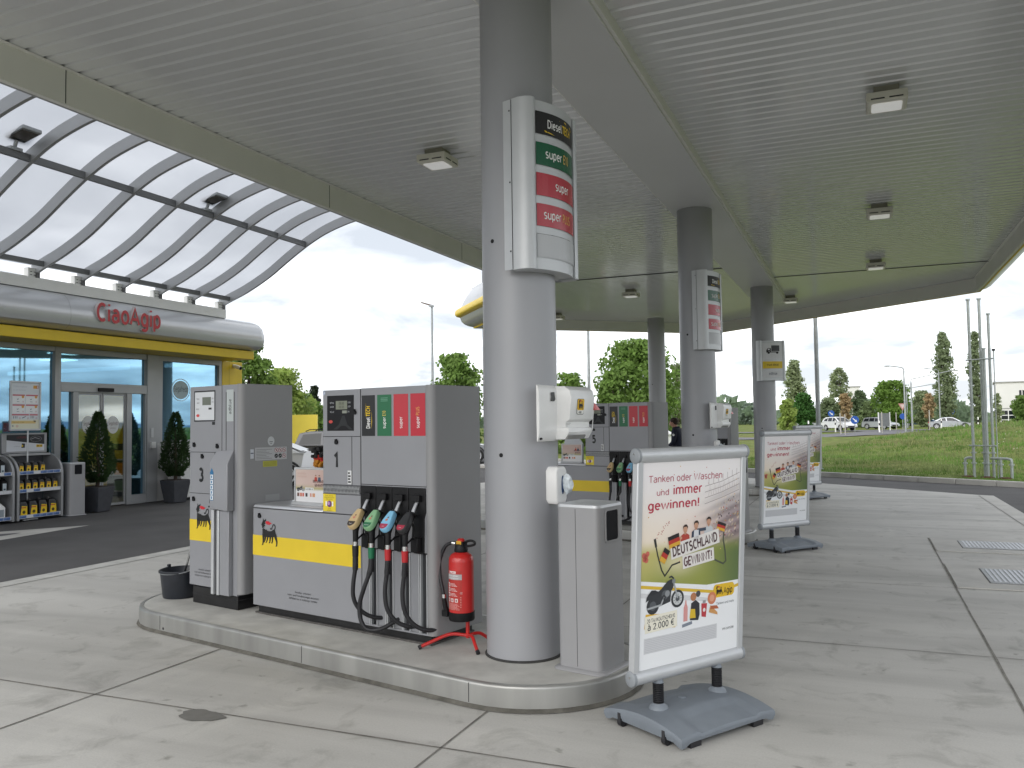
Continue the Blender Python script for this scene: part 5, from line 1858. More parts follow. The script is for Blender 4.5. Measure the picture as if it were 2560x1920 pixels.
def poster_stand(label, ctr, rz, lean=R(3.4)):
    """A0 snap frame on two springs over a water-filled foot; local +y is away from the reader"""
    t = thing('poster_stand', label, 'poster stand', ctr, rz, 'poster stands between the islands')
    w2 = .441; h = 1.262; zb = .284
    ca, sa = math.cos(-lean), math.sin(-lean)

    def tilt(x, y, z):     # lean about the frame's foot line
        dz = z - zb
        return (x, -.0 + y * ca + dz * sa, zb + dz * ca - y * sa)
    # outer frame
    def bar(mb, x0, y0, z0, x1, y1, z1, m):
        bot = [tilt(x0, y0, z0), tilt(x1, y0, z0), tilt(x1, y1, z0), tilt(x0, y1, z0)]
        top = [tilt(x0, y0, z1), tilt(x1, y0, z1), tilt(x1, y1, z1), tilt(x0, y1, z1)]
        mb.hexa(bot, top, m)
    for s in (-1, 1):
        fr = MB()
        x0, x1 = sorted((s * w2, s * (w2 - .042)))
        bar(fr, x0, -.022, zb + .05, x1, .022, zb + h - .06, alu_matte)
        fr.build('side_rail', t, .006)
    for nm, z in (('bottom_rail', zb + .03), ('top_rail', zb + h - .035)):
        fr = MB()
        n = 14
        lp = []
        for xx in (-w2 + .012, w2 - .012):
            lp.append([tilt(xx, -.038 * math.cos(2 * PI * k / n), z + .040 * math.sin(2 * PI * k / n)) for k in range(n)])
        fr.loft(lp, alu_matte, True)
        rail = fr.build(nm, t)
        for s in (-1, 1):
            cp = MB()
            lp = []
            for xx, q in ((s * (w2 - .013), 1.05), (s * (w2 + .004), 1.05), (s * (w2 + .010), .8)):
                lp.append([tilt(xx, -.038 * q * math.cos(2 * PI * k / n), z + .040 * q * math.sin(2 * PI * k / n)) for k in range(n)])
            cp.loft(lp, mt('grey_end_cap', (.27, .29, .31), .5, 0, .05, 10), True)
            cp.cyl(tilt(s * (w2 + .009), 0, z + .01), tilt(s * (w2 + .0125), 0, z + .01), .006, n=8, m=chrome)
            cp.build('end_cap', rail)
    bk = MB(); bar(bk, -w2 + .03, -.010, zb + .05, w2 - .03, .012, zb + h - .06, white_plastic); bk.build('backing_board', t)
    u0, u1 = -w2 + .043, w2 - .043
    v0, v1 = zb + .068, zb + h - .073
    for side, nm in ((-1, 'front'), (1, 'back')):
        if side == -1:
            mp = lambda u, v, w: tilt(u0 + (u1 - u0) * u, -.0115 - w, v0 + (v1 - v0) * v)
        else:
            mp = lambda u, v, w: tilt(u1 - (u1 - u0) * u, .0135 + w, v0 + (v1 - v0) * v)
        sh = vsheet('poster_sheet', mp, poster_color, 64, 90, t)
        poster_art('poster_print', mp, sh, (0, 0, 0))
    # springs
    for s in (-.237, .237):
        sp = MB()
        for k in range(11):
            z = .152 + k * .0098
            lo = [[(s + r_ * math.cos(2 * PI * i / 18), r_ * math.sin(2 * PI * i / 18), z + dz) for i in range(18)] for r_, dz in ((.024, 0), (.0305, .002), (.0305, .0062), (.024, .0082))]
            sp.loft(lo, rubber, True)
        sp.cyl((s, 0, .13), (s, 0, .27), .0235, n=14, m=rubber)
        spr = sp.build('spring', t)
        sc = MB(); sc.lathe((s, 0, 0), [(.032, .262), (.028, .268), (.022, .285), (.020, .30)], 18, base_plastic); sc.build('spring_socket', spr)
    # foot: moulded tank
    ft = MB()
    L2, D2 = .37, .295

    def topz(x, y):
        cx_, cy_ = abs(x) / L2, abs(y) / D2
        return .135 - .022 * cx_ ** 2 - .045 * cy_ ** 2
    nx, ny = 24, 20
    grid = []
    for j in range(ny + 1):
        for i in range(nx + 1):
            x = -L2 + 2 * L2 * i / nx; y = -D2 + 2 * D2 * j / ny
            z = topz(x, y)
            rec = sst(.10, .125, abs(y)) * (1 - sst(.21, .235, abs(x) - .03 * (1 - abs(y) / D2)))
            arc = abs(y) - (.115 + .028 * (x / .22) ** 2)
            rec = sst(0, .012, arc) * (1 - sst(.225, .245, abs(x)))
            z -= .016 * rec
            grid.append((x, y, z))
    fs = [(j * (nx + 1) + i, j * (nx + 1) + i + 1, (j + 1) * (nx + 1) + i + 1, (j + 1) * (nx + 1) + i) for j in range(ny) for i in range(nx)]
    ft.add(grid, fs, base_plastic, True)
    # skirt with an arched lower edge
    def skirt(pts):
        lo = []
        for (x, y, z), zlow in pts:
            lo.append(((x, y, z), (x * 1.012, y * 1.012, z - .012), (x * 1.012, y * 1.012, (z + zlow) / 2), (x * .985, y * .985, zlow)))
        for a, b in zip(lo[:-1], lo[1:]):
            for k in range(3):
                ft.add([a[k], b[k], b[k + 1], a[k + 1]], [(0, 1, 2, 3)], base_plastic, True)
    low = lambda f: .014 + .020 * sst(.96, .80, abs(f)) * 1.0
    g = lambda i, j: grid[j * (nx + 1) + i]
    skirt([(g(i, 0), low(-1 + 2 * i / nx)) for i in range(nx + 1)])
    skirt([(g(nx - i, ny), low(-1 + 2 * i / nx)) for i in range(nx + 1)])
    skirt([(g(nx, j), low(-1 + 2 * j / ny)) for j in range(ny + 1)])
    skirt([(g(0, ny - j), low(-1 + 2 * j / ny)) for j in range(ny + 1)])
    ft.add([(x * .985, y * .985, .036) for x, y in ((-L2, -D2), (L2, -D2), (L2, D2), (-L2, D2))], [(3, 2, 1, 0)], base_plastic)
    base = ft.build('water_base', t)
    col = MB()
    for s in (-.237, .237):
        col.lathe((s, 0, 0), [(.055, .122), (.048, .138), (.036, .146), (.033, .152)], 20, base_plastic)
    col.build('spring_collar', base)
    wn = MB()
    for y in (-.17, .17):
        for s in (-1, 1):
            wn.box(s * (L2 * 1.013) - .003, y - .010, .018, s * (L2 * 1.013) + .003, y + .010, .078, seam)
    wn.build('wheel_slot', base)
    for y in (-.17, .17):
        for s in (-1, 1):
            wh = MB(); wh.cyl((s * .352, y - .014, .027), (s * .352, y + .014, .027), .027, n=16, m=rubber); wh.build('wheel', base)
    pl = MB(); pl.lathe((-.03, .02, 0), [(.022, .130), (.022, .139), (.018, .141)], 16, base_plastic); pl.build('filler_cap', base)
    for x in (-.25, .25):
        for y in (-.27, .27):
            fe = MB()
            fe.box(x - .04, y - .012, .0, x + .04, y + .012, .034, rubber)
            fe.build('rubber_foot', base)
    return t


P1 = poster_stand('nearest poster stand with red lettering, in front of the litter bin', (-.945, 4.80, 0), R(57.7))
dup(P1, (-.965, 11.52, 0), R(52), 'second poster stand, right of the first one and left of the thin third one')
dup(P1, (-1.10, 18.85, 0), R(55), 'farthest poster stand, half hidden behind the second one')


# ------------------------------------------------------------------ small things on the near island
def extinguisher():
    o = at(O1, -.50, -.07, IT)
    t = thing('fire_extinguisher', 'red fire extinguisher on a red three-legged stand by pump 1', 'fire extinguisher', o, -ISL)
    # faces -b (towards the camera)
    zc = .19
    m = MB()
    m.lathe((0, -.06, zc), [(.05, .0), (.086, .0), (.090, .008), (.090, .058), (.087, .06)], 28, black)
    m.build('foot_ring', t)
    m = MB()
    m.lathe((0, -.06, zc), [(.087, .058), (.087, .40), (.084, .425), (.070, .447), (.045, .462), (.028, .468)], 32, red_paint)
    m.build('cylinder', t)
    m = MB(); m.lathe((0, -.06, zc), [(.045, .464), (.048, .475), (.043, .50), (.036, .515), (.025, .52)], 20, black)
    m.box(-.03, -.085, zc + .50, .035, -.035, zc + .535, black)
    m.tube(smooth_path([(.02, -.06, zc + .525), (.075, -.06, zc + .545), (.115, -.06, zc + .54), (.118, -.06, zc + .522), (.07, -.06, zc + .508), (.03, -.06, zc + .505)], 4), .009, 8, black)
    v = m.build('valve', t, .002)
    m = MB(); m.box(-.02, -.087, zc + .512, .022, -.084, zc + .54, ink('#c99a2a')); m.lathe((0, -.06, zc), [(.026, .535), (.026, .548), (.016, .556)], 14, red_paint); m.build('safety_cap', t)
    m = MB()
    hz = smooth_path([(-.03, -.06, zc + .515), (-.075, -.065, zc + .520), (-.13, -.075, zc + .49), (-.165, -.09, zc + .40), (-.155, -.105, zc + .30), (-.125, -.115, zc + .21), (-.112, -.115, zc + .15)], 6)
    m.tube(hz, .0125, 10, rubber)
    hose = m.build('hose', t)
    m = MB(); m.cyl((-.045, -.06, zc + .517), (-.072, -.064, zc + .520), .015, n=12, m=chrome); m.cyl((-.113, -.115, zc + .17), (-.111, -.115, zc + .145), .016, n=12, m=chrome); m.build('hose_coupling', hose)
    m = MB(); m.tube([(-.111, -.115, zc + .145), (-.104, -.112, zc + .09), (-.098, -.10, zc + .045)], [.015, .017, .02], 10, black); m.box(-.125, -.125, zc + .02, -.075, -.085, zc + .06, black); m.build('nozzle', hose)
    m = MB(); m.box(-.105, -.075, zc + .10, -.088, -.045, zc + .245, red_paint); m.build('hose_clip', t, .002)

    def cy(u, v, w):
        a = -PI / 2 + u / .087
        r = .0874 + w
        return (r * math.cos(a), -.06 + r * math.sin(a), zc + v)
    c = Canvas(cy, .0004)
    red2 = ink('#b0322c', .3); wt = ink('#d9cfcd')
    c.rect(-.062, .075, .062, .345, red2, 1, 8)
    c.rect(-.038, .326, .020, .342, ink('#e6e2e0'), 2, 4); c.text('GLORIA', -.009, .3285, .010, ink('#b0202c'), 3, 'C', width=.052, bold=.02)
    c.rect(-.062, .285, .062, .322, ink('#a9a6a8'), 2, 8)
    c.text('FEUERLÖSCHER', -.005, .307, .008, W_, 3, 'C', width=.088); c.text('ABC-PULVERLÖSCHER', -.005, .292, .007, W_, 3, 'C', width=.09)
    for i in range(3):
        v = .236 - i * .033
        c.rect(-.058, v, -.034, v + .027, wt, 2, 2); c.rect(-.052, v + .005, -.042, v + .020, ink('#8c3030'), 3)
        for k in range(3):
            c.rect(-.028, v + .004 + k * .008, .030 - k * .008, v + .0065 + k * .008, wt, 2, 3)
    for i in range(3):
        c.rect(-.056 + i * .034, .133, -.034 + i * .034, .158, wt, 2, 2); c.rect(-.050 + i * .034, .138, -.041 + i * .034, .152, ink('#8c3030'), 3)
    for k in range(6):
        c.rect(-.056, .083 + k * .0075, .045 - (k % 3) * .008, .0855 + k * .0075, ink('#d8a8a2'), 2, 5)
    c.text('CE', .058, .19, .012, wt, 2, 'C')
    for k in range(7):
        c.rect(.050, .10 + k * .011, .058, .103 + k * .011, ink('#d8a8a2'), 2)
    c.build('instruction_label', t)
    m = MB()
    m.cyl((.02, -.02, .06), (.02, -.02, .30), .014, n=12, m=red_paint)
    m.build('stand_post', t)
    for p in ([(.02, -.02, .075), (-.08, -.09, .085), (-.17, -.20, .04), (-.215, -.255, .014)], [(.02, -.02, .075), (.09, -.06, .085), (.15, -.105, .05), (.20, -.14, .014)], [(.02, -.02, .075), (.05, .06, .08), (.075, .11, .05), (.095, .15, .014)]):
        m = MB(); m.tube(smooth_path(p, 5), .012, 10, red_paint); lg = m.build('leg', t)
        e1, e0 = Vector(p[-1]), Vector(p[-2]); dd = (e1 - e0).normalized()
        m = MB(); m.cyl(e1 - dd * .012, e1 + dd * .010, .0145, n=12, m=rubber); m.build('rubber_foot', lg)
    return t


extinguisher()


def bucket():
    o = at(O1, -3.775, -.16, IT)
    bm_ = mt('bucket_plastic', (.018, .021, .028), .4, 0, .15, 12)
    t = thing('bucket', 'black plastic bucket on the island end beside the adblue pump', 'bucket', o, -ISL)
    m = MB()
    m.lathe((0, 0, 0), [(.13, .0), (.150, .0), (.154, .008), (.178, .225), (.190, .228), (.190, .245), (.181, .248), (.176, .242), (.148, .02), (.12, .015)], 36, bm_)
    m.build('pail', t)
    m = MB(); m.tube([(.188 * math.cos(R(a)), .188 * math.sin(R(a)) * .9 - .01, .252 - .03 * math.sin(R(a - 180))) for a in range(180, 361, 12)], .004, 6, steel); m.build('handle', t)
    m = MB()
    for s in (-1, 1):
        m.box(s * .188 - .012, -.014, .23, s * .188 + .012, .014, .272, bm_)
    m.build('handle_lug', t, .003)
    q = thing('squeegee', 'silver squeegee handle leaning in the black bucket', 'squeegee', o + Vector((0, 0, .02)), -ISL)
    m = MB(); m.cyl((.01, -.02, .02), (.19, -.03, .40), .009, n=10, m=chrome); m.build('handle', q)
    m = MB(); m.box(-.09, -.01, .0, .09, .03, .03, black); m.build('sponge_head', q, .004)
    w = thing('water_can', 'dark can half hidden behind the black bucket', 'can', at(O1, -3.62, .16, IT), -ISL)
    m = MB(); m.lathe((0, 0, 0), [(.10, 0), (.11, .01), (.115, .29), (.09, .34), (.05, .36)], 26, bm_); m.build('body', w)
    m = MB(); m.tube([(-.06, 0, .34), (-.05, 0, .40), (.05, 0, .40), (.06, 0, .34)], .008, 8, bm_); m.build('handle', w)
    return t


bucket()


def counter_display(o, label, wlabel):
    """small framed poster with a paper roof, standing on the pump's counter"""
    base = at(o, -2.137, -.05, 1.05)
    t = thing('counter_display', label, 'tabletop display', base, -ISL, 'small framed posters on the pump counters')
    w2, h = .19, .30
    m = MB()
    for x0, z0, x1, z1 in ((-w2, 0, -w2 + .014, h), (w2 - .014, 0, w2, h), (-w2 + .014, h - .014, w2 - .014, h), (-w2 + .014, 0, w2 - .014, .014)):
        m.box(x0, -.012, z0, x1, .012, z1, alu_matte)
    m.build('frame', t, .003)
    m = MB(); m.box(-w2 + .012, -.005, .012, w2 - .012, .010, h - .012, white_plastic); m.build('board', t)
    u0, u1, v0, v1 = -w2 + .015, w2 - .015, .016, h - .016

    def pc(u, v):
        if v < .38:
            return (.78, .78, .79)
        c = Vector((.62, .50, .45)).lerp(Vector((.55, .40, .36)), u).lerp(Vector((.42, .40, .18)), sst(.55, .4, v))
        return (c.x, c.y, c.z)
    mp = lambda u, v, w: (u0 + (u1 - u0) * u, -.0055 - w, v0 + (v1 - v0) * v)
    sh = vsheet('poster_sheet', mp, pc, 12, 14, t)
    c = Canvas(mp, .0004)
    motorbike(c, .03, .33, .28, 2)
    c.rect(.33, .36, .62, .46, ink('#dfe0e0'), 2); c.text('à 2.000 €', .475, .39, .045, K_, 3, 'C', width=.25, bold=.02)
    for k, (u, hx, s) in enumerate(((.05, '#6a4a44', .07), (.14, '#cf8a78', .09), (.24, '#c96a5c', .05), (.34, '#3a3438', .07), (.50, '#cf8a78', .05), (.58, '#d39a74', .09))):
        c.rect(u, .18, u + s, .29, ink(hx), 2)
    c.text('DEUTSCHLAND', .78, .62, .075, ink('#5a3a3e'), 3, 'C', width=.36, bold=.03); c.text('GEWINNT!', .80, .50, .075, ink('#5a3a3e'), 3, 'C', width=.28, bold=.03)
    c.text('Tanken oder Waschen', .05, .86, .05, ink('#c9a79c'), 2, width=.30); c.text('und immer gewinnen!', .05, .77, .05, ink('#c9a79c'), 2, width=.34)
    fan(c, .70, .78, .14, '#c99a80', '#3a2c28', '#b04438', 3); fan(c, .82, .78, .14, '#c99a80', '#3a2c28', '#46566a', 3)
    c.build('poster_print', sh)
    m = MB(); m.loft([[(-w2, y, z) for y, z in ((-.05, 0), (.06, 0), (.03, .022), (-.03, .022))], [(w2, y, z) for y, z in ((-.05, 0), (.06, 0), (.03, .022), (-.03, .022))]], alu_matte, False); m.build('foot', t, .004)
    # white folded card behind, and black-red-gold fan wig on the top
    k = thing('folded_card', wlabel, 'card', base + A_ * (-.01) + B_ * .06, -ISL, 'white cards behind the counter displays')
    m = MB()
    pts = [(-.20, .18), (-.14, .40), (-.10, .432), (-.02, .436), (.05, .42), (.13, .36), (.18, .30), (.18, .0), (-.24, .0)]
    m.loft([[(x, -.006, z) for x, z in pts], [(x, .006, z) for x, z in pts]], ink('#c9ccd1', .6), False)
    m.build('card', k)
    return t


counter_display(O1, 'small framed poster on the counter of pump 1', 'white folded card behind the small poster on pump 1')
counter_display(O2, 'small framed poster on the counter of pump 5', 'white folded card behind the small poster on pump 5')


def fan_wig(o, label):
    t = thing('curly_wig', label, 'wig', at(o, -2.035, -.035, 1.385), -ISL)
    random.seed(21)
    for nm, z0, z1, hx in (('black_curls', .060, .125, '#141314'), ('red_curls', .025, .06, '#a3221a'), ('gold_band', -.02, .026, '#a8701a')):
        m = MB()
        mm = mt('wig_' + nm, hx, .8, 0, .2, 60)
        for k in range(46):
            a = random.random() * 2 * PI
            r = (.075 if nm == 'black_curls' else .052) * math.sqrt(random.random())
            m.ball((r * math.cos(a), r * .8 * math.sin(a), random.uniform(z0, z1)), random.uniform(.013, .022), mm, 4)
        m.build(nm, t, fix=False)
    return t


fan_wig(O1, 'black, red and gold fan wig on the small poster beside pump 1')


# ------------------------------------------------------------------ shop building
FX = -15.0


def shop():
    t = thing('shop_building', 'service station shop with blue glass front, yellow band and red lettering', 'shop', (FX, 10, 0))
    off = Vector((FX, 10, 0))
    Bq = lambda: MB(off)
    wallm = mt('shop_wall_render', (.45, .45, .44), .7, 0, .05, 2)
    m = Bq()
    m.box(FX - 9, 2.0, 0, FX - 8.8, 17.4, 3.6, wallm); m.box(FX - 8.8, 2.0, 0, FX - .12, 2.2, 3.6, wallm); m.box(FX - 8.8, 17.2, 0, FX - .75, 17.4, 3.3, yellow)
    m.build('wall', t)
    m = Bq(); m.box(FX - 9, 2.0, 3.42, FX - .1, 17.3, 3.5, mt('shop_soffit', (.5, .5, .49), .8, 0, .03, 2)); m.box(FX - 9, 2.0, 4.2, FX - .4, 16.8, 4.26, silver_panel); m.build('roof', t)
    m = Bq(); m.box(FX - 8.8, 2.2, .0, FX - .15, 17.2, .02, mt('shop_floor_tiles', (.30, .28, .25), .4, 0, .1, 3)); m.build('floor', t)
    # corner clad in yellow
    m = Bq(); m.box(FX - .75, 16.74, 0, FX + .03, 17.48, 3.36, yellow); m.build('corner_cladding', t, .01)
    m = Bq(); m.box(FX + .0305, 16.99, .02, FX + .032, 16.994, 3.35, seam); m.build('cladding_joint', t)
    # frames
    fr = Bq()

    def bar(y0, z0, y1, z1, d0=-.10, d1=.02):
        fr.box(FX + d0, y0, z0, FX + d1, y1, z1, frame_grey)
    bar(2.2, 0, 11.96, .10); bar(2.2, 3.255, 11.96, 3.36); bar(11.965, 0, 12.10, 3.36, -.12, .03)
    for y in (9.0, 6.0, 3.0):
        bar(y, .10, y + .09, 3.255)
    bar(12.10, 3.235, 14.31, 3.36); bar(12.10, 2.45, 14.31, 2.645, -.12, .035)
    bar(12.40, .0, 12.525, 2.45); bar(13.77, .0, 13.905, 2.45); bar(14.285, 0, 14.315, 2.45)
    bar(12.10, .0, 12.40, .20); bar(13.905, .0, 14.285, .20); bar(12.10, .20, 12.112, 2.45)
    fr.box(FX - .5, 14.32, 0, FX + .04, 14.62, 3.36, frame_grey); fr.box(FX - .10, 14.62, 1.33, FX + .02, 14.785, 3.36, frame_grey)
    bar(14.785, 3.24, 16.74, 3.36); bar(16.64, 1.33, 16.74, 3.24); bar(14.785, 1.33, 16.64, 1.385)
    fr.build('window_frame', t, .005)
    lo = Bq(); lo.box(FX - .10, 14.63, .0, FX + .01, 16.735, 1.328, mt('low_wall_white', (.6, .6, .59), .6, 0, .05, 3)); lo.build('low_wall', t)
    # glazing
    for y0, z0, y1, z1 in ((9.09, .10, 11.96, 3.255), (6.09, .10, 9.0, 3.255), (3.09, .10, 6.0, 3.255), (12.11, 2.645, 14.31, 3.235), (14.785, 1.385, 16.64, 3.24), (12.112, .20, 12.40, 2.45), (13.905, .20, 14.285, 2.45)):
        g = Bq(); g.box(FX - .06, y0, z0, FX - .05, y1, z1, shop_glass); w = g.build('window_pane', t)
    for y0, y1 in ((12.525, 13.14), (13.155, 13.77)):
        g = Bq(); g.box(FX - .045, y0 + .04, .06, FX - .035, y1 - .035, 2.41, door_glass)
        dr = Bq()
        for a, b, c_, d in ((y0, 0.02, y0 + .04, 2.45), (y1 - .035, .02, y1, 2.45), (y0 + .04, .02, y1 - .035, .07), (y0 + .04, 2.40, y1 - .035, 2.45)):
            dr.box(FX - .06, a, b, FX - .02, c_, d, frame_grey)
        door = dr.build('sliding_door', t, .003)
        g.build('door_pane', door)
        c = Canvas(lambda u, v, w: (FX - .034 + w, u, v), .001)
        yc = (y0 + y1) / 2 - .02
        c.disc(yc, 1.76, .155, ink('#d6d8d6'), 1, 28, ry=.19)
        c.text('Segafredo', yc, 1.755, .075, ink('#6a5450'), 2, 'C', width=.25, shear=.2); c.text('ESPRESSO', yc, 1.67, .03, ink('#8a7a76'), 2, 'C', width=.15)
        c.build('door_decal', door, off)
    s = Bq(); s.box(FX + .035, 12.98, 2.47, FX + .08, 13.37, 2.55, black); s.build('door_sensor', t, .006)
    c = Canvas(lambda u, v, w: (FX - .048 + w, u, v), .001)
    c.ring(15.42, 2.58, .30, .018, ink('#c4d2d6'), 1, 30, ry=.27); c.disc(15.42, 2.58, .25, ink('#a9bcc2'), 1, 26, ry=.22); c.text('Segafredo', 15.42, 2.54, .13, ink('#4a5a62'), 2, 'C', width=.44, shear=.2)
    c.build('window_decal', t, off)
    # fascia: yellow band and bulging silver panel with red letters
    m = Bq(); m.box(FX - .4, 2.0, 3.362, -14.08, 16.88, 3.57, yellow); m.build('yellow_band', t, .012)
    prof = [(-15.0, 3.575), (-14.25, 3.575), (-14.02, 3.60), (-13.90, 3.68), (-13.86, 3.82), (-13.87, 3.98), (-13.93, 4.14), (-14.05, 4.26), (-14.2, 4.31), (-15.0, 4.31)]
    m = Bq()
    cxp, czp = -14.35, 3.94
    lp = [[(x, y, z) for x, z in prof] for y in (2.0, 16.9)]
    lp.append([(cxp + (x - cxp) * .97, 17.02, czp + (z - czp) * .93) for x, z in prof]); lp.append([(cxp + (x - cxp) * .85, 17.10, czp + (z - czp) * .75) for x, z in prof])
    m.loft(lp, silver_panel, True)
    m.build('silver_fascia', t)
    m = Bq()
    for y in (5.2, 8.3, 11.4):
        for (x0, z0), (x1, z1) in zip(prof[1:-1], prof[2:]):
            m.poly([(x0 + .002, y, z0 - .0005), (x0 + .002, y + .006, z0 - .0005), (x1 + .002, y + .006, z1 + .0005), (x1 + .002, y, z1 + .0005)], mt('panel_joint', (.28, .28, .29), .6, 0, 0))
    m.build('fascia_joint', t, fix=False)
    m = Bq(); m.box(FX - .3, 2.0, 4.31, -14.15, 15.95, 4.52, white_paint); m.build('upper_beam', t, .006)
    lm = Bq()
    vs, fs, w, lv = text_mesh('CiaoAgip', .022)
    red_l = mt('red_letter_plastic', (.50, .035, .045), .35, 0, .05, 10)
    hgt = .335; k = hgt / CAP; sx = 1.66 / (w * k)
    y0, z0 = 11.95, 3.825
    xf, xb = -13.825, -13.90
    lm.add([(xf + .0008 * j, y0 + x * k * sx, z0 + y * k) for (x, y), j in zip(vs, lv)], fs, red_l)
    lm.add([(xb, y0 + x * k * sx, z0 + y * k) for x, y in vs], [tuple(reversed(f)) for f in fs], red_l)
    ec = {}
    for f in fs:
        for a, b in zip(f, f[1:] + f[:1]):
            ec[(min(a, b), max(a, b))] = ec.get((min(a, b), max(a, b)), 0) + 1
    side = mt('letter_side', (.62, .55, .55), .5, 0, 0)
    for (a, b), n in ec.items():
        if n == 1:
            (xa, ya), (xb_, yb_) = vs[a], vs[b]
            lm.add([(xf, y0 + xa * k * sx, z0 + ya * k), (xf, y0 + xb_ * k * sx, z0 + yb_ * k), (xb, y0 + xb_ * k * sx, z0 + yb_ * k), (xb, y0 + xa * k * sx, z0 + ya * k)], [(0, 1, 2, 3)], side)
    lm.build('red_lettering', t, fix=False)
    cm = Bq(); cm.cyl((FX + .03, 17.15, 3.26), (FX + .12, 17.15, 3.24), .045, n=14, m=white_plastic); cm.cyl((FX + .10, 17.15, 3.24), (FX + .24, 17.17, 3.19), .05, n=14, m=white_plastic); cm.cyl((FX + .24, 17.17, 3.19), (FX + .265, 17.175, 3.18), .042, n=14, m=black); cm.build('security_camera', t)
    bx = Bq(); bx.box(FX + .041, 14.40, 1.22, FX + .10, 14.52, 1.36, white_plastic); bx.box(FX + .041, 14.42, 1.46, FX + .05, 14.50, 1.68, alu_matte); bx.build('key_switch', t, .004)
    # lit ceiling panels seen through the glass
    for x, y in ((-16.6, 8.6), (-16.6, 10.6), (-16.4, 12.0), (-16.6, 13.6), (-18.6, 9.6), (-18.6, 12.4), (-18.4, 14.8), (-20.4, 11.2)):
        g = Bq(); g.box(x - .3, y - .3, 3.39, x + .3, y + .3, 3.415, lamp_glow); g.build('ceiling_panel', t)
    m = Bq(); m.box(-17.1, 11.1, .02, -16.7, 11.6, 3.41, mt('dark_pillar', (.06, .06, .06), .6, 0, .1, 4)); m.box(-16.2, 15.4, .02, -15.9, 15.75, 3.41, mt('dark_pillar', (.06, .06, .06))); m.build('inner_pillar', t)
    return t


shop()


def shop_shelf(x, y, z1, cols, seed, label):
    t = thing('snack_shelf', label, 'shelf', (x, y, 0), 0, 'goods shelves inside the shop')
    m = MB(); m.box(-.35, -.6, .02, -.32, .6, z1, mt('shelf_back', (.12, .11, .10), .7, 0, .1, 4)); m.build('back_panel', t)
    random.seed(seed)
    n = int(z1 / .38)
    for k in range(n):
        z = .15 + k * .38
        m = MB(); m.box(-.32, -.6, z, .3, .6, z + .03, frame_grey); m.build('shelf_board', t)
        g = MB()
        yy = -.57
        while yy < .52:
            w = random.uniform(.07, .14)
            h = random.uniform(.16, .30)
            g.box(-.15, yy, z + .03, .25, yy + w, z + .03 + h, ink(random.choice(cols), .4)); yy += w + .01
        g.build('packet_row', t)
    return t


WARM = ['#a4541e', '#7a2f18', '#c07a2a', '#5a3a22', '#8c2a20', '#3a2a4a', '#b89a4a']
shop_shelf(-17.4, 13.55, 1.5, WARM, 1, 'shelf of orange and brown snack packets right behind the shop door')
shop_shelf(-18.2, 12.0, 1.7, ['#3a4a6a', '#6a3a2a', '#888a8a', '#a4541e'], 2, 'tall shelf of mixed packets deep inside the shop')
shop_shelf(-16.6, 15.6, 1.3, ['#b9a22e', '#d0d0c8', '#6a8a6a', '#c9862a'], 3, 'low shelf with yellow and pale packets behind the right window')


def curved_roof():
    t = thing('glass_roof', 'wavy translucent roof on grey ribs between the shop and the canopy', 'glass roof', (-14.3, 10, 4.3))
    off = Vector((-14.3, 10, 4.3))
    pr = [(-14.32, 4.60), (-14.1, 4.70), (-13.55, 4.90), (-12.9, 5.21), (-12.3, 5.58), (-11.8, 5.87), (-11.3, 6.10), (-10.8, 6.25), (-10.4, 6.33), (-9.6, 6.43), (-8.6, 6.47), (-7.5, 6.47)]
    pts = smooth_path([(x, 0, z) for x, z in pr], 4)
    ribm = mt('rib_grey_paint', (.40, .41, .42), .4, .2, .03, 2)
    for y in range(1, 17):
        m = MB(off)
        loops = []
        for i, p in enumerate(pts):
            d = (pts[min(i + 1, len(pts) - 1)] - pts[max(i - 1, 0)]).normalized()
            nrm = Vector((-d.z, 0, d.x))
            a, b = p, p + nrm * .20
            loops.append([(a.x, y - .03, a.z), (a.x, y + .03, a.z), (b.x, y + .03, b.z), (b.x, y - .03, b.z)])
        m.loft(loops, ribm, False)
        m.build('rib', t)
        m = MB(off); m.box(-14.40, y - .18, 4.52, -14.28, y - .02, 4.72, white_paint); m.box(-14.27, y - .035, 4.50, -14.24, y + .035, 4.64, mt('bracket_dark', (.12, .12, .125), .5, .3, .1, 10))
        for z in (4.58, 4.64):
            for k in (0, 1):
                m.box(-14.279, y - .14 + k * .07, z, -14.275, y - .10 + k * .07, z + .012, seam)
        m.build('rib_bracket', t)
    # purlins
    for x, z, d in ((-11.85, 5.86, .07), (-14.08, 4.74, .06), (-9.3, 6.46, .07)):
        m = MB(off); m.box(x - .03, .6, z, x + .03, 16.0, z + d * 1.6, mt('purlin_dark_grey', (.16, .165, .17), .5, .3, .05, 5)); m.build('purlin', t)
    m = MB(off)
    lo = []
    for i, p in enumerate(pts):
        d = (pts[min(i + 1, len(pts) - 1)] - pts[max(i - 1, 0)]).normalized(); nrm = Vector((-d.z, 0, d.x))
        q = p + nrm * .212
        lo.append([(q.x, .8, q.z), (q.x, 16.05, q.z)])
    m.loft(lo, polycarb, True, False, False)
    m.build('translucent_sheet', t, fix=False)
    m = MB(off); m.box(-14.6, .8, 4.522, -14.30, 15.95, 4.56, white_paint); m.build('gutter', t)
    return t


curved_roof()


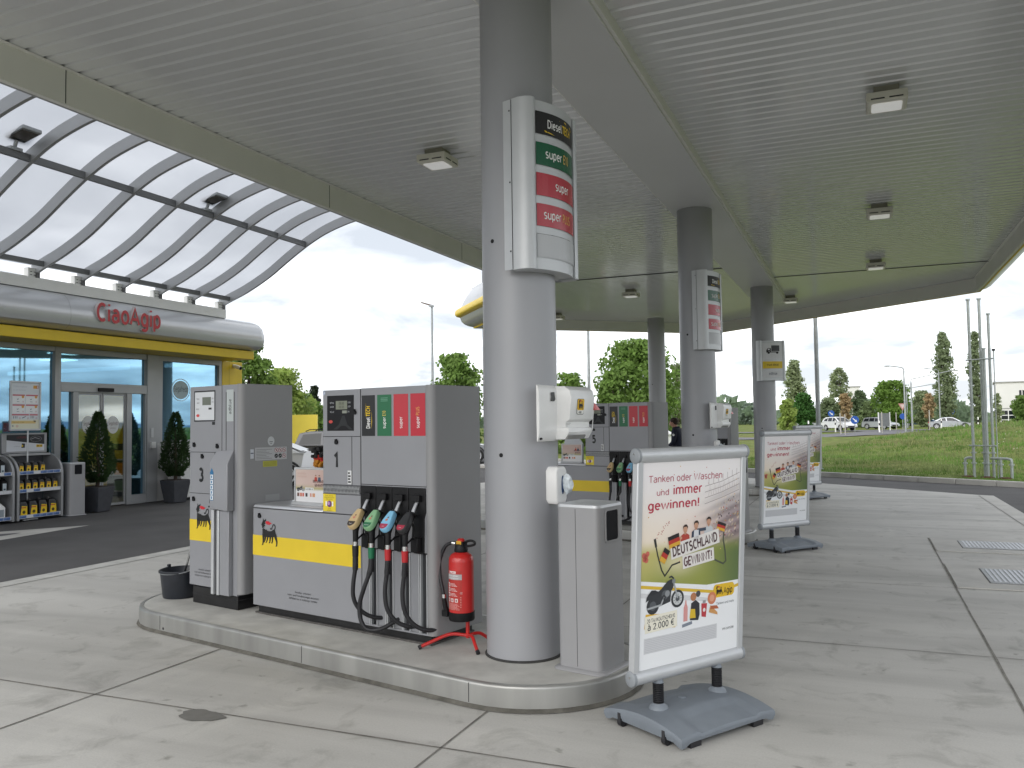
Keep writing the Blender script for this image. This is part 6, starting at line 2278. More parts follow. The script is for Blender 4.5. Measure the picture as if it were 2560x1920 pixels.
def floodlight(x, y, z, label):
    t = thing('floodlight', label, 'floodlight', (x, y, z), 0, 'floodlights on the wavy roof')
    m = MB(); m.box(-.06, -.10, 0, .06, .10, .05, steel); m.cyl((0, 0, .04), (.05, 0, .16), .03, n=10, m=steel); m.build('bracket', t, .004)
    m = MB()
    q = [(.0, -.16), (.0, .16), (.40, .16), (.40, -.16)]
    m.hexa([(a, b, .16 + a * .22) for a, b in q], [(a, b, .22 + a * .22) for a, b in q], steel)
    m.build('lamp_head', t, .012)
    m = MB(); m.hexa([(a, b * .82, .150 + a * .22) for a, b in ((.05, -.16), (.05, .16), (.36, .16), (.36, -.16))], [(a, b * .82, .158 + a * .22) for a, b in ((.05, -.16), (.05, .16), (.36, .16), (.36, -.16))], mt('floodlight_glass', (.10, .09, .08), .2, 0, .1, 10)); m.build('lens', t)
    return t


floodlight(-11.85, 8.72, 5.96, 'grey floodlight on the wavy roof, at the left edge of the picture')
floodlight(-11.85, 12.80, 5.96, 'grey floodlight on the wavy roof above the red shop lettering')


# ------------------------------------------------------------------ in front of the shop
def oil_rack(y0, label, dark):
    t = thing('oil_rack', label, 'display rack', (-14.5, y0 + .47, 0), 0, 'oil display racks by the shop front')
    off = Vector((-14.5, y0 + .47, 0))
    xb, xf = -14.72, -14.22
    rk = mt('rack_grey_metal', (.34, .345, .355), .4, .4, .05, 5)
    m = MB(off); m.box(xb - .02, y0 + .05, .05, xb, y0 + .90, 1.22, mt('rack_back_panel', (.10, .105, .12), .6, .1, .1, 8)); m.build('back_panel', t)
    arc = [(xb, .02), (xf, .02), (xf, .82)] + [(xf - .38 + .38 * math.cos(R(a)), .84 + .38 * math.sin(R(a))) for a in range(0, 91, 10)] + [(xb, 1.22)]
    for y in (y0, y0 + .905):
        m = MB(off)
        m.loft([[(x, y, z) for x, z in arc], [(x, y + .045, z) for x, z in arc]], rk, False)
        m.build('side_panel', t, .004)
    m = MB(off); m.box(xb, y0 + .045, 1.19, xf - .30, y0 + .905, 1.235, rk); m.build('top_panel', t, .006)
    for z in (.08, .555, .885):
        m = MB(off); m.box(xb, y0 + .045, z - .02, xf - .03, y0 + .905, z, rk); sh = m.build('shelf', t)
        m = MB(off); m.box(xf - .03, y0 + .045, z - .03, xf - .015, y0 + .905, z + .035, alu_matte); m.build('shelf_lip', sh)
        c = Canvas(lambda u, v, w: (xf - .0145 + w, u, v), .0006)
        n = 6
        random.seed(int(z * 100) + dark)
        for k in range(n):
            a = y0 + .06 + k * .138
            blue = random.random() < .72
            c.rect(a, z - .022, a + .13, z + .028, ink('#5876ae' if blue else '#d5d7da'), 1)
            if blue:
                c.rect(a + .05, z - .016, a + .12, z + .004, ink('#44608f'), 2); c.text('10W-40', a + .01, z + .008, .014, ink('#d8e0ee'), 2, sx=.7)
        c.build('price_tag', sh, off)
    m = MB(off); m.box(xb - .02, y0 + .01, 1.24, xb + .05, y0 + .94, 1.62, rk); hd = m.build('header_board', t, .008)
    c = Canvas(lambda u, v, w: (xb + .0515 + w, u, v), .0008)
    a, b = y0 + .10, y0 + .88
    c.rect(a, 1.275, b, 1.59, ink('#d3d6dc'), 1); c.poly([(a, 1.59), (b, 1.59), (b, 1.40), (a + .5, 1.43), (a, 1.49)], ink('#25262b'), 2)
    c.text('MOTORÖL', a + .20, 1.52, .035, ink('#7a2a34'), 3, bold=.01)
    c.ring(b - .18, 1.505, .12, .007, ink('#8f8f92'), 3, 24, ry=.055); c.line([(b - .28, 1.50), (b - .2, 1.53), (b - .1, 1.50)], .008, ink('#a5a5a8'), 3)
    c.poly([(a + .30, 1.34), (a + .37, 1.34), (a + .375, 1.42), (a + .31, 1.425)], K_, 3); c.rect(a + .305, 1.36, a + .335, 1.395, ink('#d9c02a'), 4)
    c.rect(b - .17, 1.345, b - .04, 1.395, ink('#d9b52a'), 3); c.text('Agip', b - .10, 1.36, .022, K_, 4, bold=.01); c.dog(b - .155, 1.352, .04, K_, RD, 5, .8)
    c.text('Die Kraft im Motor', a + .15, 1.365, .014, ink('#777a80'), 3, width=.13)
    c.build('header_print', hd, off)
    return t


ORD = ['first', 'second', 'third', 'fourth', 'fifth', 'sixth']
oil_rack(10.62, 'grey rack of yellow-labelled oil cans, right beside the litter bin', 0)
oil_rack(9.62, 'grey rack of dark bottles at the left edge of the picture', 1)


def oil_can(s, label, group):
    t = thing('oil_can', label, 'oil can', (0, 0, 0), 0, group)
    cm = mt('black_oil_can', (.018, .018, .02), .35, 0, .1, 20)
    m = MB()
    w, d, h = .055 * s, .085 * s, .20 * s
    lo = [[(x, y, z) for x, y in rrect(-d, -w, d, w, .015 * s, 3)] for z in (0, h * .72)]
    lo.append([(x * .75, y * .8, h * .95) for x, y in rrect(-d, -w, d, w, .015 * s, 3)]); lo.append([(x * .35 - d * .1, y * .45, h) for x, y in rrect(-d, -w, d, w, .015 * s, 3)])
    m.loft(lo, cm, False); m.build('body', t, .003)
    m = MB(); m.cyl((-d * .1, 0, h), (-d * .1, 0, h * 1.1), .016 * s, n=10, m=mt('can_cap', (.09, .085, .085), .4, 0, .1, 10)); m.build('cap', t)
    c = Canvas(lambda u, v, w_: (d + .0008 + w_, u, v), .0006)
    c.poly([(-w * .86, h * .06), (w * .86, h * .06), (w * .80, h * .66), (-w * .55, h * .70)], Y_, 1); c.disc(0, h * .3, w * .4, ink('#4a3a12'), 2, 8); c.rect(-w * .6, h * .55, w * .5, h * .62, ink('#c0552a'), 2)
    c.build('label', t)
    return t


def rack_cans():
    c0 = None
    for nm, z, n, s, ys, g in (('top', .887, 4, .95, .145, 'oil cans on the top shelf'), ('middle', .557, 6, 1.0, .14, 'oil cans on the middle shelf'), ('bottom', .082, 4, 1.45, .20, 'oil cans on the bottom shelf')):
        proto = None
        for k in range(n):
            lb = f'{ORD[k]} yellow-labelled black oil can from the left on the {nm} shelf of the right rack'
            y = 10.62 + .115 + k * ys + (0 if nm != 'bottom' else .03)
            loc = (-14.36, y, z)
            if proto is None:
                proto = oil_can(s, lb, g + ' of the right rack'); proto.location = loc
            else:
                dup(proto, loc, None, lb)


rack_cans()


def dark_bottle(label):
    t = thing('dark_bottle', label, 'bottle', (0, 0, 0), 0, 'dark bottles in the left rack')
    m = MB()
    lo = [[(x, y, z) for x, y in rrect(-.07, -.055, .07, .055, .015, 3)] for z in (0, .20)]
    lo.append([(x * .5, y * .5, .235) for x, y in rrect(-.07, -.055, .07, .055, .015, 3)])
    m.loft(lo, black, False); m.build('body', t, .003)
    m = MB(); m.cyl((0, 0, .235), (0, 0, .265), .02, n=10, m=black); m.build('cap', t)
    c = Canvas(lambda u, v, w: (.0708 + w, u, v), .0006); c.rect(-.035, .03, .035, .16, ink('#c2ccd2'), 1); c.rect(-.02, .04, .02, .07, ink('#40525e'), 2); c.build('label', t)
    return t


db0 = dark_bottle('dark bottle with pale label on the top shelf of the left rack')
db0.location = (-14.36, 10.38, .887)
dup(db0, (-14.36, 10.28, .557), None, 'left one of two dark bottles on the middle shelf of the left rack')
dup(db0, (-14.36, 10.42, .557), None, 'right one of two dark bottles on the middle shelf of the left rack')


def white_jug():
    t = thing('white_jug', 'white plastic jug with red cap at the bottom of the left rack', 'jug', (-14.36, 10.34, .082))
    m = MB(); lo = [[(x, y, z) for x, y in rrect(-.09, -.10, .09, .10, .03, 4)] for z in (0, .20)]; lo.append([(x * .45, y * .4, .28) for x, y in rrect(-.09, -.10, .09, .10, .03, 4)]); m.loft(lo, white_plastic, True); m.build('body', t)
    m = MB(); m.cyl((0, 0, .28), (0, 0, .315), .032, n=14, m=red_paint); m.build('cap', t)
    c = Canvas(lambda u, v, w: (.0908 + w, u, v), .0006); c.rect(-.06, .04, .06, .17, ink('#8f98a0'), 1); c.build('label', t)


white_jug()


def menu_poster():
    x = -14.46
    t = thing('price_poster', 'framed white offers poster on a post above the oil rack', 'poster frame', (x, 10.92, 0), 0)
    off = Vector((x, 10.92, 0))
    y0, y1, z0, z1 = 10.62, 11.25, 1.67, 2.59
    m = MB(off)
    for a, b, c_, d in ((y0, z0, y0 + .03, z1), (y1 - .03, z0, y1, z1), (y0 + .03, z0, y1 - .03, z0 + .03), (y0 + .03, z1 - .03, y1 - .03, z1)):
        m.box(x - .02, a, b, x + .015, c_, d, alu_matte)
    m.build('frame', t, .005)
    m = MB(off); m.box(x - .025, y0 + .015, z0 + .015, x - .004, y1 - .015, z1 - .015, ink('#202124')); m.build('backing', t)
    m = MB(off); m.cyl((x - .01, 11.0, .02), (x - .01, 11.0, z0), .015, n=10, m=alu_matte); m.box(x - .15, 10.85, 0, x + .1, 11.15, .02, alu_matte); m.build('post', t)
    U = lambda u: y0 + .03 + (y1 - y0 - .06) * u
    V = lambda v: z0 + .03 + (z1 - z0 - .06) * v
    c = Canvas(lambda u, v, w: (x - .003 + w, U(u), V(v)), .0006)
    c.rect(0, 0, 1, 1, ink('#d5dade'), 1); c.rect(0, 0, 1, .20, ink('#dcdac4'), 2)
    pk = ink('#c06670'); orr = ink('#d9a24a')
    c.text('Unsere Angebote', .06, .90, .045, ink('#b7bdc6'), 2, width=.5); c.text('aus der Backstube', .06, .83, .03, ink('#b7bdc6'), 2, width=.45)
    c.rect(.78, .88, .92, .95, orr, 2); c.ring(.93, .915, .05, .012, ink('#c0454c'), 3, 14, ry=.035)
    for j in range(2):
        for i in range(2):
            u0 = .05 + i * .47; v0 = .55 - j * .215
            c.rect(u0, v0, u0 + .43, v0 + .19, ink('#e8e9ea'), 2); c.rect(u0, v0 + .165, u0 + .43, v0 + .195, pk, 3); c.disc(u0 + .36, v0 + .145, .045, orr, 4, ry=.03)
            c.line([(u0 + .15, v0 + .10), (u0 + .18, v0 + .085), (u0 + .21, v0 + .105)], .012, ink('#5a6068'), 3); c.line([(u0 + .15, v0 + .04), (u0 + .24, v0 + .036)], .010, ink('#8a9098'), 3)
            c.ring(u0 + .37, v0 + .04, .022, .007, ink('#b0606a'), 3, 12, ry=.018)
    c.rect(.03, .29, .63, .32, pk, 3); c.rect(.66, .29, .95, .32, pk, 3)
    for k in range(3):
        c.rect(.08 + k * .06, .225, .10 + k * .06, .275, ink('#4c5258'), 3); c.rect(.70 + k * .05, .225, .715 + k * .05, .28, ink('#3c4248'), 3)
    c.poly([(.38, .225), (.46, .24), (.54, .272), (.52, .275), (.40, .245)], ink('#5a5f62'), 3)
    for u in (.31, .60, .90):
        c.ring(u, .23, .025, .008, ink('#b0505a'), 3, 12, ry=.018)
    c.rect(0, .115, .88, .17, ink('#d9be7a'), 3); c.text('TO GO 1,99', .06, .128, .025, ink('#96742e'), 4, width=.4); c.dog(.80, .14, .09, K_, RD, 5, .5)
    c.ring(.22, .06, .035, .010, ink('#c0454c'), 3, 14, ry=.025); c.rect(.05, .045, .09, .08, ink('#8a9098'), 3)
    c.build('poster_print', t, off)


menu_poster()


def conifer(label, loc, rz, seed):
    t = thing('potted_conifer', label, 'potted tree', loc, rz, 'potted conifers by the shop door')
    pm = mt('slate_pot', (.055, .058, .068), .6, 0, .12, 9)
    m = MB()
    b, tp, h = .165, .235, .50
    m.hexa([(-b, -b, 0), (b, -b, 0), (b, b, 0), (-b, b, 0)], [(-tp, -tp, h), (tp, -tp, h), (tp, tp, h), (-tp, tp, h)], pm)
    m.build('pot', t, .008)
    m = MB(); m.hexa([(-tp * .9, -tp * .9, h + .001), (tp * .9, -tp * .9, h + .001), (tp * .9, tp * .9, h + .001), (-tp * .9, tp * .9, h + .001)], [(-tp * .85, -tp * .85, h + .01), (tp * .85, -tp * .85, h + .01), (tp * .85, tp * .85, h + .01), (-tp * .85, tp * .85, h + .01)], mt('potting_soil', (.03, .022, .016), 1, 0, .3, 30)); m.build('soil', t)
    m = MB(); m.tube([(0, 0, h), (.02, .01, .75), (0, 0, 1.1), (0, 0, 1.75)], [.04, .035, .025, .008], 8, bark); m.build('trunk', t)
    rnd = random.Random(seed)
    m = MB()
    lm = leaf_mat('conifer_needles', (.045, .085, .03))
    for k in range(5200):
        f = rnd.random() ** 1.25
        z = .60 + 1.40 * f
        env = .37 * (1 - f) ** .72 * (.35 + .65 * sst(0, .22, f)) + .02
        a = rnd.random() * 2 * PI
        r = env * (.45 + .55 * math.sqrt(rnd.random())) * (1 + .14 * math.sin(a * 5 + z * 9) + .10 * math.sin(a * 3 - z * 14))
        p = Vector((r * math.cos(a), r * math.sin(a), z + rnd.uniform(-.03, .03)))
        d = Vector((math.cos(a), math.sin(a), rnd.uniform(.2, 1.4))).normalized()
        sd_ = d.cross(Vector((rnd.uniform(-1, 1), rnd.uniform(-1, 1), rnd.uniform(-1, 1)))).normalized()
        L_ = rnd.uniform(.035, .065); w = rnd.uniform(.008, .016)
        m.add([p - sd_ * w, p + sd_ * w, p + d * L_ + sd_ * w * .5, p + d * L_ - sd_ * w * .5], [(0, 1, 2, 3)], lm)
    m.build('crown', t, fix=False)
    return t


conifer('potted conifer beside the litter bin, left of the shop door', (-14.42, 12.52, 0), R(8), 5)
conifer('potted conifer right of the shop door, beside the white ice chest', (-14.35, 14.55, 0), R(-5), 9)


def ice_chest():
    t = thing('ice_chest', 'white chest with blue ice picture under the right shop window', 'ice chest', (-14.7, 15.85, 0))
    m = MB(); m.box(-.18, -1.0, .06, .22, .85, 1.30, white_paint); m.build('body', t, .01)
    m = MB(); m.box(-.16, -.96, .0, .18, .81, .06, black); m.build('foot', t)
    c = Canvas(lambda u, v, w: (.2208 + w, u, v), .0008)
    bl = ink('#3b4a8c'); lb = ink('#8fa3cf')
    c.poly([(-.62, .52), (-.55, .95), (-.42, 1.06), (-.25, 1.0), (-.22, .8), (-.28, .5)], lb, 1)
    for p in ([(-.58, .85), (-.48, 1.04), (-.32, .98), (-.36, .84)], [(-.55, .55), (-.50, .72), (-.42, .70), (-.46, .54)], [(-.36, .55), (-.34, .74), (-.26, .70), (-.28, .53)]):
        c.poly(p, bl, 2)
    c.line([(-.52, .80), (-.44, .78), (-.40, .64)], .02, ink('#222a4a'), 3)
    c.text('frocks', -.64, .36, .085, ink('#4a5058'), 2, width=.52)
    c.build('ice_print', t)


ice_chest()


def white_kerb_patch():
    # pale paving wedge at the left edge in front of the racks
    mb = MB()
    mb.poly([(-13.6, 7.6, -.007), (-12.2, 8.4, -.007), (-12.55, 10.75, -.007), (-13.3, 9.6, -.007)], concrete_light)
    struct(mb.build('pale_paving', fix=False))
    mb = MB()
    mb.poly([(-13.35, 8.0, -.003), (-12.6, 8.4, -.003), (-12.75, 9.6, -.003), (-13.2, 9.2, -.003)], asphalt_far)
    struct(mb.build('paving_inset', fix=False))


white_kerb_patch()


# ------------------------------------------------------------------ lamp posts, pipes, posts
def lamp_post(loc, h, r, label, head=True, arm=None):
    t = thing('lamp_post', label, 'lamp post', loc, 0, 'tall forecourt lamp posts')
    m = MB(); m.cyl((0, 0, 0), (0, 0, h), r, r * .62, 14, steel); m.build('pole', t)
    m = MB(); m.box(-r * 1.6, -r * 1.6, 0, r * 1.6, r * 1.6, .03, steel); m.build('base_plate', t)
    if head:
        m = MB(); m.hexa([(-.12, -.16, h - .02), (.12, -.16, h - .02), (.08, .10, h - .02), (-.08, .10, h - .02)], [(-.10, -.16, h + .06), (.10, -.16, h + .06), (.07, .10, h + .08), (-.07, .10, h + .08)], steel)
        m.hexa([(-.62, -.10, h + .22), (-.62, .10, h + .22), (.04, .13, h - .01), (.04, -.13, h - .01)], [(-.60, -.10, h + .29), (-.60, .10, h + .29), (.06, .13, h + .08), (.06, -.13, h + .08)], mt('lamp_head_brown', (.16, .12, .10), .5, .2, .1, 6)); m.build('lamp_head', t)
    return t


lamp_post((-21.2, 39.75, 0), 8.0, .085, 'lamp post with a brown head, seen above the fuel pump with number 1')
lamp_post((-12.53, 40.1, 0), 9.0, .085, 'thin lamp post seen between the first column and the round tree', True)
lamp_post((-1.22, 27.7, .1), 9.0, .075, 'pale lamp post at the kerb, right of the farthest poster stand', True)


def pylon():
    t = thing('sign_pylon', 'tall grey steel pylon behind the left edge of the nearest column', 'pylon', (-12.98, 28.95, 0))
    m = MB(); m.box(-.2, -.2, 0, .2, .2, 14, mt('dark_galvanised', (.19, .20, .22), .5, .3, .12, 5)); m.build('mast', t, .02)
    m = MB(); m.box(-.5, -.5, 0, .5, .5, .1, concrete_light); m.build('footing', t)
    m = MB(); m.cyl((.32, -.3, 6.2), (.9, -.9, 6.6), .07, n=10, m=white_paint); m.build('bracket', t)


pylon()


def vent_pipes():
    t = thing('vent_pipes', 'cluster of galvanised tank vent pipes on the grass edge', 'vent pipes', (2.95, 24.55, .11))
    U = KD.to_3d() * 1.0
    gm = mt('vent_pipe_steel', (.42, .46, .45), .45, .3, .1, 12)

    def p(u, z, d=0.):
        q = U * u + KN.to_3d() * d
        return (q.x, q.y, z)
    spec = [(-.36, 0, 4.92, .036), (-.16, .05, 4.95, .036), (.02, .0, 4.08, .033), (.16, .05, 3.62, .030)]
    for (u, d, h, r), nm in zip([(-.32, 0, 4.62, .036), (-.10, .12, 4.62, .036), (.04, .0, 3.30, .033), (.12, .12, 4.20, .034)], range(4)):
        m = MB()
        m.cyl(p(u, .0, d), p(u, h, d), r, n=12, m=gm); m.cyl(p(u, h, d), p(u, h + .04, d), r * 1.5, n=12, m=gm)
        pp = m.build('vent_pipe', t)
        m = MB()
        for z in (.35, .62):
            m.cyl(p(u, z, d), p(u, z + .03, d), r * 1.9, n=12, m=gm)
        m.build('pipe_flange', pp)
    m = MB(); m.cyl(p(.26, .0, .05), p(.26, 3.25, .05), .013, n=8, m=gm); m.cyl(p(.26, 3.25, .05), p(.26, 3.30, .05), .04, n=10, m=black); m.build('thin_pipe', t)
    for z in (3.05, .82):
        m = MB(); a, b = Vector(p(-.40, z, -.05)), Vector(p(.30, z, -.05)); m.tube([a, b], .018, 8, gm); m.build('cross_brace', t)
    for us in ((-.32, -.55), (.12, .62)):
        m = MB(); a, b = us
        m.tube(smooth_path([p(a, .50, 0), p(a + (b - a) * .55, .50, 0), p(b - (.05 if b > a else -.05), .485, 0), p(b, .42, 0), p(b, .0, 0)], 4), .034, 10, gm)
        br = m.build('branch_pipe', t)
        m = MB(); m.cyl(p(b, .33, 0), p(b, .37, 0), .062, n=12, m=gm); m.build('pipe_flange', br)
    m = MB(); m.tube([p(.36, .5, 0), p(.36, 0, 0)], .034, 10, gm); m.cyl(p(.36, .33, 0), p(.36, .37, 0), .062, n=12, m=gm); m.build('branch_pipe', t)
    m = MB()
    for u in (-.45, .05, .50):
        m.ball(p(u, .0, -.08), .13, mt('red_gravel', (.10, .05, .03), .95, 0, .4, 30), 6, (1.3, 1.0, .35))
    m.build('soil_mound', t)


vent_pipes()


# ------------------------------------------------------------------ cars
def car(label, loc, rz, paint, kind='saloon', group='cars on the embankment road', name='car'):
    """local +x is the front; all lengths in metres"""
    t = thing(name, label, 'car', loc, rz, group)
    body_m = paint
    if kind == 'estate':
        Ln, H = 4.5, 1.50
        low = [(-2.22, .35), (-2.25, .62), (-2.18, .95), (-1.2, .97), (.75, .93), (1.45, .84), (2.0, .74), (2.2, .60), (2.24, .40), (2.1, .28), (-2.1, .28)]
        gh = [(-2.12, .95), (-1.95, 1.40), (-1.6, 1.47), (-.2, 1.50), (.25, 1.44), (1.05, .93)]
        wins = [((-1.95, 1.0), (-1.80, 1.36), (-1.15, 1.40), (-1.15, 1.0)), ((-1.05, 1.0), (-1.05, 1.41), (-.30, 1.42), (-.28, .99)), ((-.18, .99), (-.20, 1.42), (.22, 1.37), (.78, .98))]
    elif kind == 'suv':
        Ln, H = 4.4, 1.62
        low = [(-2.15, .42), (-2.18, .75), (-2.08, 1.05), (-1.0, 1.07), (.8, 1.03), (1.5, .95), (2.02, .84), (2.2, .66), (2.22, .45), (2.05, .34), (-2.05, .34)]
        gh = [(-2.05, 1.05), (-1.85, 1.42), (-1.5, 1.57), (-.2, 1.62), (.25, 1.56), (1.10, 1.03)]
        wins = [((-1.75, 1.12), (-1.55, 1.40), (-1.05, 1.48), (-1.05, 1.10)), ((-.95, 1.10), (-.95, 1.50), (-.25, 1.53), (-.22, 1.09)), ((-.12, 1.09), (-.14, 1.53), (.24, 1.48), (.82, 1.08))]
    else:
        Ln, H = 4.75, 1.42
        low = [(-2.38, .38), (-2.40, .62), (-2.30, .90), (-1.55, .94), (.75, .90), (1.55, .80), (2.15, .68), (2.36, .54), (2.36, .38), (2.2, .27), (-2.2, .27)]
        gh = [(-1.85, .93), (-1.05, 1.33), (-.6, 1.40), (-.05, 1.41), (.30, 1.36), (1.15, .88)]
        wins = [((-1.45, .97), (-.98, 1.26), (-.55, 1.32), (-.50, .96)), ((-.40, .96), (-.44, 1.33), (-.05, 1.33), (.25, 1.28), (.82, .94))]
    W2 = .88
    m = MB()
    m.loft([[(x, -W2 + .05, z) for x, z in low], [(x, -W2, .30 + (z - .30) * .98) for x, z in [(a * .985, b) for a, b in low]], [(x, W2, .30 + (z - .30) * .98) for x, z in [(a * .985, b) for a, b in low]], [(x, W2 - .05, z) for x, z in low]], body_m, False)
    m.build('body', t, .05, 3)
    m = MB()
    def ghp(y, k):
        return [(x, y * (1 - k * .20 * (z - gh[0][1]) / (H - gh[0][1])), z) for x, z in gh]
    m.loft([ghp(-W2 + .06, 1), ghp(W2 - .06, 1)], body_m, False)
    m.build('cabin', t, .03, 3)
    for s in (-1, 1):
        m = MB()
        for w in wins:
            pts = [(x, s * ((W2 - .06) * (1 - .20 * (z - gh[0][1]) / (H - gh[0][1])) + .006), z) for x, z in w]
            m.add(pts, [tuple(range(len(pts)))], dark_glass)
        m.build('side_window', t, fix=False)
    m = MB()
    (xa, za), (xb, zb) = gh[-2], gh[-1]
    for (x0, z0), (x1, z1) in (((xb - .06, zb + .04), (xa + .06, za - .03)), ((gh[0][0] - .0, gh[0][1] + .05), (gh[1][0] + .0, gh[1][1] - .03))):
        dx, dz = x1 - x0, z1 - z0
        nx_, nz_ = (dz, -dx) if x0 > 0 else (-dz, dx)
        l = math.hypot(nx_, nz_); nx_, nz_ = nx_ / l * .012, nz_ / l * .012
        if nz_ < 0:
            nx_, nz_ = -nx_, -nz_
        m.add([(x0 + nx_, -.70, z0 + nz_), (x0 + nx_, .70, z0 + nz_), (x1 + nx_, .60, z1 + nz_), (x1 + nx_, -.60, z1 + nz_)], [(0, 1, 2, 3)], dark_glass)
    m.build('windscreen', t, fix=False)
    x1 = max(p[0] for p in low); x0 = min(p[0] for p in low)
    for wx in (x0 + .88, x1 - .90):
        for s in (-1, 1):
            m = MB(); m.cyl((wx, s * (W2 - .20), .32), (wx, s * (W2 + .008), .32), .32, n=24, m=tyre); wh = m.build('wheel', t, .02)
            m = MB(); m.cyl((wx, s * (W2 + .002), .32), (wx, s * (W2 + .014), .32), .215, n=20, m=mt('wheel_gap', (.04, .04, .042), .5, 0, .1, 8))
            for k in range(5):
                a = 2 * PI * k / 5 + .3
                d = Vector((math.cos(a), 0, math.sin(a))); q = Vector((-math.sin(a), 0, math.cos(a)))
                c0 = Vector((wx, s * (W2 + .0145), .32))
                m.hexa([c0 + q * .03, c0 - q * .03, c0 + d * .20 - q * .05, c0 + d * .20 + q * .05], [p + Vector((0, s * .01, 0)) for p in (c0 + q * .03, c0 - q * .03, c0 + d * .20 - q * .05, c0 + d * .20 + q * .05)], alu)
            m.lathe((0, 0, 0), [(.0, 0), (.0, 0)], 3, alu) if False else None
            lo = [[(wx + r_ * math.cos(2 * PI * k / 22), s * (W2 + y_), .32 + r_ * math.sin(2 * PI * k / 22)) for k in range(22)] for r_, y_ in ((.185, .016), (.215, .020), (.222, .012))]
            m.loft(lo, alu, True, False)
            m.build('rim', wh)
            m = MB()
            lo = [[(wx + r_ * math.cos(R(a)), s * (W2 + y_), .33 + r_ * math.sin(R(a))) for a in range(-8, 189, 14)] for r_, y_ in ((.335, .0), (.375, .004), (.40, .0))]
            m.loft(lo, mt('wheel_arch', (.03, .03, .032), .7, 0, 0), True, False, False)
            m.build('wheel_arch', t)
    for s in (-1, 1):
        m = MB(); m.box(x0 - .012, s * .62 - .14, .66, x0 + .10, s * .62 + .16, .86, mt('tail_lamp', (.42, .02, .02), .2, 0, .05, 10)); m.build('tail_light', t, .02)
        m = MB(); m.hexa([(x1 - .30, s * .56 - .16, .58), (x1 + .0, s * .56 - .16, .58), (x1 - .04, s * .56 + .18, .58), (x1 - .34, s * .56 + .18, .58)], [(x1 - .30, s * .56 - .16, .70), (x1 - .06, s * .56 - .16, .70), (x1 - .12, s * .56 + .18, .70), (x1 - .36, s * .56 + .18, .70)], mt('head_lamp', (.62, .64, .66), .1, .2, .05, 10)); m.build('headlight', t, .02)
        m = MB(); m.ball((.72, s * (W2 + .06), gh[-1][1] + .06), .10, body_m, 6, (.7, 1, .7)); m.build('wing_mirror', t)
    m = MB(); m.box(x1 - .02, -.45, .42, x1 + .012, .45, .54, black); m.build('grille', t, .01)
    m = MB(); m.box(x0 - .012, -.26, .60, x0 + .01, .26, .71, W_); m.build('number_plate', t)
    if kind == 'estate':
        m = MB()
        for s in (-1, 1):
            m.tube([(-1.75, s * .58, 1.47), (-1.6, s * .58, 1.53), (-.1, s * .58, 1.55), (.1, s * .58, 1.48)], .016, 6, black)
        m.build('roof_rail', t)
    return t


pw = mt('car_white', (.72, .73, .73), .25, 0, .02, 3, coat=.5)
psv = mt('car_silver', (.42, .44, .47), .28, .5, .02, 3, coat=.5)
pg = mt('car_anthracite', (.065, .068, .078), .25, .3, .04, 3, coat=.5)
pb = mt('car_blue', (.06, .16, .42), .25, .2, .02, 3, coat=.5)
GP = 'parked cars behind the pumps'
vdir = lambda dx, dy: math.atan2(dy, dx)
car('white car parked behind the small poster on pump 1', (-16.29, 18.88, 0), vdir(-.89, -.46), pw, 'saloon', GP, 'parked_car')
car('dark grey estate car with roof rails parked in front of the yellow wall', (-16.9, 25.9, 0), vdir(.94, .33), pg, 'estate', GP, 'parked_car')
car('silver car parked behind pump 1, only a front wheel showing', (-16.6, 32.0, 0), vdir(.92, .39), psv, 'saloon', GP, 'parked_car')
car('white car parked beyond the person at the pump', (-9.4, 40.0, .05), vdir(.92, .39), pw, 'estate', GP, 'parked_car')


def on_road(x, y):
    return (x, y, terrain_z(x, y) + .08)


car('white off-roader on the road, left of the round blue arrow sign', on_road(-2.4, 106), vdir(.62, -.78), pw, 'suv')
car('silver estate car on the road, behind the grey board', on_road(2.3, 116), vdir(.74, -.67), psv, 'estate')
car('silver saloon on the road, in front of the left tall poplar', on_road(9.9, 112), vdir(.997, -.08), psv, 'saloon')
car('bright blue car on the far road, only its roof showing', (8.5, 144, .22), vdir(-.95, .3), pb, 'saloon')


def yellow_wall():
    t = thing('yellow_wall', 'bright yellow wall panel behind the parked cars', 'wall', (-23.6, 29.3, 0), R(22))
    m = MB(); m.box(-2.4, -.08, .15, 2.08, .08, 2.14, mt('bright_yellow_panel', (.95, .76, .10), .5, 0, .03, 2)); m.build('panel', t, .01)
    m = MB()
    for x in (-2.2, -.2, 1.9):
        m.box(x - .05, .081, 0, x + .05, .18, 2.0, steel)
    m.build('post', t)


yellow_wall()


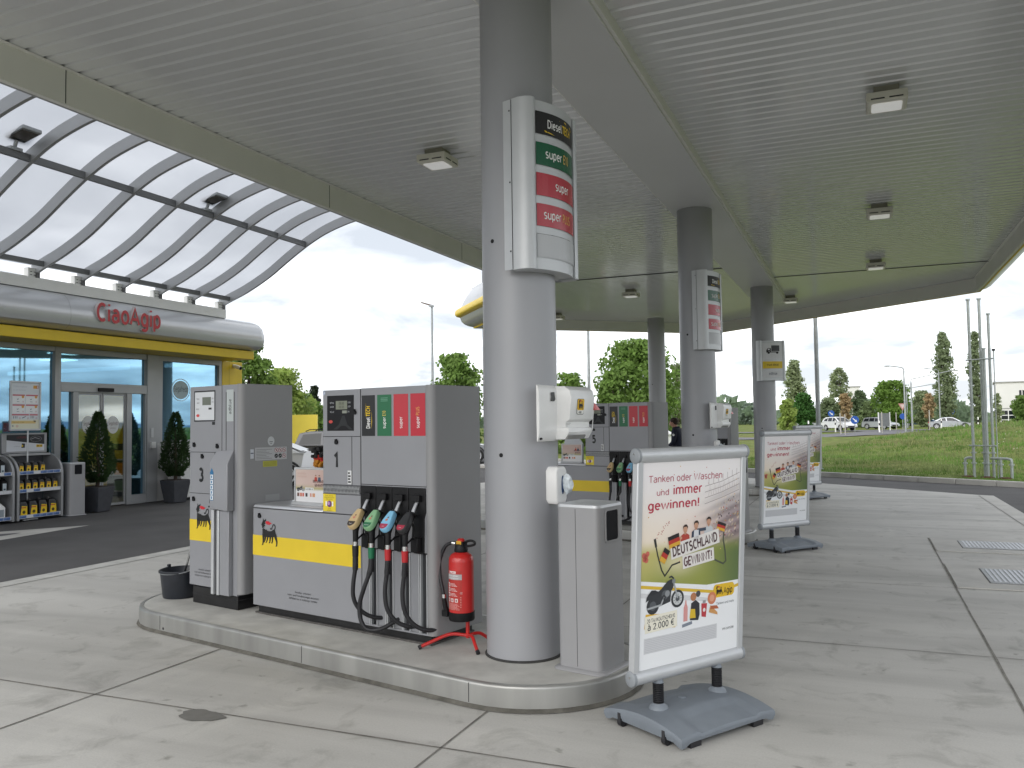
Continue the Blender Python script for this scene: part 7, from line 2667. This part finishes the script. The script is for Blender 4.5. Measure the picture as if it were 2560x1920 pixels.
# ------------------------------------------------------------------ person at the pumps
def person():
    t = thing('person', 'person in a dark navy jacket looking down, beside the second column', 'person', (-4.22, 20.9, 0), R(170))
    # local +x = facing direction
    js = {'pelvis': (0, 0, .98), 'spine': (.01, 0, 1.18), 'chest': (.04, 0, 1.38), 'neck': (.07, 0, 1.50), 'head': (.125, 0, 1.60), 'top': (.13, 0, 1.70),
          'shl': (.03, .17, 1.42), 'ell': (.05, .23, 1.14), 'wrl': (.23, .20, 1.02), 'shr': (.03, -.17, 1.42), 'elr': (.05, -.23, 1.14), 'wrr': (.24, -.18, 1.04),
          'hil': (0, .09, .92), 'knl': (.03, .10, .50), 'anl': (-.01, .10, .09), 'tol': (.15, .11, .035), 'hir': (0, -.09, .92), 'knr': (.05, -.10, .50), 'anr': (.02, -.10, .09), 'tor': (.18, -.11, .035)}
    rad = {'pelvis': .145, 'spine': .145, 'chest': .155, 'neck': .06, 'head': .085, 'top': .072, 'shl': .085, 'ell': .058, 'wrl': .034, 'shr': .085, 'elr': .058, 'wrr': .034,
           'hil': .10, 'knl': .072, 'anl': .05, 'tol': .04, 'hir': .10, 'knr': .072, 'anr': .05, 'tor': .04}
    ed = [('pelvis', 'spine'), ('spine', 'chest'), ('chest', 'neck'), ('neck', 'head'), ('head', 'top'), ('chest', 'shl'), ('shl', 'ell'), ('ell', 'wrl'), ('chest', 'shr'), ('shr', 'elr'), ('elr', 'wrr'),
          ('pelvis', 'hil'), ('hil', 'knl'), ('knl', 'anl'), ('anl', 'tol'), ('pelvis', 'hir'), ('hir', 'knr'), ('knr', 'anr'), ('anr', 'tor')]
    # fingers
    for s, w in (('l', js['wrl']), ('r', js['wrr'])):
        sg = 1 if s == 'l' else -1
        pm = 'palm' + s
        js[pm] = (w[0] + .055, w[1] - sg * .005, w[2] - .02); rad[pm] = .028
        ed.append(('wr' + s, pm))
        for k, (dy, ln) in enumerate(((-.027, .055), (-.009, .065), (.009, .06), (.026, .048))):
            a, b = f'f{s}{k}a', f'f{s}{k}b'
            js[a] = (w[0] + .055 + ln * .65, w[1] + dy, w[2] - .03); js[b] = (w[0] + .055 + ln, w[1] + dy, w[2] - .03 - ln * .5)
            rad[a] = .010; rad[b] = .008
            ed += [(pm, a), (a, b)]
        a = 'th' + s
        js[a] = (w[0] + .07, w[1] - sg * .05, w[2] - .02); rad[a] = .010
        ed.append((pm, a))
    names = list(js)
    me = bpy.data.meshes.new('body')
    me.from_pydata([js[n] for n in names], [(names.index(a), names.index(b)) for a, b in ed], [])
    o = bpy.data.objects.new('body', me); COL.objects.link(o)
    sk = o.modifiers.new('skin', 'SKIN'); sk.use_smooth_shade = True
    for i, n in enumerate(names):
        me.skin_vertices[0].data[i].radius = (rad[n], rad[n])
        me.skin_vertices[0].data[i].use_root = (n == 'pelvis')
    sb = o.modifiers.new('sub', 'SUBSURF'); sb.levels = 2; sb.render_levels = 2
    bpy.context.view_layer.update()
    dg = bpy.context.evaluated_depsgraph_get()
    me2 = bpy.data.meshes.new_from_object(o.evaluated_get(dg))
    bpy.data.objects.remove(o)
    skin = mt('skin', (.42, .22, .15), .55, 0, .05, 20); jk = mt('navy_jacket', (.010, .013, .032), .8, 0, .15, 20); tr = mt('dark_trousers', (.02, .022, .03), .85, 0, .1, 20); sh_ = mt('dark_shoes', (.012, .012, .012), .5, 0, .1, 20)
    me2.materials.clear()
    for m_ in (jk, skin, tr, sh_):
        me2.materials.append(m_)
    for p in me2.polygons:
        c = p.center
        hand = c.x > .235 and .9 < c.z < 1.12
        p.material_index = 1 if (c.z > 1.52 or hand) else (0 if c.z > .86 else (2 if c.z > .10 else 3))
        p.use_smooth = True
    ob = bpy.data.objects.new('body', me2); COL.objects.link(ob); ob.parent = t
    # jacket shell: collar, sleeve badge
    m = MB(); m.tube([(.06 + .075 * math.cos(R(a)), .075 * math.sin(R(a)), 1.505 + .015 * math.cos(R(a + 180))) for a in range(0, 361, 24)], .024, 8, jk); m.build('collar', t)
    m = MB(); m.cyl((.03, .252, 1.33), (.03, .262, 1.33), .03, n=14, m=W_); m.build('sleeve_badge', t)
    # head details
    hx, hz = .125, 1.635
    m = MB(); m.ball((hx, 0, hz), .098, skin, 10, (1.0, .80, 1.18)); m.build('face', t)
    hair = mt('brown_hair', (.035, .018, .010), .7, 0, .3, 40)
    m = MB(); m.ball((hx - .018, 0, hz + .04), .104, hair, 10, (1.0, .86, .86)); m.ball((hx - .05, 0, hz + .0), .088, hair, 8, (.7, .9, .8)); m.build('hair', t)
    m = MB()
    m.hexa([(hx + .09, -.012, hz - .03), (hx + .09, .012, hz - .03), (hx + .122, .010, hz - .034), (hx + .122, -.010, hz - .034)], [(hx + .09, -.006, hz + .012), (hx + .09, .006, hz + .012), (hx + .098, .004, hz + .01), (hx + .098, -.004, hz + .01)], skin); m.build('nose', t, .003)
    for s in (-1, 1):
        m = MB(); m.ball((hx - .005, s * .080, hz - .012), .026, skin, 6, (.6, .35, 1)); m.build('ear', t)
        m = MB(); m.ball((hx + .083, s * .033, hz + .008), .011, ink('#2a2220'), 5); m.build('eye', t)
    m = MB(); m.box(hx + .086, -.022, hz - .062, hx + .097, .022, hz - .055, ink('#8c4a44')); m.build('mouth', t)


person()


# ------------------------------------------------------------------ trees
def tree(name, label, loc, h, w, col, kind='round', seed=1, n=5000, leaf=.2, trunk=.12, group='trees around the station', base=.18):
    t = thing(name, label, 'tree', loc, 0, group)
    rnd = random.Random(seed)
    lm = leaf_mat('leaves_%03d_%03d_%03d' % tuple(int(c * 1000) for c in col), col)
    m = MB()
    tr = trunk
    m.tube([(0, 0, -.2), (.02 * h * .1, 0, h * base), (rnd.uniform(-.02, .02) * h, rnd.uniform(-.02, .02) * h, h * .5), (0, 0, h * .92)], [tr * 1.25, tr, tr * .6, tr * .12], 8, bark)
    for k in range(7):
        a = rnd.random() * 2 * PI
        z = h * (base + (.78 - base) * k / 7)
        l = w * .42 * (1 - .4 * k / 7)
        if kind == 'poplar':
            l *= .55
        m.tube([(0, 0, z), (l * .5 * math.cos(a), l * .5 * math.sin(a), z + h * .06), (l * math.cos(a), l * math.sin(a), z + h * (.18 if kind == 'poplar' else .11))], [tr * .4, tr * .25, tr * .06], 6, bark)
    m.build('trunk', t)
    # clumps
    nc = {'round': 62, 'poplar': 130, 'birch': 60, 'cone': 50, 'bush': 44}[kind]
    cl = []
    for k in range(nc):
        f = (k + rnd.random()) / nc
        a = rnd.random() * 2 * PI
        if kind == 'round':
            env = math.sin(PI * min(1, .10 + f * .86)) ** .62
        elif kind == 'poplar':
            env = (math.sin(PI * (.05 + f * .92)) ** .6) * (1.10 - .42 * f)
        elif kind == 'birch':
            env = math.sin(PI * (.12 + f * .82)) * (.75 + .25 * rnd.random())
        elif kind == 'cone':
            env = (1 - f) * .95 + .05
        else:
            env = math.sqrt(max(.05, 1 - f * .92))
        r = w / 2 * env * rnd.uniform(.35, .95)
        z = h * (base + (1 - base) * f)
        cl.append((Vector((r * math.cos(a), r * math.sin(a), z)), w * rnd.uniform(.10, .19) * (.7 + .5 * env) * (1.0 if kind != 'poplar' else 1.25)))
    mb = MB()
    vs = []; fs = []
    for k in range(n):
        c, s = cl[int(rnd.random() * nc)]
        d = Vector((rnd.gauss(0, 1), rnd.gauss(0, 1), rnd.gauss(0, .8)))
        if d.length > 2.1:
            d = d.normalized() * 2.1
        p = c + d * s * .55
        if p.z > h * 1.02:
            continue
        nn = (d.normalized() * .7 + Vector((rnd.uniform(-1, 1), rnd.uniform(-1, 1), rnd.uniform(-.3, 1)))).normalized()
        u = nn.orthogonal().normalized(); v = nn.cross(u)
        ang = rnd.random() * 2 * PI
        u, v = u * math.cos(ang) + v * math.sin(ang), v * math.cos(ang) - u * math.sin(ang)
        l = leaf * rnd.uniform(.6, 1.25)
        b = len(vs)
        vs += [p - u * l * .5, p + v * l * .32 - u * l * .05, p + u * l * .55, p - v * l * .32 - u * l * .05]
        fs.append((b, b + 1, b + 2, b + 3))
    mb.add(vs, fs, lm)
    mb.build('crown', t, fix=False)
    return t


G1, G2, G3, G4, G5 = (.16, .255, .06), (.27, .355, .09), (.10, .17, .045), (.26, .31, .17), (.36, .27, .15)


def px(x, y, fw):
    """a world point on a bearing and forward distance (full-size photo columns), used only to set things out"""
    d = rt * ((x - 1280) / 2085.8) - up * ((y - 960) / 2085.8) + fwd
    p = Vector((0, 0, EYE)) + d * fw
    return p


def plant(name, label, x, ytop, fw, wpx, col, kind, seed, n, leaf, base=.15, trunk=.14, zg=None):
    p = px(x, ytop, fw)
    zg = terrain_z(p.x, p.y) if zg is None else zg
    h = p.z - zg
    return tree(name, label, (p.x, p.y, zg), h, wpx / 2085.8 * fw, col, kind, seed, n, leaf, trunk, 'trees around the station', base)


plant('maple_tree', 'dark green maple behind the yellow corner of the shop', 622, 842, 34, 120, G1, 'round', 11, 6500, .20, zg=0)
plant('leafy_tree', 'light green leafy tree between the shop and pump 1', 702, 925, 40, 150, G2, 'round', 12, 8000, .20, .08, zg=0)
plant('spruce_tree', 'small dark spruce tip behind the light green tree', 786, 968, 55, 70, (.03, .045, .022), 'cone', 13, 4000, .22, .05, zg=0)
plant('leafy_bush', 'green bush behind the yellow wall panel', 775, 1005, 46, 130, (.14, .23, .05), 'bush', 14, 6000, .2, .02, zg=0)
plant('leafy_tree', 'mid green tree crowded behind the light green one', 748, 985, 50, 110, G1, 'round', 15, 5000, .2, .05, zg=0)
plant('maple_tree', 'maple seen between pump 1 and the nearest column', 1143, 888, 40, 135, G1, 'round', 16, 7000, .22, .10, zg=0)
plant('leafy_bush', 'rounded bush right of the nearest column above the towel box', 1425, 936, 42, 120, G1, 'bush', 17, 6000, .2, .03, zg=0)
plant('maple_tree', 'large maple behind the pump with number 5', 1590, 855, 45, 200, G1, 'round', 18, 14000, .24, .08, .2, zg=0)
plant('leafy_tree', 'lower leafy tree at the left of the large maple', 1530, 930, 43, 110, G1, 'bush', 19, 5000, .22, .03, zg=0)
plant('birch_tree', 'airy birch left of the second column', 1690, 912, 52, 90, G4, 'birch', 20, 4200, .17, .08, zg=0)
plant('birch_tree', 'airy birch just behind the person', 1670, 960, 60, 60, G4, 'birch', 21, 3000, .2, .05, zg=0)
plant('far_tree', 'hazy small tree far behind the second column', 1873, 1008, 230, 46, (.22, .28, .22), 'round', 22, 1600, .9, .1)
plant('poplar_tree', 'broad poplar right of the truck sign', 1986, 903, 122, 52, G4, 'poplar', 23, 5200, .42, .04, .25)
plant('round_tree', 'dark green round tree in front of the broad poplar', 2008, 985, 88, 52, (.06, .15, .035), 'round', 24, 4200, .34, .12)
plant('light_tree', 'light green tree left of the dark round tree', 1968, 1000, 84, 42, G2, 'round', 25, 3200, .32, .08)
plant('birch_tree', 'tall airy birch above the white off-roader', 2098, 922, 130, 66, G4, 'birch', 26, 3400, .42, .08, .2)
plant('red_tree', 'young tree with reddish leaves above the white off-roader', 2112, 985, 108, 30, G5, 'round', 27, 1900, .34, .3)
plant('hedge_tree', 'grey green tree left of the reddish one', 2070, 998, 128, 62, (.18, .23, .12), 'bush', 28, 3600, .42, .02)
plant('hedge_tree', 'dark pine-like tree right of the reddish one', 2150, 978, 135, 50, (.13, .18, .09), 'round', 29, 3200, .42, .05)
plant('hedge_tree', 'low grey green tree left of the big round tree', 2172, 1005, 125, 60, (.18, .24, .11), 'bush', 30, 3200, .42, .02)
plant('round_tree', 'big bright green round tree above the silver estate car', 2228, 954, 122, 88, (.15, .25, .05), 'round', 31, 7600, .42, .04, .25)
plant('leafy_tree', 'green tree between the street lamps and the left tall poplar', 2304, 978, 128, 52, G4, 'round', 32, 3600, .42, .04)
plant('red_tree', 'young reddish tree left of the left tall poplar', 2321, 985, 106, 26, G5, 'round', 33, 1500, .32, .35)
plant('poplar_tree', 'left one of the two tall slim poplars', 2356, 834, 132, 50, (.22, .27, .15), 'poplar', 34, 6800, .40, .05, .25)
plant('poplar_tree', 'right one of the two tall slim poplars, behind the vent pipes', 2436, 832, 138, 40, (.22, .27, .15), 'poplar', 35, 6000, .40, .05, .25)
plant('round_bush', 'green bush in front of the white building', 2552, 990, 110, 66, (.13, .21, .05), 'bush', 36, 3600, .36, .02)
plant('slim_tree', 'thin young tree left of the white building', 2492, 985, 118, 26, G4, 'birch', 37, 1300, .32, .15)
plant('leafy_bush', 'yellow green bush between the two tall poplars', 2372, 1012, 150, 40, (.14, .17, .05), 'bush', 38, 1800, .45, .02)
plant('leafy_bush', 'pale green low bush at the left end of the far road', 2040, 1022, 140, 60, (.14, .18, .06), 'bush', 39, 2200, .45, .02)


def far_wood():
    mb = MB()
    rnd = random.Random(77)
    lm = leaf_mat('leaves_far_wood', (.17, .23, .15))
    for k in range(9000):
        a = R(rnd.uniform(-75, 30)); r = rnd.uniform(230, 300)
        ht = 4.0 + 2.5 * math.sin(a * 31) + 1.8 * math.sin(a * 83 + 1)
        z = rnd.uniform(0, max(1.5, ht))
        p = Vector((r * math.sin(a), r * math.cos(a), z))
        n = Vector((rnd.uniform(-1, 1), rnd.uniform(-1, 1), rnd.uniform(-.3, 1))).normalized()
        u = n.orthogonal().normalized(); v = n.cross(u); l = rnd.uniform(1.0, 2.2)
        mb.add([p - u * l, p + v * l * .7, p + u * l, p - v * l * .7], [(0, 1, 2, 3)], lm)
    o = mb.build('far_wood', fix=False)
    return struct(o, 'stuff')


far_wood()


# ------------------------------------------------------------------ grass on the embankment
def grass():
    mb = MB()
    rnd = random.Random(5)
    gms = [leaf_mat('grass_blade_a', (.15, .25, .06)), leaf_mat('grass_blade_b', (.21, .25, .10)), leaf_mat('grass_blade_c', (.12, .20, .045)), mt('dandelion', (.62, .60, .50), .8, 0, 0)]
    vs = [[], [], [], []]; fs = [[], [], [], []]
    for k in range(42000):
        d = rnd.random() ** 1.7 * 34 + .18
        tt = rnd.uniform(-6 - d * .15, 9 + d * .5)
        p2 = K0 + KD * tt + KN * d
        x, y = p2
        z = terrain_z(x, y)
        g = int(2.999 * (.5 + .5 * math.sin(x * .8 + math.sin(y * .6) * 1.7) * math.sin(y * .55 + x * .2)) * rnd.uniform(.7, 1.0))
        h = rnd.uniform(.06, .20) * (.5 + .022 * d) * (1.7 if math.sin(x * 1.3 + 2) * math.sin(y * 1.1) > .72 else 1)
        if d < 1.2:
            h *= .5
        w = .012 + .0012 * d
        a = rnd.random() * 2 * PI
        dx, dy = math.cos(a) * w, math.sin(a) * w
        lx, ly = rnd.uniform(-.5, .5) * h, rnd.uniform(-.5, .5) * h
        b = len(vs[g])
        vs[g] += [(x - dx, y - dy, z - .01), (x + dx, y + dy, z - .01), (x + lx + dx * .2, y + ly + dy * .2, z + h)]
        fs[g].append((b, b + 1, b + 2))
    for k in range(90):
        d = rnd.uniform(8, 26); tt = rnd.uniform(-3, 6)
        x, y = K0 + KD * tt + KN * d
        z = terrain_z(x, y) + .10
        b = len(vs[3])
        s = .02
        vs[3] += [(x - s, y, z), (x, y + s, z + s), (x + s, y, z + s), (x, y - s, z)]
        fs[3].append((b, b + 1, b + 2, b + 3))
    for g in range(4):
        mb.add(vs[g], fs[g], gms[g])
    return struct(mb.build('meadow_grass', fix=False), 'stuff')


grass()


# ------------------------------------------------------------------ far road furniture
def street_lamp(x, ytop, fw, label, kind):
    p = px(x, ytop, fw)
    zg = terrain_z(p.x, p.y)
    h = p.z - zg
    t = thing('street_lamp', label, 'street lamp', (p.x, p.y, zg), -yaw * 0 + R(22), 'street lamps along the far road')
    m = MB()
    m.cyl((0, 0, 0), (0, 0, h - .4), .10, .07, 10, steel)
    if kind == 'curve':
        m.tube(smooth_path([(0, 0, h - .5), (-.05, 0, h - .15), (-.35, 0, h), (-1.4, 0, h + .15)], 5), .05, 8, steel)
        tip = (-1.4, 0, h + .15)
    else:
        m.tube([(0, 0, h - .5), (0, 0, h), (4.6, 0, h + .9)] if kind == 'long' else [(0, 0, h - .5), (0, 0, h), (3.6, 0, h + .6)], .05, 8, steel)
        tip = (4.6, 0, h + .9) if kind == 'long' else (3.6, 0, h + .6)
    m.build('pole', t)
    m = MB(); s = -1 if kind == 'curve' else 1
    m.ball((tip[0] + s * .3, 0, tip[2]), .20, alu_matte, 6, (1.9, .8, .45)); m.build('lamp_head', t)


street_lamp(2259, 918, 86, 'street lamp with a curved arm turned left, above the blue car', 'curve')
street_lamp(2277, 948, 92, 'street lamp with a long straight arm turned right, above the blue car', 'long')
street_lamp(2266, 972, 120, 'shorter and farther street lamp with a straight arm turned right', 'short')
street_lamp(2346, 924, 118, 'street lamp half hidden behind the left tall poplar', 'curve')


def road_sign(x, y, fw, label, kind):
    p = px(x, y, fw)
    zg = terrain_z(p.x, p.y)
    t = thing('road_sign', label, 'road sign', (p.x, p.y, zg), R(22), 'road signs along the far road')
    h = p.z - zg
    m = MB(); m.cyl((0, .03, 0), (0, .03, h + .1), .035, n=8, m=steel); m.build('post', t)
    if kind == 'arrow':
        m = MB(); m.cyl((0, -.02, h), (0, .02, h), .45, n=24, m=ink('#2352a4')); pl = m.build('plate', t)
        c = Canvas(lambda u, v, w: (u, -.022 - w, h + v), .003)
        c.line([(-.22, .18), (.10, -.10)], .10, W_, 1); c.poly([(.24, -.24), (-.06, -.16), (.16, .04)], W_, 1); c.build('arrow_print', pl)
    elif kind == 'yield':
        m = MB(); tri = [(-.5, .4), (.5, .4), (0, -.45)]
        m.loft([[(a, -.02, h + b) for a, b in tri], [(a, .02, h + b) for a, b in tri]], ink('#b9837c'), False); pl = m.build('plate', t)
        c = Canvas(lambda u, v, w: (u, -.022 - w, h + v), .003); c.poly([(-.30, .29), (.30, .29), (0, -.22)], ink('#cdb9b4'), 1); c.build('sign_print', pl)
        m = MB(); m.cyl((0, -.03, h - 1.15), (0, .0, h - 1.15), .36, n=20, m=ink('#2352a4')); m.build('round_plate', t)
    elif kind == 'board':
        m = MB(); m.box(-.62, -.03, h - .85, .62, .03, h + .65, mt('sign_back_grey', (.16, .17, .175), .5, .2, .1, 6)); m.build('board', t)
        m = MB()
        for s in (-.62, .68):
            m.box(s - .05, -.05, -.1, s + .02, .05, h + .75, W_)
        m.build('white_post', t)


road_sign(2137, 1050, 92, 'round blue arrow sign in front of the white off-roader', 'arrow')
road_sign(2078, 1034, 118, 'round blue sign above the roof of the white off-roader', 'arrow')
road_sign(2380, 1029, 135, 'round blue sign behind the silver saloon', 'arrow')
road_sign(2256, 1017, 100, 'pale triangular give way sign with a blue disc below', 'yield')
road_sign(2210, 1047, 96, 'dark grey board on white posts in front of the silver estate car', 'board')


def post(x, ytop, ybot, fw, label, marker=True):
    p = px(x, ytop, fw); q = px(x, ybot, fw)
    zg = q.z
    t = thing('marker_post' if marker else 'tree_stake', label, 'marker post' if marker else 'stake', (p.x, p.y, min(zg, terrain_z(p.x, p.y) + .05)), 0, 'white marker posts on the verge' if marker else 'wooden stakes on the verge')
    h = p.z - min(zg, terrain_z(p.x, p.y) + .05)
    m = MB()
    if marker:
        m.hexa([(-.06, -.05, 0), (.06, -.05, 0), (.06, .05, 0), (-.06, .05, 0)], [(-.05, -.04, h), (.05, -.04, h), (.05, .04, h), (-.05, .04, h)], W_); m.build('post', t)
        m = MB(); m.box(-.062, -.055, h * .62, .062, .055, h * .80, black); m.build('black_band', t)
    else:
        m.cyl((0, 0, 0), (0, 0, h), .05, n=8, m=mt('weathered_stake', (.42, .40, .36), .8, 0, .1, 8)); m.build('post', t)


for i, (x, a, b, fw, lb) in enumerate(((2021, 1052, 1066, 70, 'white marker post left of the lamp post on the verge'), (2088, 1051, 1060, 90, 'white marker post beside the rear wheel of the white off-roader'), (2101, 1057, 1066, 80, 'white marker post below the front of the white off-roader'),
                                       (2353, 1047, 1060, 95, 'white marker post in front of the silver saloon'), (2445, 1042, 1058, 85, 'white marker post between the silver saloon and the vent pipes'), (2198, 1052, 1066, 85, 'white marker post in front of the grey board'))):
    post(x, a, b, fw, lb)
for i, (x, a, b, fw, lb) in enumerate(((2100, 1033, 1071, 78, 'left thin stake below the white off-roader'), (2112, 1036, 1072, 76, 'right thin stake below the white off-roader'), (2240, 1031, 1058, 98, 'stake just left of the give way sign'),
                                       (2323, 1025, 1064, 84, 'tall pale stake under the reddish tree by the silver saloon'), (2204, 1030, 1068, 82, 'tall pale stake in front of the grey board'))):
    post(x, a, b, fw, lb, False)


def cyclist():
    p = px(1977, 1045, 95)
    zg = terrain_z(p.x, p.y)
    t = thing('person', 'tiny person in dark clothes on a bicycle on the far road', 'person', (p.x, p.y, zg), R(20))
    m = MB(); m.tube([(-.1, 0, .95), (.05, 0, 1.25), (.2, 0, 1.5)], [.16, .18, .10], 10, mt('dark_red_coat', (.06, .03, .035), .8, 0, .2, 8)); m.tube([(-.1, .1, .95), (.18, .1, .7), (.02, .1, .28)], [.09, .08, .05], 8, mt('dark_trousers', (.02, .022, .03))); m.tube([(-.1, -.1, .95), (.22, -.1, .8), (.1, -.1, .42)], [.09, .08, .05], 8, mt('dark_trousers', (.02, .022, .03))); m.tube([(.15, .16, 1.42), (.4, .2, 1.15), (.55, .2, 1.05)], .045, 8, mt('dark_red_coat', (.06, .03, .035))); m.ball((.27, 0, 1.68), .12, mt('skin', (.42, .22, .15)), 8); m.build('body', t)
    b = thing('bicycle', 'tiny dark bicycle under the cyclist on the far road', 'bicycle', (p.x, p.y, zg), R(20))
    for x in (-.52, .52):
        m = MB(); m.tube([(x + .33 * math.cos(R(a)), 0, .34 + .33 * math.sin(R(a))) for a in range(0, 361, 20)], .02, 6, tyre); m.build('wheel', b)
    m = MB(); m.tube([(-.52, 0, .34), (-.12, 0, .85), (.42, 0, .88), (0, 0, .30), (-.12, 0, .85)], .018, 6, black); m.tube([(.52, 0, .34), (.42, 0, .95), (.5, .2, 1.02)], .018, 6, black); m.build('frame', b)


cyclist()


def far_building(name, label, x0, x1, ytop, ybot, fw):
    a = px(x0, ytop, fw); b = px(x1, ytop, fw); c = px(x0, ybot, fw)
    zg = terrain_z(a.x, a.y)
    mid = (a + b) / 2
    rz = math.atan2(-mid.x, mid.y) + R(2)
    L2 = (b - a).to_2d().length / 2
    h = a.z - zg
    t = thing(name, label, 'building', (mid.x, mid.y, zg), rz, 'pale buildings far behind')
    wm = mt('pale_render', (.74, .73, .71), .8, 0, .04, .5)
    m = MB(); m.box(-L2, 0, 0, L2, 9, h, wm); m.build('wall', t)
    m = MB(); m.box(-L2 - .15, -.15, h, L2 + .15, 9.15, h + .18, mt('flat_roof_edge', (.35, .34, .33), .7, 0, .05, 2)); m.build('roof', t)
    return t, L2, h


tb, L2, h = far_building('white_building', 'white flat-roofed building at the right edge of the picture', 2496, 2640, 956, 1035, 120)
m = MB(); m.box(-L2 + .3, -.02, h * .40, L2, .0, h * .42, mt('ledge_grey', (.3, .3, .3), .7, 0, .1, 2)); m.build('ledge', tb)
for k in range(3):
    m = MB(); m.box(-L2 + 3.1 + k * .42, -.03, h * .56, -L2 + 3.4 + k * .42, -.001, h * .82, dark_glass); m.build('window', tb)
m = MB(); m.box(-L2 + .8, -.03, .3, -L2 + 3.4, -.001, h * .36, dark_glass); wq = m.build('window', tb)
m = MB()
for z in (.3 + (h * .36 - .3) / 3, .3 + 2 * (h * .36 - .3) / 3):
    m.box(-L2 + .8, -.045, z - .05, -L2 + 3.4, -.031, z + .05, W_)
for x in (-L2 + 1.66, -L2 + 2.53):
    m.box(x - .05, -.05, .3, x + .05, -.0455, h * .36, W_)
m.build('glazing_bar', wq)
tb2, L2, h = far_building('cream_building', 'cream building peeping out behind the tall birch', 2118, 2148, 968, 1030, 160)
m = MB(); m.box(-L2 + .4, -.03, h * .5, L2 - .4, -.001, h * .7, dark_glass); m.build('window', tb2)


def guard_wall():
    p = px(2030, 1052, 118); q = px(2068, 1050, 118)
    zg = terrain_z(p.x, p.y)
    t = thing('low_wall', 'low grey wall beside the far road, left of the white off-roader', 'wall', (p.x, p.y, zg), math.atan2(q.y - p.y, q.x - p.x))
    l = (q - p).to_2d().length
    m = MB(); m.box(-2, 0, 0, l, .3, .9, steel); m.build('wall', t, .02)


guard_wall()
print('objects', len(bpy.data.objects), 'polys', sum(len(m.polygons) for m in bpy.data.meshes))
